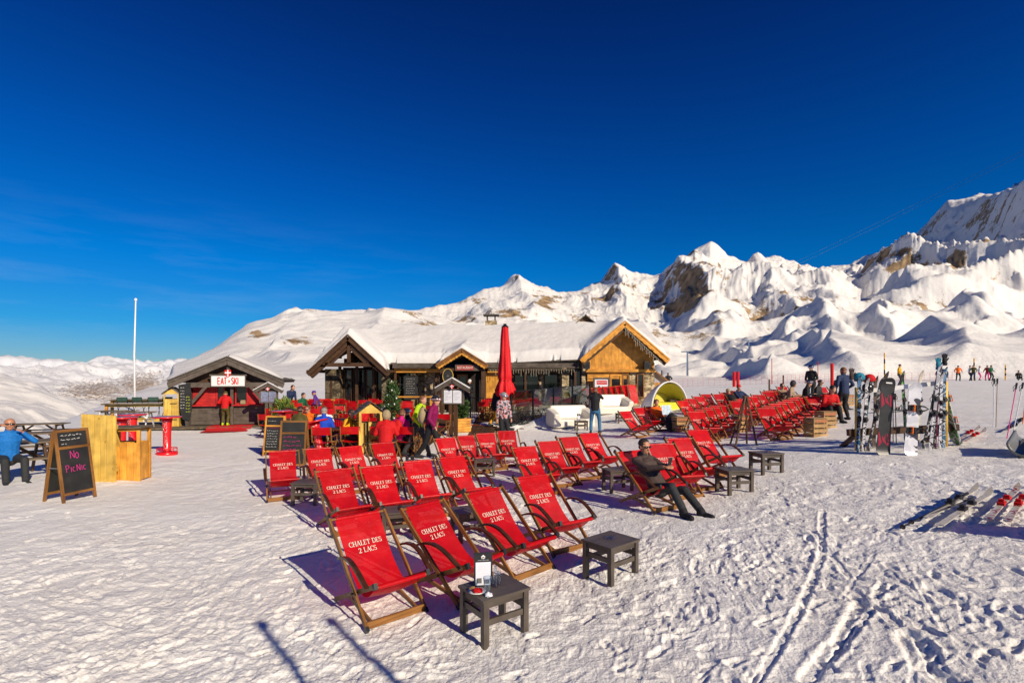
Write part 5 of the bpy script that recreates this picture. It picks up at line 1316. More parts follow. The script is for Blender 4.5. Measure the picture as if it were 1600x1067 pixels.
ks = empty('kiosk_sign', kx.location + Matrix.Rotation(KR, 3, 'Z') @ Vector((.02 * KS, -.72 * KS, 2.18 * KZ)), KR, 'white sign lettered in red over the kiosk counter', 'sign', scale=KSC)
MB().box(-.80, .80, -.02, .02, -.23, .23, 'x').build('board', M['white_paint'], ks)
m = MB(); m.bar((-.9, .03, .27), (.9, .03, .27), .07, .07); frame_rect(m, -.85, .85, -.27, .27, .03, .05, .05); m.build('frame', M['grey_wood'], ks)
l = MB()
def condensed(mb, txt, h, x, y, z0, t):
    S = {'E': [(0, 0, 0, 1), (0, 1, .34, 1), (0, .5, .3, .5), (0, 0, .34, 0)], 'A': [(0, 0, .2, 1), (.2, 1, .4, 0), (.08, .3, .32, .3)], 'T': [(.2, 0, .2, 1), (0, 1, .4, 1)], '>': [(.05, .3, .25, .45), (.25, .45, .05, .6)], 'S': [(.34, .85, .2, 1), (.2, 1, .04, .85), (.04, .85, .04, .65), (.04, .65, .34, .35), (.34, .35, .34, .15), (.34, .15, .2, 0), (.2, 0, .02, .15)], 'K': [(0, 0, 0, 1), (0, .4, .36, 1), (.12, .55, .38, 0)], 'I': [(.05, 0, .05, 1)], ' ': []}
    for ch in txt:
        for (a, b, c, d) in S[ch]: mb.bar((x + a * h, y, z0 + b * h), (x + c * h, y, z0 + d * h), .01, t) if abs(c - a) > .01 and abs(d - b) < .01 else mb.bar((x + a * h, y, z0 + b * h), (x + c * h, y, z0 + d * h), t, .01, up=(0, 1, 0))
        x += {'I': .16, ' ': .16, '>': .36}.get(ch, .5) * h
condensed(l, 'EAT > SKI', .30, -.49, -.028, -.15, .042); l.build('lettering', M['red_paint'], ks)
m1, m2 = MB(), MB(); shield(m1, m2, (0, .36), .15, -.06); o1 = m1.build('shield', M['red_paint'], ks); m2.build('white_cross', M['white_paint'], o1)
fl = MB(); icicles(fl, (-2.4, -.75, 2.28), (-.9, -.75, 2.86), 14, 5, (.05, .22)); icicles(fl, (.9, -.75, 2.86), (2.5, -.75, 2.22), 16, 6, (.05, .3)); o = fl.build('light_string', M['bulb']); o.location = kx.location; o.rotation_euler = (0, 0, KR); o.scale = KSC; tag(o, 'icicle light string under the kiosk roof', 'light string')
kc = empty('chalkboard', kx.location + Matrix.Rotation(KR, 3, 'Z') @ Vector((-2.02 * KS, -.72 * KS, 1.25 * KZ)), KR + R(-6), 'black board with green and white chalk at the kiosk corner', 'chalkboard', scale=KSC)
MB().poly([(-.32, 0, .75), (.25, 0, .85), (.34, 0, -.35), (.2, 0, -.85), (-.12, 0, -.8), (-.25, 0, -.4)][::-1], (0, .03, 0)).build('slate', M['chalk_black'], kc)
l = MB(); [scribble(l, (-.22, -.012, .62 - .13 * k), (1, 0, 0), (0, 0, 1), .2, .05, k + 20, .012) for k in range(8)]; l.build('white_chalk', M['chalk_white'], kc)
l = MB(); [scribble(l, (.05, -.012, .2 - .13 * k), (1, 0, 0), (0, 0, 1), .2, .06, k + 40, .014) for k in range(6)]; l.build('green_chalk', M['chalk_yellow'], kc)
rc = MB(); rows = []
for i in range(13):
    rows.append([(-.85 + 2.1 * j / 12 + (.2 * (1 - i / 12)), -.35 - 2.6 * (1 - i / 12) + .05 * math.sin(j * 1.9), .14 - .11 * sstep(1 - i / 12, .42, .56) + .006 * math.sin(j + i)) for j in range(13)])
rc.sheet(rows); o = rc.build('red_carpet', M['red_carpet'], None, True); o.location = kx.location; o.rotation_euler = (0, 0, KR); o.scale = KSC; tag(o, 'red carpet dusted with snow before the kiosk counter', 'carpet')
def K(x, y, z=0): return kx.location + Matrix.Rotation(KR, 3, 'Z') @ Vector((x * KS, y * KS, z * KZ))
# ================================================================== PEOPLE
def ik(a, b, l1, l2, pole):
    a = Vector(a); b = Vector(b); d = b - a; L = min(d.length, (l1 + l2) * .999); d.normalize()
    b = a + d * L; x = (l1 * l1 - l2 * l2 + L * L) / (2 * L); h = math.sqrt(max(0, l1 * l1 - x * x))
    p = Vector(pole); p = p - d * p.dot(d); p.normalize()
    return a + d * x + p * h, b
def V(*a): return Vector(a)
def pose(kind='stand', haL=None, haR=None, anL=None, anR=None, lean=0.0, turn=0.0, poleL=None, poleR=None, nod=0.0):
    J = {}
    if kind == 'stand': pel, che, hd = V(0, 0, .93), V(.02 + lean * .5, 0, 1.30), V(.05 + lean, 0, 1.60)
    elif kind == 'recline': pel, che, hd = V(-.24, 0, .34), V(-.50, 0, .64), V(-.62 + .06, 0, .95)
    elif kind == 'lie': pel, che, hd = V(-.22, 0, .33), V(-.54, 0, .58), V(-.74, 0, .84)
    elif kind == 'sit': pel, che, hd = V(0, 0, .54), V(.02 + lean * .5, 0, .88), V(.06 + lean, 0, 1.20)
    elif kind == 'upright': pel, che, hd = V(-.12, 0, .38), V(-.12 + lean * .6, 0, .74), V(-.06 + lean, 0, 1.06)
    up = (che - pel).normalized(); J['pel'] = pel; J['che'] = che
    nk = che + up * .19 + V(.0, 0, .0); J['neck'] = nk; J['head'] = hd
    f = V(math.cos(turn), math.sin(turn), 0)
    for s, S in ((1, 'L'), (-1, 'R')):
        sh = che + up * .115 + V(0, s * .185, 0); J['sh' + S] = sh
        hp = pel + V(.01, s * .095, -.03); J['hip' + S] = hp
        ha = haL if s > 0 else haR
        if ha is None:
            ha = {'stand': V(.05, s * .27, .86), 'recline': V(-.02, s * .26, .47), 'lie': V(-.15, s * .2, .46), 'sit': V(.30, s * .16, .74), 'upright': V(.22, s * .14, .62)}[kind]
        pl_ = (poleL if s > 0 else poleR) or V(-.5, s * .5, -.6)
        el, ha = ik(sh, ha, .29, .27, pl_); J['el' + S] = el; J['ha' + S] = ha
        an = anL if s > 0 else anR
        if an is None:
            an = {'stand': V(-.02, s * .11, .09), 'recline': V(.40, s * .12, .10), 'lie': V(.62, s * .10, .14), 'sit': V(.42, s * .13, .09), 'upright': V(.42, s * .15, .09)}[kind]
        kn, an = ik(hp, an, .44, .42, V(1, s * .12, .45)); J['kn' + S] = kn; J['an' + S] = an
        J['toe' + S] = an + V(.17, s * .03, -.045)
    J['turn'] = turn; J['nod'] = nod
    return J
BODY_CACHE = {}
def body_mesh(J, cols, bulk=1.0, boots='boots', voxel=.016, coatlen=0.0, hands=True, glove=False):
    B = []     # p0, p1, r0, r1, tag, side flattening
    up = (J['che'] - J['pel']).normalized(); b = bulk
    B.append((J['pel'] + up * -.02, J['pel'] + up * .14, .135 * b, .13 * b, 'top', 1.25)); B.append((J['pel'] + up * .12, J['che'], .125 * b, .145 * b, 'top', 1.25)); B.append((J['che'], J['che'] + up * .10, .145 * b, .10 * b, 'top', 1.4))
    B.append((J['shL'] - V(0, .03, 0), J['shR'] + V(0, .03, 0), .075 * b, .075 * b, 'top', 1.0)); B.append((J['pel'] + up * -.06, J['pel'] + up * -.01, .13 * b, .13 * b, 'legs' if coatlen <= 0 else 'top', 1.2))
    B.append((J['neck'] - up * .06, J['head'] - V(0, 0, .05), .062, .056, 'collar', 1.0))
    B.append((J['neck'] - up * .07, J['neck'] + up * .035, .085 * b, .07, 'top', 1.0))
    f = V(math.cos(J['turn']), math.sin(J['turn']), 0); sd = V(-f.y, f.x, 0); h = J['head']; nd = J['nod']; f3 = (f * math.cos(nd) - V(0, 0, 1) * math.sin(nd)).normalized(); u3 = (V(0, 0, 1) * math.cos(nd) + f * math.sin(nd)).normalized()
    H = []
    H.append((h + u3 * .035, h + u3 * .045, .088, .086)); H.append((h - f3 * .02 + u3 * .03, h - f3 * .02 + u3 * .04, .09, .088)); H.append((h + f3 * .022 - u3 * .055, h + f3 * .02 - u3 * .02, .062, .075)); H.append((h + f3 * .06 - u3 * .078, h + f3 * .045 - u3 * .07, .028, .034))
    H.append((h + f3 * .088 + u3 * .015, h + f3 * .108 - u3 * .022, .009, .015)); H.append((h + f3 * .078 + u3 * .03 + sd * .03, h + f3 * .078 + u3 * .03 - sd * .03, .014, .014))
    for s in (-1, 1):
        H.append((h + sd * s * .082 + u3 * .012, h + sd * s * .084 - u3 * .025 , .016, .012)); H.append((h + f3 * .055 - u3 * .02 + sd * s * .035, h + f3 * .06 - u3 * .015 + sd * s * .03, .022, .022))
    H.append((h + f3 * .082 - u3 * .052 - sd * .018, h + f3 * .082 - u3 * .052 + sd * .018, .009, .009))
    for q in H: B.append((*q, 'skin', 1.0))
    for S, s in (('L', 1), ('R', -1)):
        B.append((J['sh' + S], J['el' + S], .066 * b, .054 * b, 'top', 1.0)); B.append((J['el' + S], J['ha' + S] - (J['ha' + S] - J['el' + S]).normalized() * .03, .055 * b, .042 * b, 'top', 1.0))
        d = (J['ha' + S] - J['el' + S]).normalized(); w_ = J['ha' + S]; tg = 'glove' if glove else 'skin'
        sd2 = d.cross(V(0, 0, 1)); sd2 = sd2.normalized() if sd2.length > .1 else V(0, 1, 0); nn = sd2.cross(d).normalized()
        B.append((w_ - d * .03, w_ + d * .01, .028, .027, tg, 1.0)); 
        for k in range(4): B.append((w_ + sd2 * (k - 1.5) * .011, w_ + d * .07 + sd2 * (k - 1.5) * .018, .016, .0125, tg, 1.0))
        if hands:
            for k in range(4):
                L = (.068, .078, .074, .058)[k]; o = sd2 * (k - 1.5) * .0195; q0 = w_ + d * .07 + o; q1 = q0 + d * L * .5 - nn * .012; q2 = q1 + d * L * .35 - nn * .028
                B.append((q0, q1, .0105, .0095, tg, 1.0)); B.append((q1, q2, .0095, .008, tg, 1.0))
            q0 = w_ + d * .02 - sd2 * .025 * s; B.append((q0, q0 + d * .04 - sd2 * .022 * s - nn * .012, .014, .012, tg, 1.0)); B.append((q0 + d * .04 - sd2 * .022 * s - nn * .012, q0 + d * .07 - sd2 * .02 * s - nn * .03, .012, .010, tg, 1.0))
        B.append((J['hip' + S], J['kn' + S], .098 * b, .070 * b, 'legs', 1.0)); B.append((J['kn' + S], J['an' + S] + (J['kn' + S] - J['an' + S]).normalized() * .07, .070 * b, .062 * b, 'legs', 1.0))
        if coatlen > 0: B.append((J['hip' + S] + up * .05, J['hip' + S].lerp(J['kn' + S], coatlen), .115 * b, .115 * b, 'top', 1.0))
        r = .062 if boots == 'boots' else .043
        B.append((J['an' + S] + (J['kn' + S] - J['an' + S]).normalized() * (.20 if boots == 'boots' else .05), J['an' + S], r * 1.0, r * .95, 'boots', 1.0))
        B.append((J['an' + S] + V(-.04, 0, -.035), J['toe' + S], .05, .042, 'boots', 1.0))
    m = MB()
    for p0, p1, r0, r1, tg, fl_ in B:
        d = p1 - p0; L = max(d.length, 1e-4); 
        n = 5; pts = []; rs = []
        for k in range(n): t = -math.cos(PI * (k + .5) / n / 2 * 1.0) ; 
        a = [(-math.cos(PI / 2 * k / 3), math.sin(PI / 2 * k / 3)) for k in range(4)]
        dn = d / L
        for c, s_ in a: pts.append(p0 + dn * c * r0); rs.append(max(.001, r0 * s_))
        for c, s_ in a[::-1]: pts.append(p1 - dn * c * r1); rs.append(max(.001, r1 * s_))
        m.tube(pts, rs, 12, flat=1.0 if fl_ == 1.0 else fl_, side=V(1, 0, 0) if fl_ != 1.0 else None)
    me = bpy.data.meshes.new('body'); me.from_pydata([tuple(v) for v in m.v], [], m.f)
    o = bpy.data.objects.new('body', me); COL.objects.link(o)
    rm = o.modifiers.new('r', 'REMESH'); rm.mode = 'VOXEL'; rm.voxel_size = voxel
    smd = o.modifiers.new('s', 'SMOOTH'); smd.factor = .5; smd.iterations = 2
    dg = bpy.context.evaluated_depsgraph_get(); dg.update(); out = bpy.data.meshes.new_from_object(o.evaluated_get(dg))
    bpy.data.objects.remove(o); bpy.data.meshes.remove(me)
    nf = len(out.polygons); c = np.empty(nf * 3, np.float32); out.polygons.foreach_get('center', c); c = c.reshape(-1, 3)
    best = np.full(nf, 9.0); ti = np.zeros(nf, int); tags = []
    for p0, p1, r0, r1, tg, fl_ in B:
        if tg not in tags: tags.append(tg)
        a = np.array(p0); dd = np.array(p1) - a; t = np.clip(((c - a) @ dd) / (dd @ dd + 1e-9), 0, 1); q = np.linalg.norm(c - a - t[:, None] * dd, axis=1) - (r0 + (r1 - r0) * t) * (1.12 if fl_ > 1 else 1)
        if tg == 'collar': q = q + .004
        mm = q < best; best[mm] = q[mm]; ti[mm] = tags.index(tg)
    out.polygons.foreach_set('material_index', ti.astype(np.int32)); out.polygons.foreach_set('use_smooth', np.ones(nf, bool))
    for tg in tags: out.materials.append(M[cols.get(tg, cols.get('top'))])
    out.update(); out.name = 'body'
    return out, (h, f3, u3, sd)
def person(label, loc, rz, J, top='c_black', legs='c_black', boots='boots', skin='skin', collar=None, bootc='c_charcoal', hair='hair_dark', hat=None, eyes='shades', scale=1.0, bulk=1.0, voxel=.02, group=None, glove=None, coatlen=0.0, hood=None, hairlong=0.0):
    root = empty('person', loc, rz, label, 'person', group, scale)
    cols = dict(top=top, legs=legs, boots=bootc, skin=skin, collar=collar or skin, glove=glove or skin)
    me, (h, f3, u3, sd) = body_mesh(J, cols, bulk, boots, voxel, coatlen, True, glove is not None)
    link('body', me, root)
    rot = Matrix((f3, sd, u3)).transposed()
    if hat == 'helmet' or (hat or '').startswith('helmet'):
        m = MB(); m.ell(h + u3 * .045 - f3 * .012, (.128, .112, .118), 20, 10, rot, zmin=-.25); m.build('helmet', M['helmet_black' if hat == 'helmet' else hat], root, True)
        m = MB(); g = h + u3 * .055; pts = [g + f3 * (.128 * math.cos(t)) - f3 * .012 + sd * (.118 * math.sin(t)) for t in [2 * PI * k / 24 for k in range(24)]]
        m.tube(pts, .018, 8, closed=True); m.ell(g + f3 * .108, (.032, .085, .036), 14, 8, rot); m.build('goggles', M['lens_pink' if eyes == 'pink' else 'lens_blue'], root, True)
    elif hat == 'beanie' or hat == 'cap':
        m = MB(); m.ell(h + u3 * .045 - f3 * .008, (.108, .098, .105), 18, 9, rot, zmin=-.1)
        if hat == 'cap': m.ell(h + u3 * .05 + f3 * .12, (.07, .06, .01), 12, 6, rot)
        m.build('hat', M[hair], root, True)
    else:
        m = MB(); m.ell(h + u3 * .043 - f3 * .022, (.100, .096, .101), 20, 12, rot, zmin=-.12 - .0, noise=.05)
        m.ell(h - u3 * (.005 + hairlong * .5) - f3 * .035, (.066, .087, .062 + hairlong), 16, 9, rot, noise=.05)
        if hair: m.build('hair', M[hair], root, True)
    if hood:
        m = MB(); m.ell(h + u3 * .03 - f3 * .035, (.122, .122, .15), 18, 10, rot, noise=.04); m.build('hood', M[hood], root, True)
    if eyes == 'shades':
        m = MB()
        for s in (-1, 1): m.ell(h + f3 * .094 + u3 * .018 + sd * s * .034, (.010, .031, .021), 12, 7, rot); m.bar(h + f3 * .09 + u3 * .022 + sd * s * .062, h - f3 * .005 + u3 * .018 + sd * s * .090, .005, .012)
        m.bar(h + f3 * .102 + u3 * .024 + sd * .012, h + f3 * .102 + u3 * .024 - sd * .012, .006, .008); m.build('sunglasses', M['lens'], root, True)
    elif eyes == 'open':
        m = MB()
        for s in (-1, 1): m.ell(h + f3 * .086 + u3 * .016 + sd * s * .032, (.009, .014, .008), 10, 6, rot)
        m.build('eye', M['lens'], root, True)
    return root
def ground_at(px, py, d=.0): p = hit(px, py); return Vector((p.x, p.y, p.z - d))
def face(a): return R(a)          # heading in degrees: 0 = across to +x, 90 = away, -90 = towards the camera

# the man with the phone in the near deckchair
loc, a = CHAIR[('row of the man with a phone', 0)]
J = pose('recline', haL=V(-.06, .05, .70), haR=V(-.06, -.05, .69), anL=V(.54, .13, .09), anR=V(.44, -.13, .09), nod=.12, poleL=V(-.2, .6, -.7), poleR=V(-.2, -.6, -.7))
man = person('man with short dark hair and sunglasses looking at his phone in a deckchair', loc, a, J, 'c_taupe', 'c_charcoal', skin='skin_tan', collar='c_grey', bootc='c_black', voxel=.009, scale=.96)
ph = MB(); ph.bar((.01, 0, .73), (.04, 0, .85), .07, .009, up=(1, 0, -.35)); o = ph.build('phone', M['black']); o.location = man.location; o.rotation_euler = man.rotation_euler; o.scale = (.96,) * 3; tag(o, 'black phone held by the man in the near deckchair', 'phone')

PT = [ # label, pixel of the feet, heading, pose, clothes
 ('skier in a red jacket and olive trousers ordering at the kiosk', K(-.12, -.75, .13), 90 + 14, pose('stand', haL=V(.22, .16, 1.12), haR=V(.22, -.16, 1.12), lean=.05), dict(top='c_red', legs='c_olive', hair='c_olive', hat='beanie', eyes=None, bulk=1.08, bootc='c_lime', scale=.88)),
 ('walker in a maroon jacket and helmet, striding past the menu post', ground_at(673, 719), -12, pose('stand', anL=V(.34, .09, .10), anR=V(-.36, -.08, .14), lean=.10, haL=V(-.12, .27, .9), haR=V(.22, -.26, .93)), dict(top='c_maroon', legs='c_black', hat='helmet', eyes='pink', bulk=1.05, glove='skin')),
 ('walker in a lime green jacket beside the one in maroon', ground_at(652, 714), -15, pose('stand', anL=V(.32, .09, .10), anR=V(-.38, -.08, .14), lean=.12, haL=V(-.15, .27, .9), haR=V(.2, -.26, .93)), dict(top='c_lime', legs='c_grey', hair='hair_brown', hat=None, eyes=None, bulk=1.08, hairlong=.04, glove='c_black')),
 ('bald person in a black coat bending past the parasol', ground_at(772, 667), 35, pose('stand', anL=V(.2, .09, .10), anR=V(-.3, -.08, .14), lean=.2), dict(top='c_black', legs='c_ochre', hair='hair_grey', eyes=None, coatlen=.3, scale=1.0)),
 ('person in a pink and grey camouflage jacket with a silver helmet', ground_at(786, 694), -60, pose('stand', haL=V(.12, .25, .84), haR=V(.1, -.27, .84), nod=.25, turn=.5), dict(top='c_camo', legs='c_black', hat='helmet_grey', eyes='blue', bulk=1.05)),
 ('waiter in black with a white cap standing in the doorway', Vector((-2.25, 27.5, gzf(-2.2, 27.5) + .12)), -110, pose('stand', haL=V(.28, .08, 1.05), haR=V(.25, -.1, 1.02), nod=.35), dict(top='c_black', legs='c_black', hair='c_white', hat='cap', eyes='open')),
 ('grey haired man in black behind the menu post', Vector((-2.25, 23.6, gzf(-2.2, 23.6))), -80, pose('stand'), dict(top='c_black', legs='c_black', hair='hair_blond', hat='cap', eyes='open')),
 ('man in a black top and blue jeans taking a photo, seen from behind', ground_at(930, 678), 80, pose('stand', haL=V(.22, .10, 1.52), haR=V(.22, -.10, 1.52), anL=V(-.03, .16, .09), anR=V(.06, -.17, .09)), dict(top='c_black', legs='c_jeans', boots='shoes', hair='hair_brown', eyes=None)),
 ('person in a black jacket and beige trousers standing on the snow bank', Vector((15.1, 49.5, gzf(15.1, 49.5) + .05)), 90, pose('stand', haL=V(.1, .2, 1.1), haR=V(.1, -.2, 1.1)), dict(top='c_black', legs='c_khaki', hair='c_black', hat='beanie', eyes=None, scale=1.05)),
 ('standing person in black with a black helmet behind the deckchairs', ground_at(1268, 629), -150, pose('stand', haL=V(.2, .16, 1.0), haR=V(.2, -.16, 1.0), nod=.2), dict(top='c_black', legs='c_black', hat='helmet', eyes='blue', scale=1.05, coatlen=.2)),
 ('standing person in dark blue with curly brown hair by the ski rack', ground_at(1319, 656), 100, pose('stand', haL=V(.15, .2, 1.0), haR=V(.15, -.2, 1.0), anL=V(.05, .10, .09), anR=V(-.06, -.1, .09)), dict(top='c_navy', legs='c_black', hair='hair_brown', eyes=None, bulk=.98, hairlong=.03, boots='shoes')),
]
for lb, loc, hd, J, kw in PT:
    person(lb, loc, R(hd), J, **kw)
# seated in deckchairs
def in_chair(row, k, lb, J, dz=0, dx=0, **kw):
    loc, a = CHAIR[(row, k)]
    return person(lb, Vector((loc.x + dx * math.cos(a), loc.y + dx * math.sin(a), loc.z + dz)), a, J, **kw)
rd = in_chair('pair before the dome', 2, 'reader in an orange jacket stretched out in a deckchair', pose('recline', haL=V(.0, .14, .66), haR=V(.0, -.14, .66), nod=.3), top='c_orange', legs='c_black', hair='hair_brown', eyes=None, bulk=1.08)
nw = MB(); nw.bar((.08, -.2, .74), (.08, .0, .74), .005, .34, up=(-.3, 0, 1)); nw.bar((.08, .0, .74), (.06, .2, .74), .005, .34, up=(-.3, 0, 1)); o = nw.build('newspaper', plain('newspaper', (.5, .62, .72), .8, .25, 22)); o.location = rd.location; o.rotation_euler = rd.rotation_euler; tag(o, 'blue and white newspaper held by the reader in orange', 'newspaper')
in_chair('pair of the sleepers', 1, 'sleeper in black and brown under a hat', pose('lie', haL=V(-.25, .1, .5), haR=V(-.25, -.1, .5), nod=.1), top='c_black', legs='c_black', hair='c_khaki', hat='beanie', eyes=None)
in_chair('pair of the sleepers', 2, 'sleeper in dark blue with a red hat', pose('recline'), top='c_navy', legs='c_black', hair='c_red', hat='beanie', eyes=None)
in_chair('row of the couple', 2, 'man in a tan jacket in a deckchair of the back rows', pose('recline', haL=V(-.05, .06, .7), haR=V(-.05, -.06, .7)), top='c_tan', legs='c_black', hair='hair_dark')
in_chair('row of the red jacket', 3, 'person in a bright red jacket leaning over a small table', pose('upright', lean=.28, haL=V(.35, .1, .62), haR=V(.35, -.1, .62), nod=.5), top='c_red', legs='c_black', hair='hair_dark', eyes=None, bulk=1.1)
SE = [('person in a beige hooded jacket sitting upright on a crate', (1238, 640), -40, 'upright', dict(top='c_tan', legs='c_black', hood='c_grey', eyes=None)),
      ('person in a black and yellow jacket seated behind the red jacket', (1262, 638), -30, 'upright', dict(top='c_black', legs='c_black', hat='helmet', eyes='blue')),
      ('person with sunglasses seated behind the red jacket', (1280, 637), -50, 'upright', dict(top='c_charcoal', legs='c_black', hair='hair_dark')),
      ('person in black seated and bent over beside the crates', (1304, 641), -20, 'upright', dict(top='c_black', legs='c_black', hair='hair_dark', eyes=None))]
for lb, p, hd, pk, kw in SE: person(lb, ground_at(*p), R(hd), pose(pk, lean=.12, nod=.4 if 'bent' in lb else .1), **kw)
# on the piste beyond the rack
FAR = [((1405, 607), 'c_yellow', 'c_grey', 'skier in a yellow top beyond the snowboards', 22), ((1497, 600), 'c_orange', 'c_black', 'skier in orange and black at the edge of the slope', 30), ((1515, 600), 'c_white', 'c_black', 'skier in a white jacket among the far skiers', 31),
       ((1521, 601), 'c_olive', 'c_navy', 'skier in an olive jacket among the far skiers', 30), ((1530, 599), 'c_white', 'c_pink', 'skier in pink trousers and a white jacket', 33), ((1543, 600), 'c_darkred', 'c_pink', 'skier in a dark red jacket and pink trousers', 31),
       ((1548, 600), 'c_green', 'c_black', 'skier in a green jacket and black trousers', 30)]
for (p, tp, lg, lb, Y) in FAR:
    x = (p[0] - 800) / FOC * Y * 1.9; y = Y * 1.9; z = gzf(x, y)
    q = person(lb, Vector((x, y, z - .02)), R(random.uniform(-160, -20)), pose('stand', haL=V(.2, .3, 1.0), haR=V(.2, -.3, 1.0), anL=V(.05, .14, .09), anR=V(-.03, -.16, .09)), top=tp, legs=lg, hair='hair_dark', hat='beanie', eyes=None, voxel=.03)
x = (1592 - 800) / FOC * 56; person('skier in black sitting on the snow at the slope edge', Vector((x, 56, gzf(x, 56) - .1)), R(-120), pose('upright'), top='c_black', legs='c_charcoal', hair='hair_dark', eyes=None, voxel=.03)
# the man on the phone at the picnic table
def seat_at(px, py, z0, rz, lb, J, **kw):
    p = hit(px, py); return person(lb, Vector((p.x, p.y, p.z + z0)), R(rz), J, **kw)
seat_at(14, 752, -.04, -35, 'man in a bright blue ski jacket sunbathing with a phone at his ear', pose('sit', haR=V(.03, -.13, 1.20), haL=V(.22, .17, 1.04), anL=V(.50, .15, .09), anR=V(.42, -.12, .09), turn=-.2), top='c_blue', legs='c_charcoal', hair=None, skin='skin_tan', collar='c_navy', bulk=1.0, voxel=.012)
# ================================================================== EVERYTHING ELSE
# ---------------- terrace
DIR = make_director(); tag(DIR, None, 'chair'); register(DIR)
TT = make_terrace_table(); tag(TT, None, 'table'); register(TT)
def floor_z(x, y): return gzf(x, y) + .01
rnd = random.Random(11)
TAB = []
def cell(px, py): p = hit(px, py); return p
# tables in staggered rows on the terrace; chairs around them
GRID = []
for r_i, (Y, x0, x1, st_) in enumerate([(15.1, -5.0, -3.2, 1.7), (16.8, -6.7, -2.9, 1.62), (18.5, -7.9, -3.0, 1.62), (20.2, -9.0, -3.2, 1.62), (21.9, -9.5, -3.2, 1.65), (23.6, -10.0, -4.0, 1.65), (25.3, -9.9, -6.6, 1.6)]):
    x = x0
    while x <= x1: GRID.append((x + rnd.uniform(-.12, .12), Y + rnd.uniform(-.1, .1), rnd.uniform(-12, 12), r_i)); x += st_
for Y, xs in ((23.9, (-.9, .7)), (25.8, (-.9, .8, 2.5))):
    for x in xs: GRID.append((x, Y, rnd.uniform(-8, 8), 9))
ORD = ['first', 'second', 'third', 'fourth', 'fifth', 'sixth', 'seventh', 'eighth']
for x, y, a, ri in GRID:
    z = floor_z(x, y); glassy = ri == 9
    area = 'behind the glass windscreen' if glassy else ['at the iron fence corner', 'at the iron fence corner', 'in the middle of the terrace', 'in the middle of the terrace', 'near the chalet wall', 'near the chalet wall', 'near the chalet wall'][ri]
    place(TT, Vector((x, y, z)), R(a), FIRST, 'dark topped terrace table with folding legs ' + area, 'terrace tables ' + area)
    for (dx, dy, h) in ((-.32, -.62, 90), (.32, -.62, 90), (-.32, .62, -90), (.32, .62, -90)):
        if rnd.random() < .06: continue
        hh = R(h + a + rnd.uniform(-22, 22)); ca, sa = math.cos(R(a)), math.sin(R(a)); dx += rnd.uniform(-.07, .07); dy *= rnd.uniform(.9, 1.2)
        place(DIR, Vector((x + dx * ca - dy * sa, y + dx * sa + dy * ca, z)), hh, FIRST, 'folding director chair in red canvas ' + area, 'director chairs ' + area)
# guests
def guest(px, py_head, Y, hd, lb, lean=.05, **kw):
    x = (px - 800) / FOC * Y; k = kw.pop('scale', 1.0); J = kw.pop('J', None) or pose('sit', lean=lean, nod=.15)
    return person(lb, Vector((x, Y, floor_z(x, Y) - .02)), R(hd), J, scale=k, **kw)
guest(566, 0, 17.6, -10, 'blonde guest in a bright red jacket at a terrace table', .12, top='c_red', legs='c_black', hair='hair_blond', eyes=None, bulk=1.12)
guest(596, 0, 18.0, 190, 'guest in navy facing the one in bright red', .05, top='c_navy', legs='c_black', hair='hair_dark')
guest(543, 0, 15.0, -15, 'guest in a yellow jacket and sunglasses by the iron fence', .08, top='c_yellow', legs='c_black', hair='hair_dark', bulk=1.12)
guest(505, 0, 15.6, 95, 'guest in a cobalt blue fleece seen from behind', .05, top='c_cobalt', legs='c_black', hair='hair_grey', eyes=None, bulk=1.15)
guest(466, 0, 16.6, 80, 'guest in an olive jacket at the kiosk end of the terrace', .08, top='c_olive', legs='c_black', hair='hair_dark', eyes=None, bulk=1.1)
guest(483, 0, 17.2, -100, 'guest with an orange scarf facing the camera', .02, top='c_orange', legs='c_black', hair='hair_brown')
guest(496, 0, 24.6, -170, 'guest with a purple hat far back on the terrace', .1, top='c_purple', legs='c_black', hair='c_purple', hat='beanie', eyes=None)
guest(470, 0, 23.4, -20, 'guest in a dark green jacket far back on the terrace', .1, top='c_green', legs='c_black', hair='hair_dark', eyes=None)
guest(451, 0, 24.8, -30, 'person in navy bending over a far terrace table', J=pose('stand', lean=.28, haL=V(.4, .1, .95), haR=V(.4, -.1, .95)), top='c_navy', legs='c_jeans', hair='hair_dark', eyes=None)
guest(624, 0, 14.6, 70, 'guest in a magenta jacket carrying a red backpack', .1, top='c_magenta', legs='c_black', hair='hair_brown', eyes=None, bulk=1.1)
guest(603, 0, 13.9, 95, 'guest in a red coat with a fur hood, back turned', .05, top='c_red', legs='c_black', hood='c_khaki', eyes=None, bulk=1.2)
guest(641, 0, 15.2, 175, 'guest in black with a dark helmet and visor', .05, top='c_black', legs='c_black', hat='helmet', eyes='blue')
guest(508, 0, 16.7, -80, 'guest in white behind the cobalt blue fleece', .05, top='c_white', legs='c_black', hair='hair_brown')
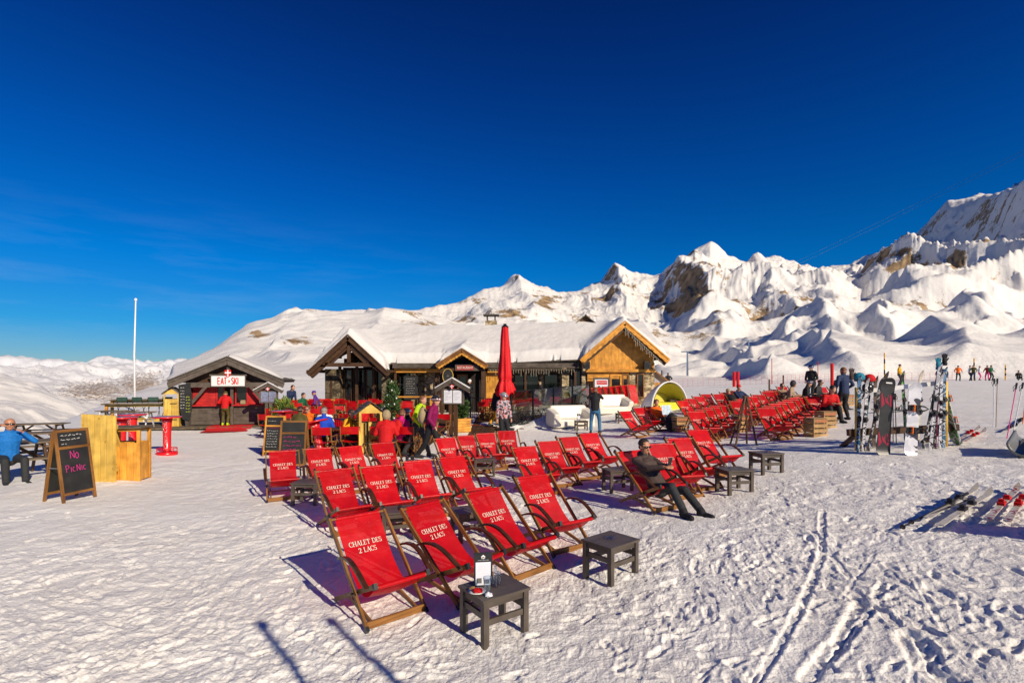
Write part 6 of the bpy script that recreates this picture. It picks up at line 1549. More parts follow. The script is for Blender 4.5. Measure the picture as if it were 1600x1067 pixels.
# backpacks
def backpack(loc, rz, mat, lb, k=1.0):
    o = empty('backpack', loc, rz, lb, 'backpack', scale=k)
    m = MB(); m.ell((0, 0, .25), (.13, .17, .26), 16, 10, noise=.03); m.ell((-.09, 0, .18), (.07, .13, .14), 14, 8, noise=.03); m.build('bag', M[mat], o, True)
    s = MB()
    for q in (-1, 1): s.tube([(.08, q * .09, .45), (.17, q * .10, .38), (.17, q * .10, .2), (.09, q * .11, .08)], .016, 6)
    s.tube([(-.02, -.05, .49), (-.02, 0, .54), (-.02, .05, .49)], .012, 6); s.build('strap', M['black'], o, True)
    return o
mp = ground_at(673, 719); backpack(mp + Vector((-.20, -.05, .98)), R(-12), 'c_khaki', 'beige and grey backpack worn by the walker in maroon', .92)
x = (622 - 800) / FOC * 14.35; backpack(Vector((x, 14.32, floor_z(x, 14.3) + .66)), R(70), 'c_red', 'red backpack on the magenta jacket', .8)
backpack(ground_at(1049, 674), R(40), 'c_black', 'black backpack on the snow beside a crate', 1.25)

# iron fence of the terrace
def iron_fence(p0, p1, lb, h=1.0):
    p0 = Vector(p0); p1 = Vector(p1); d = (p1 - p0); L = d.xy.length; a = math.atan2(d.y, d.x); o = empty('iron_fence', p0, a, lb, 'fence')
    zt = p1.z - p0.z; sl = lambda x: zt * x / L
    r = MB(); r.bar((0, 0, h), (L, 0, h + zt), .035, .03); r.bar((0, 0, .12), (L, 0, .12 + zt), .03, .025)
    n = int(L / .12)
    for k in range(n + 1): x = L * k / n; r.bar((x, 0, .12 + sl(x)), (x, 0, h + sl(x)), .012, .012)
    r.build('lattice', M['dark_metal'], o)
    for x in (0, L): MB().bar((x, 0, -.05 + sl(x)), (x, 0, h + .03 + sl(x)), .05, .05).build('post', M['dark_metal'], o)
    return o
fa, fb_, fc = hit(428, 668), hit(503, 700), hit(574, 716)
iron_fence(fa, fb_, 'low black iron fence running from the pine bush'); iron_fence(fb_, fc, 'low black iron fence ending at the wooden litter house')
dkp = hit(640, 700)
# dark plank floor under the tables
tf_ = MB()
xs = np.arange(-10.6, -2.6, .2)
for x in xs:
    y0 = 14.6 + max(0, (-3.4 - x)) * .15; y1 = 26.9
    n = 8
    for k in range(n):
        ya, yb = y0 + (y1 - y0) * k / n, y0 + (y1 - y0) * (k + 1) / n
        if x < -7.6 and ya < 17.5 + (-7.6 - x) * 1.4: continue
        tf_.bar((x, ya, gzf(x, ya) + .03), (x, yb, gzf(x, yb) + .03), .19, .03)
o = tf_.build('terrace_floor', M['dark_wood']); tag(o, 'dark plank floor under the terrace tables', kind='structure')
tf_ = MB()
for x in np.arange(-1.6, 4.0, .2):
    for k in range(6):
        ya, yb = 20 + 1.3 * k, 21.3 + 1.3 * k
        if ya < 21.3 + (x + .05) * .974 - .6: continue
        tf_.bar((x, ya, gzf(x, ya) + .02), (x, yb, gzf(x, yb) + .02), .19, .03)
o = tf_.build('terrace_floor', M['dark_wood']); tag(o, 'dark plank floor behind the glass windscreen', kind='structure')

# ---------------- glass windscreen
def glass_fence(p0, p1, n, lb, h0, h1):
    p0 = Vector(p0); p1 = Vector(p1); d = p1 - p0; L = d.xy.length; a = math.atan2(d.y, d.x); o = empty('windscreen', p0, a, lb, 'windscreen'); zt = d.z
    for k in range(n):
        xa, xb = L * k / n, L * (k + 1) / n; za, zb = zt * k / n, zt * (k + 1) / n; ha, hb_ = h0 + (h1 - h0) * k / n, h0 + (h1 - h0) * (k + 1) / n
        g_ = MB(); g_.poly([(xa + .05, 0, za + .12), (xb - .05, 0, zb + .12), (xb - .05, 0, zb + hb_), (xa + .05, 0, za + ha)], (0, .008, 0)); pane = g_.build('pane', M['screen_glass'], o)
        f = MB(); f.bar((xa, 0, za + ha), (xb, 0, zb + hb_), .04, .035); f.bar((xa, 0, za + .12), (xb, 0, zb + .12), .04, .035); f.bar((xa, 0, za + .62), (xb, 0, zb + .62), .025, .02); f.build('rail', M['dark_metal'], o)
        c_ = MB()
        for q in range(4):
            u = xa + (xb - xa) * (q + .5) / 4; zz = za + zt / n * (q + .5) / 4; w_ = (xb - xa) / 4
            c_.bar((u - w_ / 2, -.01, zz + .15), (u + w_ / 2, -.01, zz + .6), .015, .015); c_.bar((u - w_ / 2, -.01, zz + .6), (u + w_ / 2, -.01, zz + .15), .015, .015)
        c_.build('cross_lattice', M['dark_metal'], o)
        MB().bar((xa, 0, za - .1), (xa, 0, za + ha + .05), .06, .06, up=(0, 1, 0)).build('post', M['dark_metal'], o)
    MB().bar((L, 0, zt - .1), (L, 0, zt + h1 + .05), .06, .06, up=(0, 1, 0)).build('post', M['dark_metal'], o)
    return o
glass_fence(Vector((-.05, 21.5, gzf(0, 21.5))), Vector((3.85, 25.3, gzf(3.8, 25.3))), 4, 'glass windscreen with black metal frame along the terrace', 1.55, 1.45)
iron_fence(hit(735, 656), hit(790, 662), 'dark railing between the menu post and the parasol', 1.05)
# red mat by the door
rm_ = MB(); rm_.sheet([[(x + .3 * y, y, 0) for x in (-1.2, -.4, .4, 1.2)] for y in (-.25, 0, .25)]); o = rm_.build('red_mat', M['red_carpet']); p = hit(757, 664); o.location = (p.x, p.y, p.z + .02); tag(o, 'red mat laid on the snow beside the planter', 'mat')

# ---------------- parasol, closed
pz = hit(789, 672)
um = empty('parasol', pz, 0, 'tall closed red parasol on a black post', 'parasol', scale=(1.05, 1.05, 1.13))
MB().bar((0, 0, -.05), (0, 0, 3.9), .12, .12, up=(0, 1, 0)).build('pole', M['black'], um)
MB().lathe([(.38, 0), (.38, .07), (.1, .09)], 20).build('base', M['black'], um)
cn = MB(); nr, na = 46, 44; rows = []
for i in range(nr + 1):
    t = i / nr; z = 1.35 + (3.78 - 1.35) * t; base_r = .30 - .17 * t - .05 * math.exp(-((t - .19) / .04) ** 2) + .05 * math.exp(-((t - .06) / .1) ** 2)
    row = []
    for j in range(na):
        a = 2 * PI * j / na; tw = a * 8 + t * 7; rr = base_r * (1 + .16 * math.sin(tw) * (1 - .6 * t) + .05 * math.sin(a * 3 + t * 15))
        if t < .06: rr *= 1 + .08 * math.sin(a * 8)
        row.append((rr * math.cos(a + t * .9), rr * math.sin(a + t * .9), z + (.10 * math.sin(a * 8 + 1) + .08 * math.sin(a)) * max(0, 1 - t * 9)))
    rows.append(row + [row[0]])
cn.sheet(rows); cn.build('canopy', M['umbrella_red'], um, True)
MB().tube([(.215 * math.cos(2 * PI * k / 20), .215 * math.sin(2 * PI * k / 20), 1.81) for k in range(20)], .012, 6, closed=True).build('tie_strap', M['black'], um)
MB().lathe([(.13, 3.74), (.14, 3.8), (.05, 3.86), (.03, 3.9)], 16).build('cap', M['dark_metal'], um)

# ---------------- menu posts
def menu_post(p, rz, lb, k, single=False):
    o = empty('menu_post', p, rz, lb, 'menu post', scale=k)
    for s in (-1, 1): MB().bar((s * .09, .03, -.1), (s * .09, .03, 1.5), .13, .15, up=(0, 1, 0)).build('post', M['dark_wood' if not single else 'grey_wood'], o)
    bx = MB(); bx.box(-.40, .40, -.06, .06, 1.15, 1.72, 'x'); bx.build('cabinet', M['grey_wood'], o)
    rr = MB()
    for s in (-1, 1): rr.bar((s * -.02, -.1, 2.03), (s * .62, -.1, 1.66), .14, .15, up=(0, 0, 1))
    rr.bar((0, -.13, 1.82), (0, -.13, 1.86), .5, .05); rr.build('gable_roof', M['grey_wood'], o)
    sn = MB()
    for s in (-1, 1): sn.bar((s * -.01, -.1, 2.125), (s * .64, -.1, 1.75), .18, .03, up=(0, 0, 1))
    sn.build('snow_cover', M['roof_snow'], o)
    a, b = MB(), MB(); shield(a, b, (0, 1.80), .07, -.19); q = a.build('shield', M['red_paint'], o); b.build('white_cross', M['white_paint'], q)
    for s in (-1, 1):
        sh = MB().box(s * .17 - .155, s * .17 + .155, -.075, -.068, 1.20, 1.66).build('menu_sheet', M['paper'] if not single else M['lens_blue'], o)
        if not single:
            l = MB(); [scribble(l, (s * .17 - .12, -.08, 1.58 - .055 * kk), (1, 0, 0), (0, 0, 1), .22 - .05 * (kk % 3), .018, kk + 3 * s, .005) for kk in range(6)]; l.build('lettering', M['tile_grey'], sh)
    return o
menu_post(hit(708, 681), R(-8), 'dark wooden menu post with two lit white sheets under a little gable', 1.06)
menu_post(hit(420, 668), R(12), 'grey wooden menu post with small panes beside the kiosk', .93, True)

# ---------------- plants
def leafy(mb, c, r, n, leaf, seed, shape='ell', up=.3, clumps=26):
    rn = random.Random(seed); c = Vector(c)
    cl = []
    for k in range(clumps):
        while True:
            v = Vector((rn.uniform(-1, 1), rn.uniform(-1, 1), rn.uniform(-1, 1)))
            if v.length < 1: break
        if shape == 'cone': t = rn.random() ** 1.4; a = rn.uniform(0, 2 * PI); q = (1 - t) * rn.uniform(.45, 1); v = Vector((math.cos(a) * q, math.sin(a) * q, t * 2 - 1))
        cl.append((v, rn.uniform(.5, 1)))
    for k in range(n):
        v, s = rn.choice(cl); p = c + Vector((v.x * r[0], v.y * r[1], v.z * r[2])) + Vector((rn.gauss(0, 1), rn.gauss(0, 1), rn.gauss(0, .8))) * .16 * min(r[0], r[2]) * s
        d = (p - c); d.z *= .4; d = (d.normalized() + Vector((rn.gauss(0, .5), rn.gauss(0, .5), rn.gauss(0, .4) + up))).normalized()
        a = d.cross(Vector((rn.gauss(0, 1), rn.gauss(0, 1), rn.gauss(0, 1)))).normalized(); L = leaf * rn.uniform(.6, 1.3)
        mb.cur = 0 if rn.random() < .6 else 1
        mb.poly([p - a * L * .16, p + d * L * .5 - a * L * .2, p + d * L, p + a * L * .16])
    mb.cur = 0
M['needle_light'] = plain('paler_conifer_needles', (.07, .14, .025), .7, .4, 30)  # paler needle tone, mixed in at random
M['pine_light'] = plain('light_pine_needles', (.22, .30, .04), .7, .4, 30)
def xmas():
    p = Vector((-4.05, 17.3, gzf(-4.05, 17.3)))
    p = Vector(((612 - 800) / FOC * 17.6, 17.6, floor_z(-4.1, 17.6)))
    o = empty('christmas_tree', p, 0, 'small decorated christmas tree with white baubles on the terrace', 'christmas tree')
    MB().tube([(0, 0, .2), (.01, 0, 1.1), (0, 0, 1.9)], [.035, .025, .008], 8).build('trunk', M['bark'], o)
    m = MB(); leafy(m, (0, 0, 1.15), (.62, .62, .85), 5200, .10, 5, 'cone', .1, 90); m.build('crown', [M['tree_green'], M['needle_light']], o)
    MB().lathe([(.16, 0), (.19, .3), (.17, .3), (.15, .02)], 16).build('pot', M['crate_wood'], o)
    rn = random.Random(4)
    for k in range(26):
        t = rn.random(); a = rn.uniform(-PI, 0) if k % 4 else rn.uniform(0, PI); r = (1 - t) * .62 + .03; z = .4 + 1.55 * t
        q = MB(); q.ell((r * math.cos(a), r * math.sin(a), z), (.033, .033, .033), 10, 6); q.build('bauble', M['white_paint'], o, True)
    s = MB(); pts = []
    for k in range(10): rr = .11 if k % 2 == 0 else .045; pts.append((rr * math.sin(PI * k / 5), -.02, 2.05 + rr * math.cos(PI * k / 5)))
    s.poly(pts[::-1], (0, .02, 0)); s.build('star', M['letter'], o)
xmas()
def bush(p, r, seed, lb, base=None, kk=1, name='pine_bush', mats=('tree_yellow', 'pine_light')):
    o = empty(name, p, 0, lb, 'bush', scale=kk)
    st_ = MB(); rn = random.Random(seed)
    for k in range(6): a = rn.uniform(0, 2 * PI); st_.tube([(0, 0, 0), (.1 * math.cos(a), .1 * math.sin(a), r[2] * .8), (r[0] * .6 * math.cos(a), r[1] * .6 * math.sin(a), r[2] * 1.5)], [.02, .014, .006], 6)
    st_.build('stem', M['bark'], o)
    m = MB(); leafy(m, (0, 0, r[2] * 1.05), r, 3400, .12, seed, 'ell', .6, 46); m.build('foliage', [M[mats[0]], M[mats[1]]], o)
    return o
def planter(p, rz, lb, w=.27, h=.5):
    o = empty('planter', p, rz, lb, 'planter'); m = MB()
    for k in range(5): hz = h * (k + .5) / 5; [m.bar((-w, s * w, hz), (w, s * w, hz), .025, h / 5 - .008) for s in (-1, 1)]; [m.bar((s * w, -w + .013, hz), (s * w, w - .013, hz), .025, h / 5 - .008) for s in (-1, 1)]
    m.build('boards', M['orange_wood'], o); MB().box(-w + .02, w - .02, -w + .02, w - .02, h * .8, h * .93, 'x').build('soil', clean_snow('planter_snow'), o); return o
pp_ = hit(722, 674); planter(pp_, R(20), 'square larch planter box beside the menu post', .29, .55); bush(pp_ + Vector((0, 0, .48)), (.31, .31, .42), 9, 'bushy green conifer growing in the larch planter', name='conifer_bush', mats=('tree_green', 'needle_light'))
pb = hit(443, 672); bush(Vector((pb.x, pb.y, pb.z)), (.55, .5, .62), 12, 'yellow green dwarf pine between kiosk and terrace')
pg = Vector((3.3, 26.3, gzf(3.3, 26.3))); planter(pg, R(10), 'larch planter box behind the glass windscreen', .25, .4); bush(pg + Vector((0, 0, .35)), (.42, .4, .42), 15, 'green shrub behind the glass windscreen', name='shrub', mats=('tree_green', 'needle_light'))

# ---------------- wooden litter house
def litter_house(p, rz, lb, k=1, post='yellow_wood', roofm='slate', gable=True, w=.30, d=.27, h=1.0):
    o = empty('litter_house', p, rz, lb, 'litter bin', scale=k)
    f = MB(); planks(f, -w, w, 0, h, -d, .15, .025, .004); f.build('front_boards', M[post], o)
    f = MB(); planks(f, -w, w, 0, h, d, .15, .025, .004)
    for s in (-1, 1):
        for q in range(4): f.bar((s * w, -d + .03 + .13 * q + .05, 0), (s * w, -d + .03 + .13 * q + .05, h), .12, .025, up=(1, 0, 0))
    f.build('side_boards', M[post], o)
    for i in (-1, 1):
        for j in (-1, 1): MB().bar((i * w, j * (d + .0), -.02), (i * w, j * (d + .0), h + .32), .07, .07, up=(0, 1, 0)).build('corner_post', M[post], o)
    t = MB(); t.box(-w, w, -d - .02, -d + .02, h + .28, h + .34); t.box(-w, w, d - .02, d + .02, h + .28, h + .34)
    if gable:
        t.poly([(-w, -d - .03, h + .34), (w, -d - .03, h + .34), (0, -d - .03, h + .55)], (0, .03, 0)); t.poly([(-w, d, h + .34), (w, d, h + .34), (0, d, h + .55)], (0, .03, 0)); t.build('gable', M[post], o)
        r = MB()
        for s in (-1, 1):
            for q in range(4): a = q / 4; r.bar((s * (.46 * a), 0, h + .60 - .36 * a + .012 * (4 - q) / 4), (s * (.46 * (a + .28)), 0, h + .60 - .36 * (a + .28) + .012), 2 * d + .22, .016)
        r.build('roof', M[roofm], o)
    else:
        t.build('gable', M[post], o); r = MB(); [r.bar((-w - .1, -d - .04 + .17 * q, h + .37 + .0 * q), (w + .1, -d - .04 + .17 * q, h + .37), .165, .03) for q in range(4)]; r.build('roof', M['deck_wood'], o)
    MB().box(-w + .04, w - .04, -d + .03, d - .03, h - .1, h - .05, 'x').build('bin_liner', M['black'], o)
    return o
q = litter_house(hit(577, 712), R(24), 'pale wooden litter house with a dark shingled roof beside the iron fence', .97)
litter_house(hit(201, 748), R(12), 'flat topped wooden litter box beside the tall board screen', .86, post='orange_wood', gable=False, w=.34, d=.26, h=.92)
# yellow cupboard on the kiosk deck
yc = empty('yellow_cupboard', K(-2.7, -.35, .13), KR, 'narrow yellow wooden cupboard with gabled top beside the kiosk', 'cupboard')
f = MB(); planks(f, -.27, .27, 0, 1.2, -.2, .14, .03, .003); f.box(-.28, .28, -.18, .2, 0, 1.2, 'z'); f.poly([(-.3, -.22, 1.42), (.3, -.22, 1.42), (0, -.22, 1.66)], (0, .06, 0))
for s in (-1, 1): f.bar((s * .27, -.2, 0), (s * .27, -.2, 1.45), .05, .05, up=(0, 1, 0))
f.build('body', M['yellow_wood'], yc)
r = MB(); [r.bar((0, 0, 1.72), (s * .37, 0, 1.43), .5, .04) for s in (-1, 1)]; r.build('roof', M['grey_wood'], yc)
for z in (.3, 1.0): MB().bar((-.05, -.225, z), (.22, -.225, z), .01, .035).build('hinge', M['dark_metal'], yc)

# ---------------- board screen, A-boards
bs2 = empty('board_screen', hit(154, 752), R(3), 'tall plain screen of new yellow boards standing in the snow', 'screen')
f = MB(); planks(f, -.33, .35, -.05, lambda x: 1.36 - .06 * x, 0, .14, .03, .004); f.build('boards', M['yellow_wood'], bs2)
MB().bar((-.33, .03, .25), (.35, .03, .25), .04, .09).bar((-.33, .03, 1.1), (.35, .03, 1.1), .04, .09).build('batten', M['yellow_wood'], bs2)
for s in (-1, 1): MB().bar((s * .28, .05, 1.0), (s * .28, .55, -.02), .05, .04).build('brace', M['yellow_wood'], bs2)
HG = {'N': [(0, 0, .02, 1), (.02, 1, .5, .02), (.5, .02, .52, 1.02)], 'O': [(.3, 1, .06, .75), (.06, .75, .04, .3), (.04, .3, .26, 0), (.26, 0, .5, .25), (.5, .25, .52, .72), (.52, .72, .3, 1)], 'P': [(.05, -.05, .02, 1), (.02, 1, .4, .98), (.4, .98, .48, .72), (.48, .72, .3, .5), (.3, .5, .04, .48)],
      'I': [(.1, .02, .12, .8)], 'C': [(.44, .72, .2, .78), (.2, .78, .03, .45), (.03, .45, .12, .08), (.12, .08, .44, .06)], ' ': []}
def hand(mb, txt, h, origin, ey):
    rn = random.Random(len(txt)); ey = ey.normalized(); o = Vector(origin); x = -sum((.3 if c == 'I' else .68) for c in txt) * h * .5
    for ch in txt:
        k = rn.uniform(.88, 1.08); dz = rn.uniform(-.06, .06) * h
        for (a, b, c, d) in HG[ch]: mb.bar(o + Vector((x + a * h * k, 0, 0)) + ey * (b * h * k + dz), o + Vector((x + c * h * k, 0, 0)) + ey * (d * h * k + dz), h * .085, .002, up=(0, 1, 0))
        x += (.3 if ch == 'I' else .68) * h
def a_board(p, rz, lb, k, w=.30, h=1.15, wd='frame_wood', texts=None, legs_only=False, split=.75, back=True):
    o = empty('a_board', p, rz, lb, 'a-board', scale=k)
    def leaf(y0, name, front):
        f = MB(); top = Vector((0, 0, h)); 
        for s in (-1, 1): f.bar((s * w, y0, 0), (s * w, 0 + (-.012 if front else .012), h), .045, .025, up=(0, 1, 0))
        ln = lambda z: (y0 * (1 - z / h) + (-.012 if front else .012))
        for z in ((.14, h * split, h - .02) if front else (.14, h - .02)): f.bar((-w, ln(z), z), (w, ln(z), z), .025, .045)
        fo = f.build(name, M[wd], o)
        pn = MB(); pn.poly([(-w, ln(.14), .14), (w, ln(.14), .14), (w, ln(h - .02), h - .02), (-w, ln(h - .02), h - .02)], (0, .008, 0)); pn.build('chalk_panel', M['chalk_black'], fo); return ln, fo
    lnf, fo = leaf(-.20, 'front_frame', True); leaf(.20, 'rear_frame', False)
    for s in (-1, 1): MB().bar((s * (w + .012), -.11, h * .48), (s * (w + .012), .11, h * .48), .006, .012).build('stay', M['steel'], o)
    by_m = {}
    for (txt, mname, size, z) in (texts or []):
        l = by_m.setdefault(mname, MB()); y = lnf(z) - .014; ey = Vector((0, .20 / h, 1))
        if txt.startswith('~'): scribble(l, (-w * .75, y, z), Vector((1, 0, 0)), ey, w * 1.45 * float(txt[1:]), size, int(z * 100), size * .17)
        else: hand(l, txt, size, (0, y, z), ey)
    for mname, l in by_m.items(): l.build('lettering', M[mname], fo)
    return o
cc = MB()
ab = a_board(hit(110, 780), R(80), 'tall a-board chalked NO PICNIC in pink beside the board screen', 1.0, .27, 1.22, 'frame_wood', [('~.9', 'chalk_white', .035, 1.12), ('~.8', 'chalk_white', .035, 1.05), ('~.2', 'chalk_white', .035, .98), ('NO', 'chalk_pink', .12, .72), ('PICNIC', 'chalk_pink', .11, .50)])
l = MB(); write(l, 'Coca-Cola', .09, (.0, .185, .22), (-1, 0, 0), (0, -.17, 1), shear=.3); l.build('lettering', M['chalk_white'], ab)
a_board(hit(431, 711), R(-4), 'taller a-board with chalk prices behind the other one', 1.0, .27, 1.15, 'orange_wood', [('~.6', 'chalk_white', .03, 1.0), ('~.9', 'chalk_pink', .03, .8)] + [('~.8', 'chalk_white', .035, .72 - .075 * k) for k in range(7)])
a_board(hit(460, 733), R(2), 'a-board with pink and white handwriting before the red leaning table', 1.0, .30, 1.20, 'frame_wood', [('~.7', 'chalk_pink', .045, .80), ('~.95', 'chalk_pink', .045, .70), ('~.95', 'chalk_pink', .045, .60), ('~.7', 'chalk_pink', .045, .50), ('~.8', 'chalk_white', .05, .38), ('~.5', 'chalk_white', .04, .30), ('~.4', 'chalk_white', .04, .22)])
# bare trestle among the deckchairs
ts = empty('trestle', hit(1166, 697), R(8), 'bare dark wooden trestle seen edge on among the deckchairs', 'trestle')
for s in (-1, 1): MB().bar((s * .30, 0, -.02), (s * .02, .0, 1.28), .04, .03, up=(0, 1, 0)).build('leg', M['dark_wood'], ts)
for s in (-1, 1): MB().bar((s * .24, .35, -.02), (s * .02, .04, 1.26), .035, .03, up=(0, 1, 0)).build('leg', M['dark_wood'], ts)
MB().bar((-.06, .02, 1.27), (.06, .02, 1.27), .08, .05).build('head', M['dark_wood'], ts)

# ---------------- standing tables
BT = make_bar_table(); tag(BT, None, 'table'); register(BT)
for p, lb, rz in (((261, 711), 'red round standing table nearest the kiosk, foot ring complete', 12), ((207, 705), 'red round standing table behind the litter box, on the deck side', 0), ((190, 716), 'red round standing table mostly hidden by the board screen', 5), ((440, 690), 'red round standing table behind the a-boards', 0)):
    place(BT, sunk(hit(*p)), R(rz), FIRST, lb, 'red standing tables')
lo = copy_tree(BT, sunk(hit(504, 716), .05), R(-10), 'red standing table leaning over before the iron fence', 'red standing tables'); lo.rotation_euler = (0, R(-13), R(-10))
# ---------------- picnic tables
PI_T = make_picnic_table('deck_wood', 'dark_wood'); tag(PI_T, None, 'picnic table'); register(PI_T)
for p, rz, lb in (((38, 718), 28, 'brown picnic table behind the man in blue'), ((62, 690), 20, 'brown picnic table farther back toward the valley')):
    c = hit(*p); place(PI_T, sunk(c), R(rz), FIRST, lb, 'brown picnic tables on the snow')
mb_ = hit(14, 752); h_ = R(-35)
copy_tree(PI_T, Vector((mb_.x - .76 * math.cos(h_), mb_.y - .76 * math.sin(h_), mb_.z - .03)), h_ + R(90), 'brown picnic table whose bench carries the man in bright blue', 'brown picnic tables on the snow')
PI2 = make_picnic_table('deck_wood', 'white_paint'); tag(PI2, 'picnic table with cream legs on the deck beside the kiosk', 'picnic table'); PI2.location = K(-4.2, -1.0, .13); PI2.rotation_euler = (0, 0, KR + R(4)); PI2.scale = (.85, .8, .9); register(PI2)
q = copy_tree(PI2, K(-5.6, .5, .13), KR + R(-8), 'picnic table with cream legs farther along the deck'); 
# ---------------- counter rail with chairs at the end of the deck
cr2 = empty('wooden_counter', K(-4.6, 1.6, .1), KR, 'long yellow wooden counter with shelf along the deck edge', 'counter')
MB().bar((-1.5, 0, 1.15), (1.5, 0, 1.15), .4, .06).bar((-1.6, -.5, .98), (1.6, -.5, .98), .35, .06).build('counter_top', M['deck_wood'], cr2)
for x in (-1.45, 1.45): MB().bar((x, 0, 0), (x, 0, 1.12), .1, .1, up=(0, 1, 0)).bar((x, -.5, 0), (x, -.5, .95), .1, .1, up=(0, 1, 0)).build('post', M['orange_wood'], cr2)
MB().bar((-1.5, .02, 1.07), (1.5, .02, 1.07), .05, .1).bar((-1.5, -.5, .9), (1.5, -.5, .9), .05, .1).bar((-1.5, -.25, .32), (1.5, -.25, .32), .5, .05).bar((-1.5, -.5, .24), (1.5, -.5, .24), .04, .16).build('rail', M['yellow_wood'], cr2)
def green_chair():
    o = empty('folding_chair', (0, 0, 0)); 
    for s in (-1, 1): MB().tube([(s * .2, .18, 0), (s * .2, -.05, .45), (s * .2, -.14, .88)], .012, 6).tube([(s * .2, -.2, 0), (s * .2, .15, .45)], .012, 6).build('leg', M['dark_metal'], o)
    MB().bar((-.2, .05, .46), (.2, .05, .46), .36, .03).build('seat', M['c_green2'], o); MB().bar((-.2, -.13, .8), (.2, -.13, .8), .03, .18).build('backrest', M['c_green2'], o); return o
M['c_green2'] = plain('dark_green_plastic', (.03, .07, .05), .4)
GC = green_chair(); tag(GC, None, 'chair'); register(GC)
for k in range(4): place(GC, K(-5.7 + .73 * k, 1.35, .5), KR + R([4, -6, 9, -2][k]), FIRST, 'dark green folding chair standing on the long wooden counter shelf', 'dark green folding chairs on the counter')
rl = empty('timber_railing', K(-2.9, 2.3, .1), KR, 'low timber railing between counter and kiosk', 'railing')
for z in (.4, 1.1, 1.25): MB().bar((-.2, 0, z), (1.2, 0, z), .05, .09).build('rail', M['orange_wood'], rl)
for x in (-.2, 1.2): MB().bar((x, 0, 0), (x, 0, 1.3), .09, .09, up=(0, 1, 0)).build('post', M['grey_wood'], rl)
rl = empty('timber_railing', Vector((-11.0, 26.6, gzf(-11, 26.6))), R(2), 'low timber railing behind the far terrace tables', 'railing')
for z in (.45, .95): MB().bar((-2.2, 0, z), (2.0, 0, z), .05, .09).build('rail', M['orange_wood'], rl)
for x in (-2.2, -.8, .6, 2.0): MB().bar((x, 0, 0), (x, 0, 1.0), .09, .09, up=(0, 1, 0)).build('post', M['orange_wood'], rl)
# ---------------- flagpole
fp = at(211, 610, 38.0); fz_ = gzf(fp.x, fp.y); pz_ = at(211, 470, 38.0).z
fo = empty('flagpole', (fp.x, fp.y, fz_), 0, 'bare white flagpole on the rim of the plateau', 'flagpole')
MB().tube([(0, 0, -.3), (-.06, 0, (pz_ - fz_) * .5), (.05, 0, pz_ - fz_)], [.075, .06, .045], 10).build('pole', M['white_paint'], fo, True); MB().ell((.05, 0, pz_ - fz_ + .08), (.1, .1, .12), 12, 8).build('finial', M['white_paint'], fo, True)

# ---------------- white sofas
def sofa(p, rz, lb, k=1.0):
    o = empty('sofa', p, rz, lb, 'sofa', 'cream moulded sofas', k)
    W2 = .88
    me = bpy.data.meshes.new('sofa'); m = MB()
    def rb(x0, x1, y0, y1, z0, z1): m.box(x0, x1, y0, y1, z0, z1, 'x')
    rb(-W2, W2, -.42, .42, .0, .36); m.bar((-W2, .38, .48), (W2, .38, .48), .30, .96, up=(0, .2, 1)); 
    for s in (-1, 1): m.bar((s * (W2 - .02), -.42, .30), (s * (W2 - .02), .50, .44), .30, .62, taper=1.35)
    t = bpy.data.meshes.new('t'); t.from_pydata([tuple(v) for v in m.v], [], m.f); ob = bpy.data.objects.new('t', t); COL.objects.link(ob)
    r1 = ob.modifiers.new('r', 'REMESH'); r1.mode = 'VOXEL'; r1.voxel_size = .035; s1 = ob.modifiers.new('s', 'SMOOTH'); s1.factor = .7; s1.iterations = 14
    dg = bpy.context.evaluated_depsgraph_get(); dg.update(); out = bpy.data.meshes.new_from_object(ob.evaluated_get(dg)); bpy.data.objects.remove(ob)
    out.polygons.foreach_set('use_smooth', np.ones(len(out.polygons), bool)); out.materials.clear(); out.materials.append(M['sofa'])
    link('shell', out, o)
    return o
sofa(Vector((2.5, 21.6, gzf(2.5, 21.6))), R(18), 'cream moulded plastic sofa nearer to the glass windscreen', .93)
sofa(Vector((4.75, 24.3, gzf(4.75, 24.3))), R(14), 'cream moulded plastic sofa behind the man in jeans', .93)

# ---------------- dome shelter
dm = empty('dome_shelter', hit(1040, 640), R(20), 'half round white shell shelter lined in olive with a yellow seat', 'shelter')
Rr_, D_ = .98, .75
sh_ = MB(); rows = []
for i in range(29):
    t = PI * i / 28; rows.append([(Rr_ * math.cos(t) * (1 - .10 * (j / 8) ** 2), -.35 + D_ * 1.3 * j / 8 , 1.28 * math.sin(t) * (1 - .42 * (j / 8) ** 2)) for j in range(9)])
sh_.sheet(rows); sho = sh_.build('shell', M['white_paint'], dm, True); sm_ = sho.modifiers.new('t', 'SOLIDIFY'); sm_.thickness = .05; sm_.offset = 1
li = MB(); li.sheet([[((Rr_ - .06) * math.cos(PI * i / 28) * (1 - .10 * (j / 8) ** 2), -.33 + D_ * 1.3 * j / 8, (1.28 - .06) * math.sin(PI * i / 28) * (1 - .42 * (j / 8) ** 2)) for j in range(9)] for i in range(29)])
li.poly([((Rr_ - .05) * .9 * math.cos(PI * i / 28), .55, .74 * math.sin(PI * i / 28)) for i in range(29)]); li.build('lining', M['dome_in'], dm, True)
MB().box(-.82, .82, -.25, .5, .0, .34, 'x').build('seat', M['dome_seat'], dm)
MB().ell((-.55, .18, .86), (.13, .02, .05), 16, 6).build('opening', M['white_paint'], dm, True)

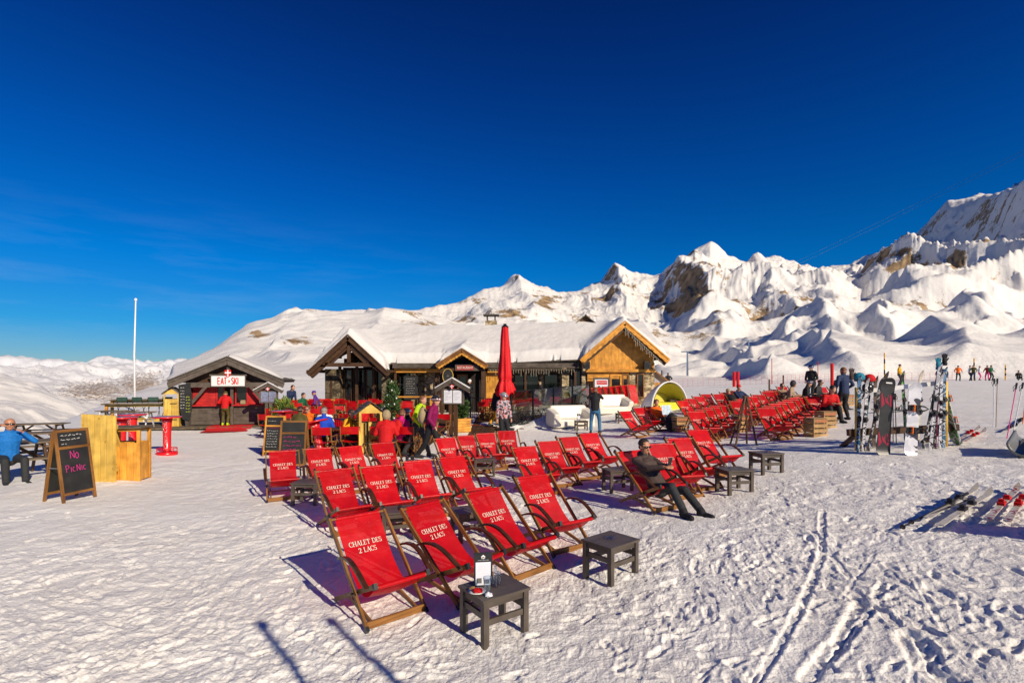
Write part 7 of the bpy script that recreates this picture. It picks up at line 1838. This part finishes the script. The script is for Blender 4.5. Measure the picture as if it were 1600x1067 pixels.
# ---------------- ski rack, skis and snowboards
ra, rb2 = hit(1340, 704), hit(1476, 697)
RD = (rb2 - ra); RD.z = 0; RL = RD.length; RAZ = math.atan2(RD.y, RD.x)
rk = empty('ski_rack', ra, RAZ, 'timber ski rack with a white top rail and round yellow end post', 'ski rack')
dzr = rb2.z - ra.z
for x, z in ((0, 0), (RL, dzr)): MB().tube([(x, .0, z - .1), (x, .0, z + 1.38)], .055, 12).build('post', M['yellow_wood'], rk, True)
MB().bar((.0, .02, 1.28), (RL, .02, 1.36 + dzr), .05, .09).build('top_rail', M['white_paint'], rk)
MB().bar((-.15, .1, .38), (RL + .3, .1, .40 + dzr), .14, .14).build('lower_beam', M['dark_wood'], rk)
for x, z in ((.0, 0), (RL, dzr)): MB().bar((x, .1, .33 + z), (x, .75, z - .02), .08, .08).build('stay', M['dark_wood'], rk)
SKM = {}
def skimat(nm, cols, sc=7):
    if nm not in SKM: SKM[nm] = camo('ski_graphics_' + nm, cols, sc); SKM[nm].node_tree.nodes['Principled BSDF'].inputs['Roughness'].default_value = .25
    return SKM[nm]
PAL = {'white': [(.35, .35, .38), (.6, .6, .64), (.03, .03, .04), (.5, .5, .55)], 'black': [(.015, .015, .02), (.02, .02, .03), (.3, .3, .32), (.02, .02, .02)], 'blue': [(.1, .2, .35), (.02, .02, .03), (.4, .45, .5), (.02, .1, .2)],
       'brown': [(.09, .06, .04), (.12, .08, .05), (.05, .04, .03), (.1, .07, .05)], 'cream': [(.55, .50, .42), (.62, .58, .5), (.5, .46, .4), (.6, .55, .45)], 'green': [(.03, .03, .03), (.1, .35, .05), (.4, .4, .4), (.02, .02, .02)], 'redw': [(.5, .45, .38), (.6, .56, .5), (.3, .04, .03), (.5, .46, .4)]}
def ski_mesh(mb, L, w, tip=.075, s=1):
    n = 22
    for i in range(n):
        P = []
        for t in (i / n, (i + 1) / n):
            ww = w * (1 - .22 * math.sin(PI * t)) * min(1, math.sqrt(max(0, t) * 24) + .55 if t < .03 else 1)
            if t > .93: ww *= math.sqrt(max(.02, 1 - ((t - .93) / .07) ** 2))
            zz = tip * max(0, (t - .88) / .12) ** 2 + .01 * math.sin(PI * t) + (tip * .25 * ((.05 - t) / .05) ** 2 if t < .05 else 0)
            P.append((t * L, ww / 2, zz))
        (xa, wa, za), (xb, wb, zb) = P
        mb._add([(xa, -wa, za), (xa, wa, za), (xb, wb, zb), (xb, -wb, zb), (xa, -wa, za + .012), (xa, wa, za + .012), (xb, wb, zb + .012), (xb, -wb, zb + .012)], [(0, 1, 2, 3), (7, 6, 5, 4), (0, 4, 5, 1), (1, 5, 6, 2), (2, 6, 7, 3), (3, 7, 4, 0)])
def make_ski(pal, lb, L=1.65, group=None, bind='black'):
    o = empty('ski', (0, 0, 0), 0, lb, 'ski', group); m = MB(); ski_mesh(m, L, .078); m.build('blade', skimat(pal, PAL[pal]), o)
    b = MB(); b.box(L * .40, L * .47, -.036, .036, .012, .05); b.box(L * .42, L * .45, -.025, .025, .05, .085); b.build('heel_binding', M[bind], o)
    b = MB(); b.box(L * .57, L * .63, -.034, .034, .012, .045); b.box(L * .58, L * .61, -.028, .028, .045, .07); b.build('toe_binding', M[bind], o)
    return o
def stand_up(o, foot_, lean_dir, lean, roll=0):
    """stand a long thing (its length along +x) on the snow, leaning over; its upper face looks towards the camera"""
    up = (Vector((0, 0, 1)) + Vector(lean_dir) * lean).normalized(); nrm = Vector((math.sin(R(roll)), -math.cos(R(roll)), 0)); nrm = (nrm - up * nrm.dot(up)).normalized(); y = nrm.cross(up)
    o.matrix_world = Matrix.Translation(foot_) @ Matrix((up, y, nrm)).transposed().to_4x4(); return o
SK = [('blue', 'dark patterned ski at the end of the rack, outer one', 1337, 705, .02, 1.68, -8), ('white', 'speckled white ski next to the outer one', 1345, 704, .05, 1.62, 5), ('black', 'black and white patterned ski leaning through the rack', 1353, 704, .16, 1.66, 20), ('brown', 'brown tipped ski rising behind the black snowboard', 1352, 703, .22, 1.78, -10),
      ('green', 'dark ski with a green edge in the middle of the rack', 1412, 690, -.05, 1.66, 0), ('cream', 'pale ski with a black tip in the middle of the rack', 1430, 691, .04, 1.66, 4), ('black', 'black ski crossing behind the tall white one', 1438, 700, .18, 1.72, 10), ('white', 'tall white ski with its tip above the rail', 1449, 702, .10, 1.82, -6),
      ('white', 'white ski beside the yellow end post', 1464, 699, .02, 1.62, 8), ('blue', 'blue grey ski leaning against the yellow end post', 1470, 698, .01, 1.72, 0)]
SK += [('black', 'narrow black ski behind the blue patterned one', 1341, 701, .10, 1.60, 15), ('brown', 'dark brown ski behind the black snowboard', 1362, 700, .02, 1.62, 0), ('black', 'black ski behind the white pair by the yellow post', 1456, 697, .05, 1.64, 12)]
for pal, lb, px, py, lx, L, roll in SK:
    f = hit(px, py); f = f + Vector((0, -.06, -.02)); stand_up(make_ski(pal, lb, L, 'skis standing in the rack'), f, (math.cos(RAZ), math.sin(RAZ), 0), lx, roll)
    bpy.data.objects[-1] if False else None
def make_board(lb, graphic, L=1.56, w=.27, bind_top=False, base='bb'):
    o = empty('snowboard', (0, 0, 0), 0, lb, 'snowboard'); n = 40; pts = []
    def outline():
        R_ = []
        for i in range(37):
            t = .5 - .5 * math.cos(PI * i / 36); R_.append((t * L, w / 2 * (1 - .16 * math.sin(PI * t)) * math.sqrt(max(0, 1 - max(0, (abs(t - .5) - .41) / .09) ** 2))))
        return R_
    O = outline(); vs = []; fs = []
    m = MB()
    for (xa, wa), (xb, wb) in zip(O, O[1:]):
        cz = lambda x: .055 * max(0, (abs(x / L - .5) - .38) / .12) ** 2
        za, zb = cz(xa), cz(xb); m._add([(xa, -wa, za), (xa, wa, za), (xb, wb, zb), (xb, -wb, zb), (xa, -wa, za + .01), (xa, wa, za + .01), (xb, wb, zb + .01), (xb, -wb, zb + .01)], [(0, 1, 2, 3), (7, 6, 5, 4), (0, 4, 5, 1), (2, 6, 7, 3), (1, 5, 6, 2), (3, 7, 4, 0)])
    b = m.build('deck', graphic, o)
    if bind_top is not None:
        s = 1 if bind_top else -1; z0 = .012 if bind_top else -.004
        for x in (.36 * L, .66 * L):
            q = MB(); q.box(x - .06, x + .06, -.12, .12, z0 if s > 0 else -.03, z0 + .025 if s > 0 else 0); q.tube([(x - .05, -.10, z0), (x - .04, -.12, z0 + s * .12), (x + .0, -.14, z0 + s * .19), (x + .04, -.12, z0 + s * .12), (x + .05, -.10, z0)], .014, 6); q.tube([(x - .05, .0, z0), (x - .055, .0, z0 + s * .09), (x + .055, .02, z0 + s * .09), (x + .05, .02, z0)], .02, 6)
            bb = q.build('binding', M['black'], o)
            st_ = MB(); st_.tube([(x - .055, .05, z0), (x - .06, .06, z0 + s * .10), (x + .06, .06, z0 + s * .10), (x + .055, .05, z0)], .012, 6); st_.build('strap', M['c_orange'] if bind_top else M['black'], bb)
    return o
bk_ = make_board('black and red snowboard with its base turned to the camera', M['black'], 1.62, .29, None)
g = MB()
def kshape(mb, x0, y0, s, z):
    # two bold slanting marks forming the graphic
    mb.poly([(x0, y0 - .11, z), (x0 + .26 * s, y0 - .10, z), (x0 + .24 * s, y0 - .05, z), (x0 + .02, y0 - .06, z)][::-1]); mb.poly([(x0 + .02, y0 - .06, z), (x0 + .14 * s, y0 - .01, z), (x0 + .26 * s, y0 - .03, z), (x0 + .16 * s, y0 + .01, z), (x0 + .22 * s, y0 + .05, z), (x0 + .1 * s, y0 + .03, z)][::-1])
    mb.poly([(x0 + .06, y0 + .04, z), (x0 + .30 * s, y0 + .11, z), (x0 + .24 * s, y0 + .12, z), (x0 + .10 * s, y0 + .11, z), (x0 - .02, y0 + .10, z)][::-1])
kshape(g, .22, 0, 1, .0125); kshape(g, 1.02, 0, 1, .0125); g.build('red_graphic', plain('crimson_graphic', (.32, .01, .04), .3, .1), bk_)
g = MB(); g.box(1.50, 1.525, -.06, .06, .03, .035); g.build('logo_bar', M['white_paint'], bk_)
f = hit(1370, 709); stand_up(bk_, f + Vector((0, -.16, -.03)), (math.cos(RAZ), math.sin(RAZ), 0), .07, -4)
wb_ = make_board('white and black snowboard with orange bound bindings', skimat('board', [(.55, .56, .62), (.66, .67, .72), (.62, .62, .68), (.03, .03, .05)], 3.2), 1.48, .28, True)
f = hit(1412, 709); stand_up(wb_, f + Vector((0, -.16, -.03)), (math.cos(RAZ), math.sin(RAZ), 0), .07, -2)
eb = make_board('snowboard seen edge on past the yellow post', skimat('edge', [(.1, .3, .08), (.03, .03, .03), (.5, .5, .5), (.1, .25, .1)]), 1.55, .27, True)
f = hit(1500, 696); stand_up(eb, f + Vector((0, .1, -.02)), (-math.cos(RAZ), -math.sin(RAZ), 0), .22, 84)
def pole(p, d, lb, L=1.18, col='black', group=None, name='ski_pole'):
    o = empty(name, (0, 0, 0), 0, lb, 'ski pole', group)
    MB().tube([(0, 0, 0), (0, 0, L - .12)], .009, 8).build('shaft', M['c_' + col] if 'c_' + col in M else M[col], o); MB().tube([(0, 0, L - .14), (0, 0, L)], [.016, .02], 8).build('grip', M['black'], o)
    MB().lathe([(.01, .05), (.03, .055), (.027, .065), (.01, .075)], 12).build('basket', M['black'], o); MB().tube([(.0, .0, L - .02), (.05, .02, L - .10), (.02, .02, L - .2), (0, 0, L - .05)], .006, 5).build('strap', M['black'], o)
    d = Vector(d).normalized(); o.matrix_world = Matrix.Translation(p) @ d.to_track_quat('Z', 'Y').to_matrix().to_4x4(); return o
ux = Vector((math.cos(RAZ), math.sin(RAZ), 0))
for px, py, dx, dy, lb, col, L in ((1322, 690, .30, .0, 'silver ski pole leaning in from beyond the rack end', 'white', 1.3), (1393, 692, .02, -.03, 'dark ski pole standing behind the two snowboards', 'charcoal', 1.2), (1398, 692, .0, -.03, 'grey ski pole standing behind the two snowboards', 'grey', 1.2),
                                   (1454, 700, .03, -.03, 'dark ski pole hanging beside the white skis', 'black', 1.2), (1459, 700, .06, -.03, 'maroon ski pole hanging beside the white skis', 'maroon', 1.2), (1500, 692, -.22, -.05, 'white ski pole leaning on the yellow post from outside', 'white', 1.3), (1346, 700, .14, -.05, 'blue ski pole crossing the patterned skis', 'teal', 1.25)):
    pole(hit(px, py) + Vector((0, -.05, -.06)), Vector((0, 0, 1)) + ux * dx + Vector((0, -dy, 0)), lb, L, col)
# gloves and a helmet hung on the rack tops
def glove(p, lb, col, rz=0):
    o = empty('ski_glove', p, rz, lb, 'glove'); m = MB(); m.ell((0, 0, .05), (.05, .035, .08), 12, 8)
    for k in range(4): m.tube([((k - 1.5) * .023, 0, .10), ((k - 1.5) * .035, 0, .18 + .015 * (k in (1, 2)))], [.015, .012], 7)
    m.tube([(.045, 0, .05), (.085, 0, .1)], [.016, .012], 7); m.build('hand_part', M[col], o, True); MB().lathe([(.045, -.06), (.05, .0), (.04, .0)], 10).build('cuff', M[col], o, True); return o
def rackpt(t, h): return ra + ux * RL * t + Vector((0, 0, dzr * t + h))
glove(rackpt(-.07, 1.62), 'grey glove stuck on a pole tip by the rack end', 'c_taupe'); glove(rackpt(1.0, 1.78), 'black glove stuck on a ski tip at the yellow post', 'c_black'); glove(rackpt(.93, 1.70), 'teal and black glove hung near the yellow post', 'c_teal')
def hung_helmet(p, lb, mat):
    o = empty('ski_helmet', p, 0, lb, 'helmet'); m = MB(); m.ell((0, 0, 0), (.115, .10, .11), 18, 10, zmin=-.75); m.build('shell', M[mat], o, True); MB().tube([(.088 * math.cos(t), .078 * math.sin(t), -.07) for t in [k * PI / 8 for k in range(16)]], .02, 6, closed=True).build('rim', M['black'], o, True)
    MB().tube([(0, .09, -.03), (0, .05, -.16), (0, -.05, -.16), (0, -.09, -.03)], .007, 5).build('chin_strap', M['black'], o); return o
hung_helmet(rackpt(.14, 1.55), 'red helmet hung on a ski at the rack end', 'c_red'); hung_helmet(rackpt(.02, 1.60), 'teal grey helmet hung on a ski at the rack end', 'c_teal'); hung_helmet(rackpt(.12, 1.36), 'black helmet hung below the red one', 'helmet_black'); hung_helmet(rackpt(.97, 1.55), 'dark blue helmet hung at the yellow post', 'c_navy')

# skis and poles on or in the snow
def lay(pal, p0, p1, lb, L=1.6, bind='black', grp=None, dz=.05):
    a, b = hit(*p0), hit(*p1); d = (b - a).normalized(); o = make_ski(pal, lb, (b - a).length, grp, bind); n = Vector((0, 0, 1)); n = (n - d * n.dot(d)).normalized(); y = n.cross(d)
    o.matrix_world = Matrix.Translation(a + Vector((0, 0, dz))) @ Matrix((d, y, n)).transposed().to_4x4(); return o
lay('cream', (1446, 818), (1528, 768), 'pale ski lying on the snow, the farther of a pair'); lay('cream', (1462, 832), (1550, 775), 'pale ski lying on the snow, the nearer of a pair')
lay('redw', (1540, 822), (1592, 768), 'dark ski with a red binding lying at the picture edge', bind='c_red'); lay('redw', (1572, 824), (1612, 766), 'ski with a red binding lying farthest to the side', bind='c_red')
def lay_pole(p0, p1, lb, col='black'):
    a, b = hit(*p0), hit(*p1); pole(a + Vector((0, 0, .04)), (b + Vector((0, 0, .06))) - a, lb, (b - a).length, col)
lay_pole((1407, 830), (1512, 782), 'black ski pole lying between the pale skis'); lay_pole((1420, 822), (1520, 790), 'dark ski pole lying beside the pale skis', 'grey')
for (p0, p1, lb) in (((1498, 690), (1530, 672), 'white and red ski lying flat by the planted poles'), ((1505, 694), (1540, 676), 'second white and red ski by the planted poles')): lay('redw', p0, p1, lb, bind='c_red')
for px, py, dx, lb, col in ((1552, 668, .02, 'white ski pole planted upright, first of a pair', 'white'), (1556, 668, .03, 'pinkish ski pole planted upright beside it', 'tan'), (1572, 685, .18, 'dark gripped ski pole planted at a slant, first of a pair', 'pink'), (1580, 684, .2, 'second slanting ski pole of the pair', 'white'), (1597, 662, .12, 'orange ski pole planted at the picture edge', 'orange')):
    pole(hit(px, py) + Vector((0, 0, -.1)), Vector((dx, 0, 1)), lb, 1.35, col)
lay('black', (1570, 676), (1588, 668), 'dark ski lying beside the slanting poles'); lay('black', (1585, 668), (1604, 654), 'dark ski with open bindings at the picture edge')
for (px, py, lb) in ((1389, 627, 'snowboard lying far beyond the rack, yellow edged'), (1393, 644, 'snowboard lying beyond the rack, green edged')):
    q = hit(px, py); o = make_board(lb, skimat('b%d' % py, PAL['green' if py > 630 else 'cream']), 1.5, .28, True); o.location = q + Vector((-.7, 0, .06)); o.rotation_euler = (0, 0, R(4))
# grey moulded lounger cut by the picture edge
lgp = hit(1600, 716); lg = empty('moulded_lounger', lgp, R(40), 'grey moulded plastic shell lounger tilted at the picture edge', 'lounger', scale=.62)
s_ = MB(); rows = []
for i in range(15):
    t = i / 14; rows.append([(-.1 + 1.7 * t, .34 * math.cos(PI * (j / 10) + PI), .42 + .30 * t * .9 - .34 * math.sin(PI * j / 10) * (1.0)) for j in range(11)])
s_.sheet(rows); so = s_.build('shell', M['tile_grey'], lg, True); mo = so.modifiers.new('t', 'SOLIDIFY'); mo.thickness = .06; mo.offset = 0
MB().bar((.1, 0, 0), (1.3, 0, .35), .3, .25).build('base', M['tile_grey'], lg)

# ---------------- markers and posts on the slope
def marker(px, py, h, mat, lb, Y, r=.06, name='slope_marker', two=None):
    x = (px - 800) / FOC * Y; z = gzf(x, Y); o = empty(name, (x, Y, z), 0, lb, 'marker')
    MB().tube([(0, 0, -.3), (0, 0, h)], r, 10).build('pole', M[mat], o)
    if two:
        for k in range(2): MB().tube([(0, 0, h * (.3 + .35 * k)), (0, 0, h * (.45 + .35 * k))], r * 1.15, 10).build('band', M[two], o)
    return o
marker(1147, 598, 1.6, 'c_red', 'red foam slope marker, first of the near pair', 55, .16); marker(1153, 598, 1.6, 'c_red', 'red foam slope marker, second of the near pair', 55, .16)
marker(1300, 593, 2.0, 'c_red', 'red foam slope marker standing alone by the standing person in dark blue', 45, .13)
marker(1382, 600, 2.9, 'c_yellow', 'yellow and black banded piste pole behind the rack', 48, .05, two='c_black'); marker(1522, 596, 2.6, 'c_yellow', 'yellow and black banded piste pole among the far skiers', 60, .06, two='c_black'); marker(1571, 596, 1.8, 'c_yellow', 'yellow and black banded piste pole by the sitting skier', 60, .06, two='c_black')
marker(1034, 592, 2.1, 'dark_wood', 'brown wooden post standing behind the dome shelter', 44, .06); marker(1202, 606, 1.1, 'dark_wood', 'short dark stake in the snow, thicker headed', 32, .05); marker(1224, 605, 1.3, 'dark_wood', 'short dark stake with a crossbar in the snow', 32, .04); marker(1206, 592, 3.0, 'c_red', 'thin red slope wand near the short stakes', 60, .04); marker(1278, 590, 2.5, 'c_red', 'thin red slope wand near the standing person in black', 60, .04)
nt_o = MB(); 
NM = glass('red_safety_net', (.95, .55, .55), .5, .02)
nn = nmat('net_threads'); 
for k in range(60):
    xa = 17 + k * .6; ya = 62 + 1.5 * math.sin(k * .2); z = gzf(xa, ya); nt_o.bar((xa, ya, z), (xa, ya, z + 1.0), .015, .015)
    for h_ in (.1, .4, .7, 1.0): nt_o.bar((xa, ya, z + h_), (xa + .6, 62 + 1.5 * math.sin((k + 1) * .2), gzf(xa + .6, ya) + h_), .012, .012)
o = nt_o.build('safety_net', M['c_red']); tag(o, 'thin red safety net across the edge of the slope', 'net')

# ---------------- cableway, pylons and mountain huts
def cable(pa, ya, pb, yb, lb, sag=6, r=.13):
    A, B = at(*pa, ya), at(*pb, yb); pts = [A.lerp(B, k / 30) - Vector((0, 0, sag * math.sin(PI * k / 30))) for k in range(31)]
    o = MB().tube(pts, [r * (.45 + .55 * k / 30) for k in range(31)], 6).build('lift_cable', M['dark_metal']); tag(o, lb, 'cable'); return o
cable((1720, 176), 420, (1182, 436), 2100, 'upper lift cable crossing the blue sky', 5, .26); cable((1720, 182), 420, (1190, 438), 2100, 'lower lift cable running beside the upper one', 5, .26)
cable((1720, 262), 380, (1340, 470), 1500, 'faint lift cable before the dark mountain face', 4, .16)
def far_thing_z(x, y): return float(macro_z(np.array([x]), np.array([y]))[0])
def hut(px, Y, w, lb):
    x = (px - 800) / FOC * Y; z = far_thing_z(x, Y); o = empty('mountain_hut', (x, Y, z), R(10), lb, 'hut', scale=1)
    MB().box(-w, w, -w * .6, w * .6, -3, w * .5, 'x').build('wall', M['orange_wood'], o); r = MB()
    for s in (-1, 1): r.bar((0, s * 0, w * .95), (0, s * w * .85, w * .42), w * 2.3, w * .12)
    r.build('roof', M['roof_snow'], o)
hut(1297, 900, 9, 'tiny mountain hut on the slope below the main peak'); hut(1325, 560, 8, 'low brown hut lower on the slope')
def pylon(px, Y, h, lb):
    x = (px - 800) / FOC * Y; z = far_thing_z(x, Y); o = empty('lift_pylon', (x, Y, z), R(-20), lb, 'pylon')
    MB().tube([(0, 0, -3), (0, 0, h)], [h * .045, h * .03], 8).build('mast', M['steel'], o); MB().bar((-h * .25, 0, h), (h * .25, 0, h), h * .03, h * .04).build('crossarm', M['steel'], o)
for px, Y, h, lb in ((1074, 190, 9, 'lift pylon nearest the chalet on the shaded slope'), (1170, 420, 14, 'lift pylon in the middle of the shaded slope'), (1568, 330, 13, 'lift pylon on the slope above the far skiers')): pylon(px, Y, h, lb)

# ---------------- unseen things added outside the frame to cast shadows on the snow
x_, y_ = 6.95, 4.0
place(PROTO[1], Vector((x_, y_, gzf(x_, y_) - .01)), R(-50), FIRST, 'unseen red deckchair added past the frame edge to cast a shadow', None)  # added chair, out of view, there only to throw its shadow
for k, (x_, y_, h_) in enumerate(((2.9, -1.5, 3.9), (3.4, -1.3, 3.75))):  # invented poles behind the camera, put in only for their shadows
    o = empty('shadow_pole', (x_, y_, gzf(x_, y_)), 0, 'unseen thin pole added beside the viewpoint to cast a long shadow', 'pole', 'unseen poles added for their shadows')
    MB().tube([(0, 0, -.2), (0, 0, h_)], .032, 8).build('shaft', M['dark_metal'], o); MB().ell((0, 0, h_), (.06, .06, .06), 10, 6).build('finial', M['dark_metal'], o)
# ================================================================== parts whose mesh holds separate pieces become one part per piece
def piece_split():
    users = {}
    for o in list(bpy.data.objects):
        if o.type == 'MESH' and o.parent is not None and not o.modifiers: users.setdefault(o.data.name, []).append(o)
    skip = ('lettering', 'chalk', 'crown', 'foliage', 'body', 'snow', 'light', 'hair', 'canvas', 'eye')
    for mn, objs in users.items():
        if any(k in objs[0].name for k in skip): continue
        me = bpy.data.meshes[mn]; nv = len(me.vertices)
        if nv < 12 or nv > 9000: continue
        ed = np.empty(len(me.edges) * 2, np.int32); me.edges.foreach_get('vertices', ed); ed = ed.reshape(-1, 2)
        lab = np.arange(nv)
        while True:
            m = np.minimum(lab[ed[:, 0]], lab[ed[:, 1]]); n2 = lab.copy(); np.minimum.at(n2, ed[:, 0], m); np.minimum.at(n2, ed[:, 1], m)
            n2 = n2[n2]
            if (n2 == lab).all(): break
            lab = n2
        ids, isl = np.unique(lab, return_inverse=True); k = len(ids)
        if k < 2 or k > 400: continue
        co = np.empty(nv * 3, np.float32); me.vertices.foreach_get('co', co); co = co.reshape(-1, 3)
        lo = np.full((k, 3), 1e9); hi = np.full((k, 3), -1e9); np.minimum.at(lo, isl, co); np.maximum.at(hi, isl, co)
        size = (hi - lo).max(1); gap = np.maximum(0, np.maximum(lo[:, None] - hi[None], lo[None] - hi[:, None])); d = np.sqrt((gap ** 2).sum(2))
        near = d <= np.maximum(.02, .5 * np.maximum(size[:, None], size[None])) * .97
        comp = np.arange(k)
        for _ in range(k):
            n2 = np.where(near, comp[None, :], k).min(1)
            if (n2 == comp).all(): break
            comp = n2
        cs = np.unique(comp)
        if len(cs) < 2 or len(cs) > 40: continue
        new = []
        for c in cs:
            cp = me.copy(); bm = bmesh.new(); bm.from_mesh(cp); bm.verts.ensure_lookup_table()
            bmesh.ops.delete(bm, geom=[v for v in bm.verts if comp[isl[v.index]] != c], context='VERTS'); bm.to_mesh(cp); bm.free(); new.append(cp)
        for o in objs:
            o.data = new[0]
            for cp in new[1:]:
                q = o.copy(); q.data = cp; COL.objects.link(q)
piece_split()
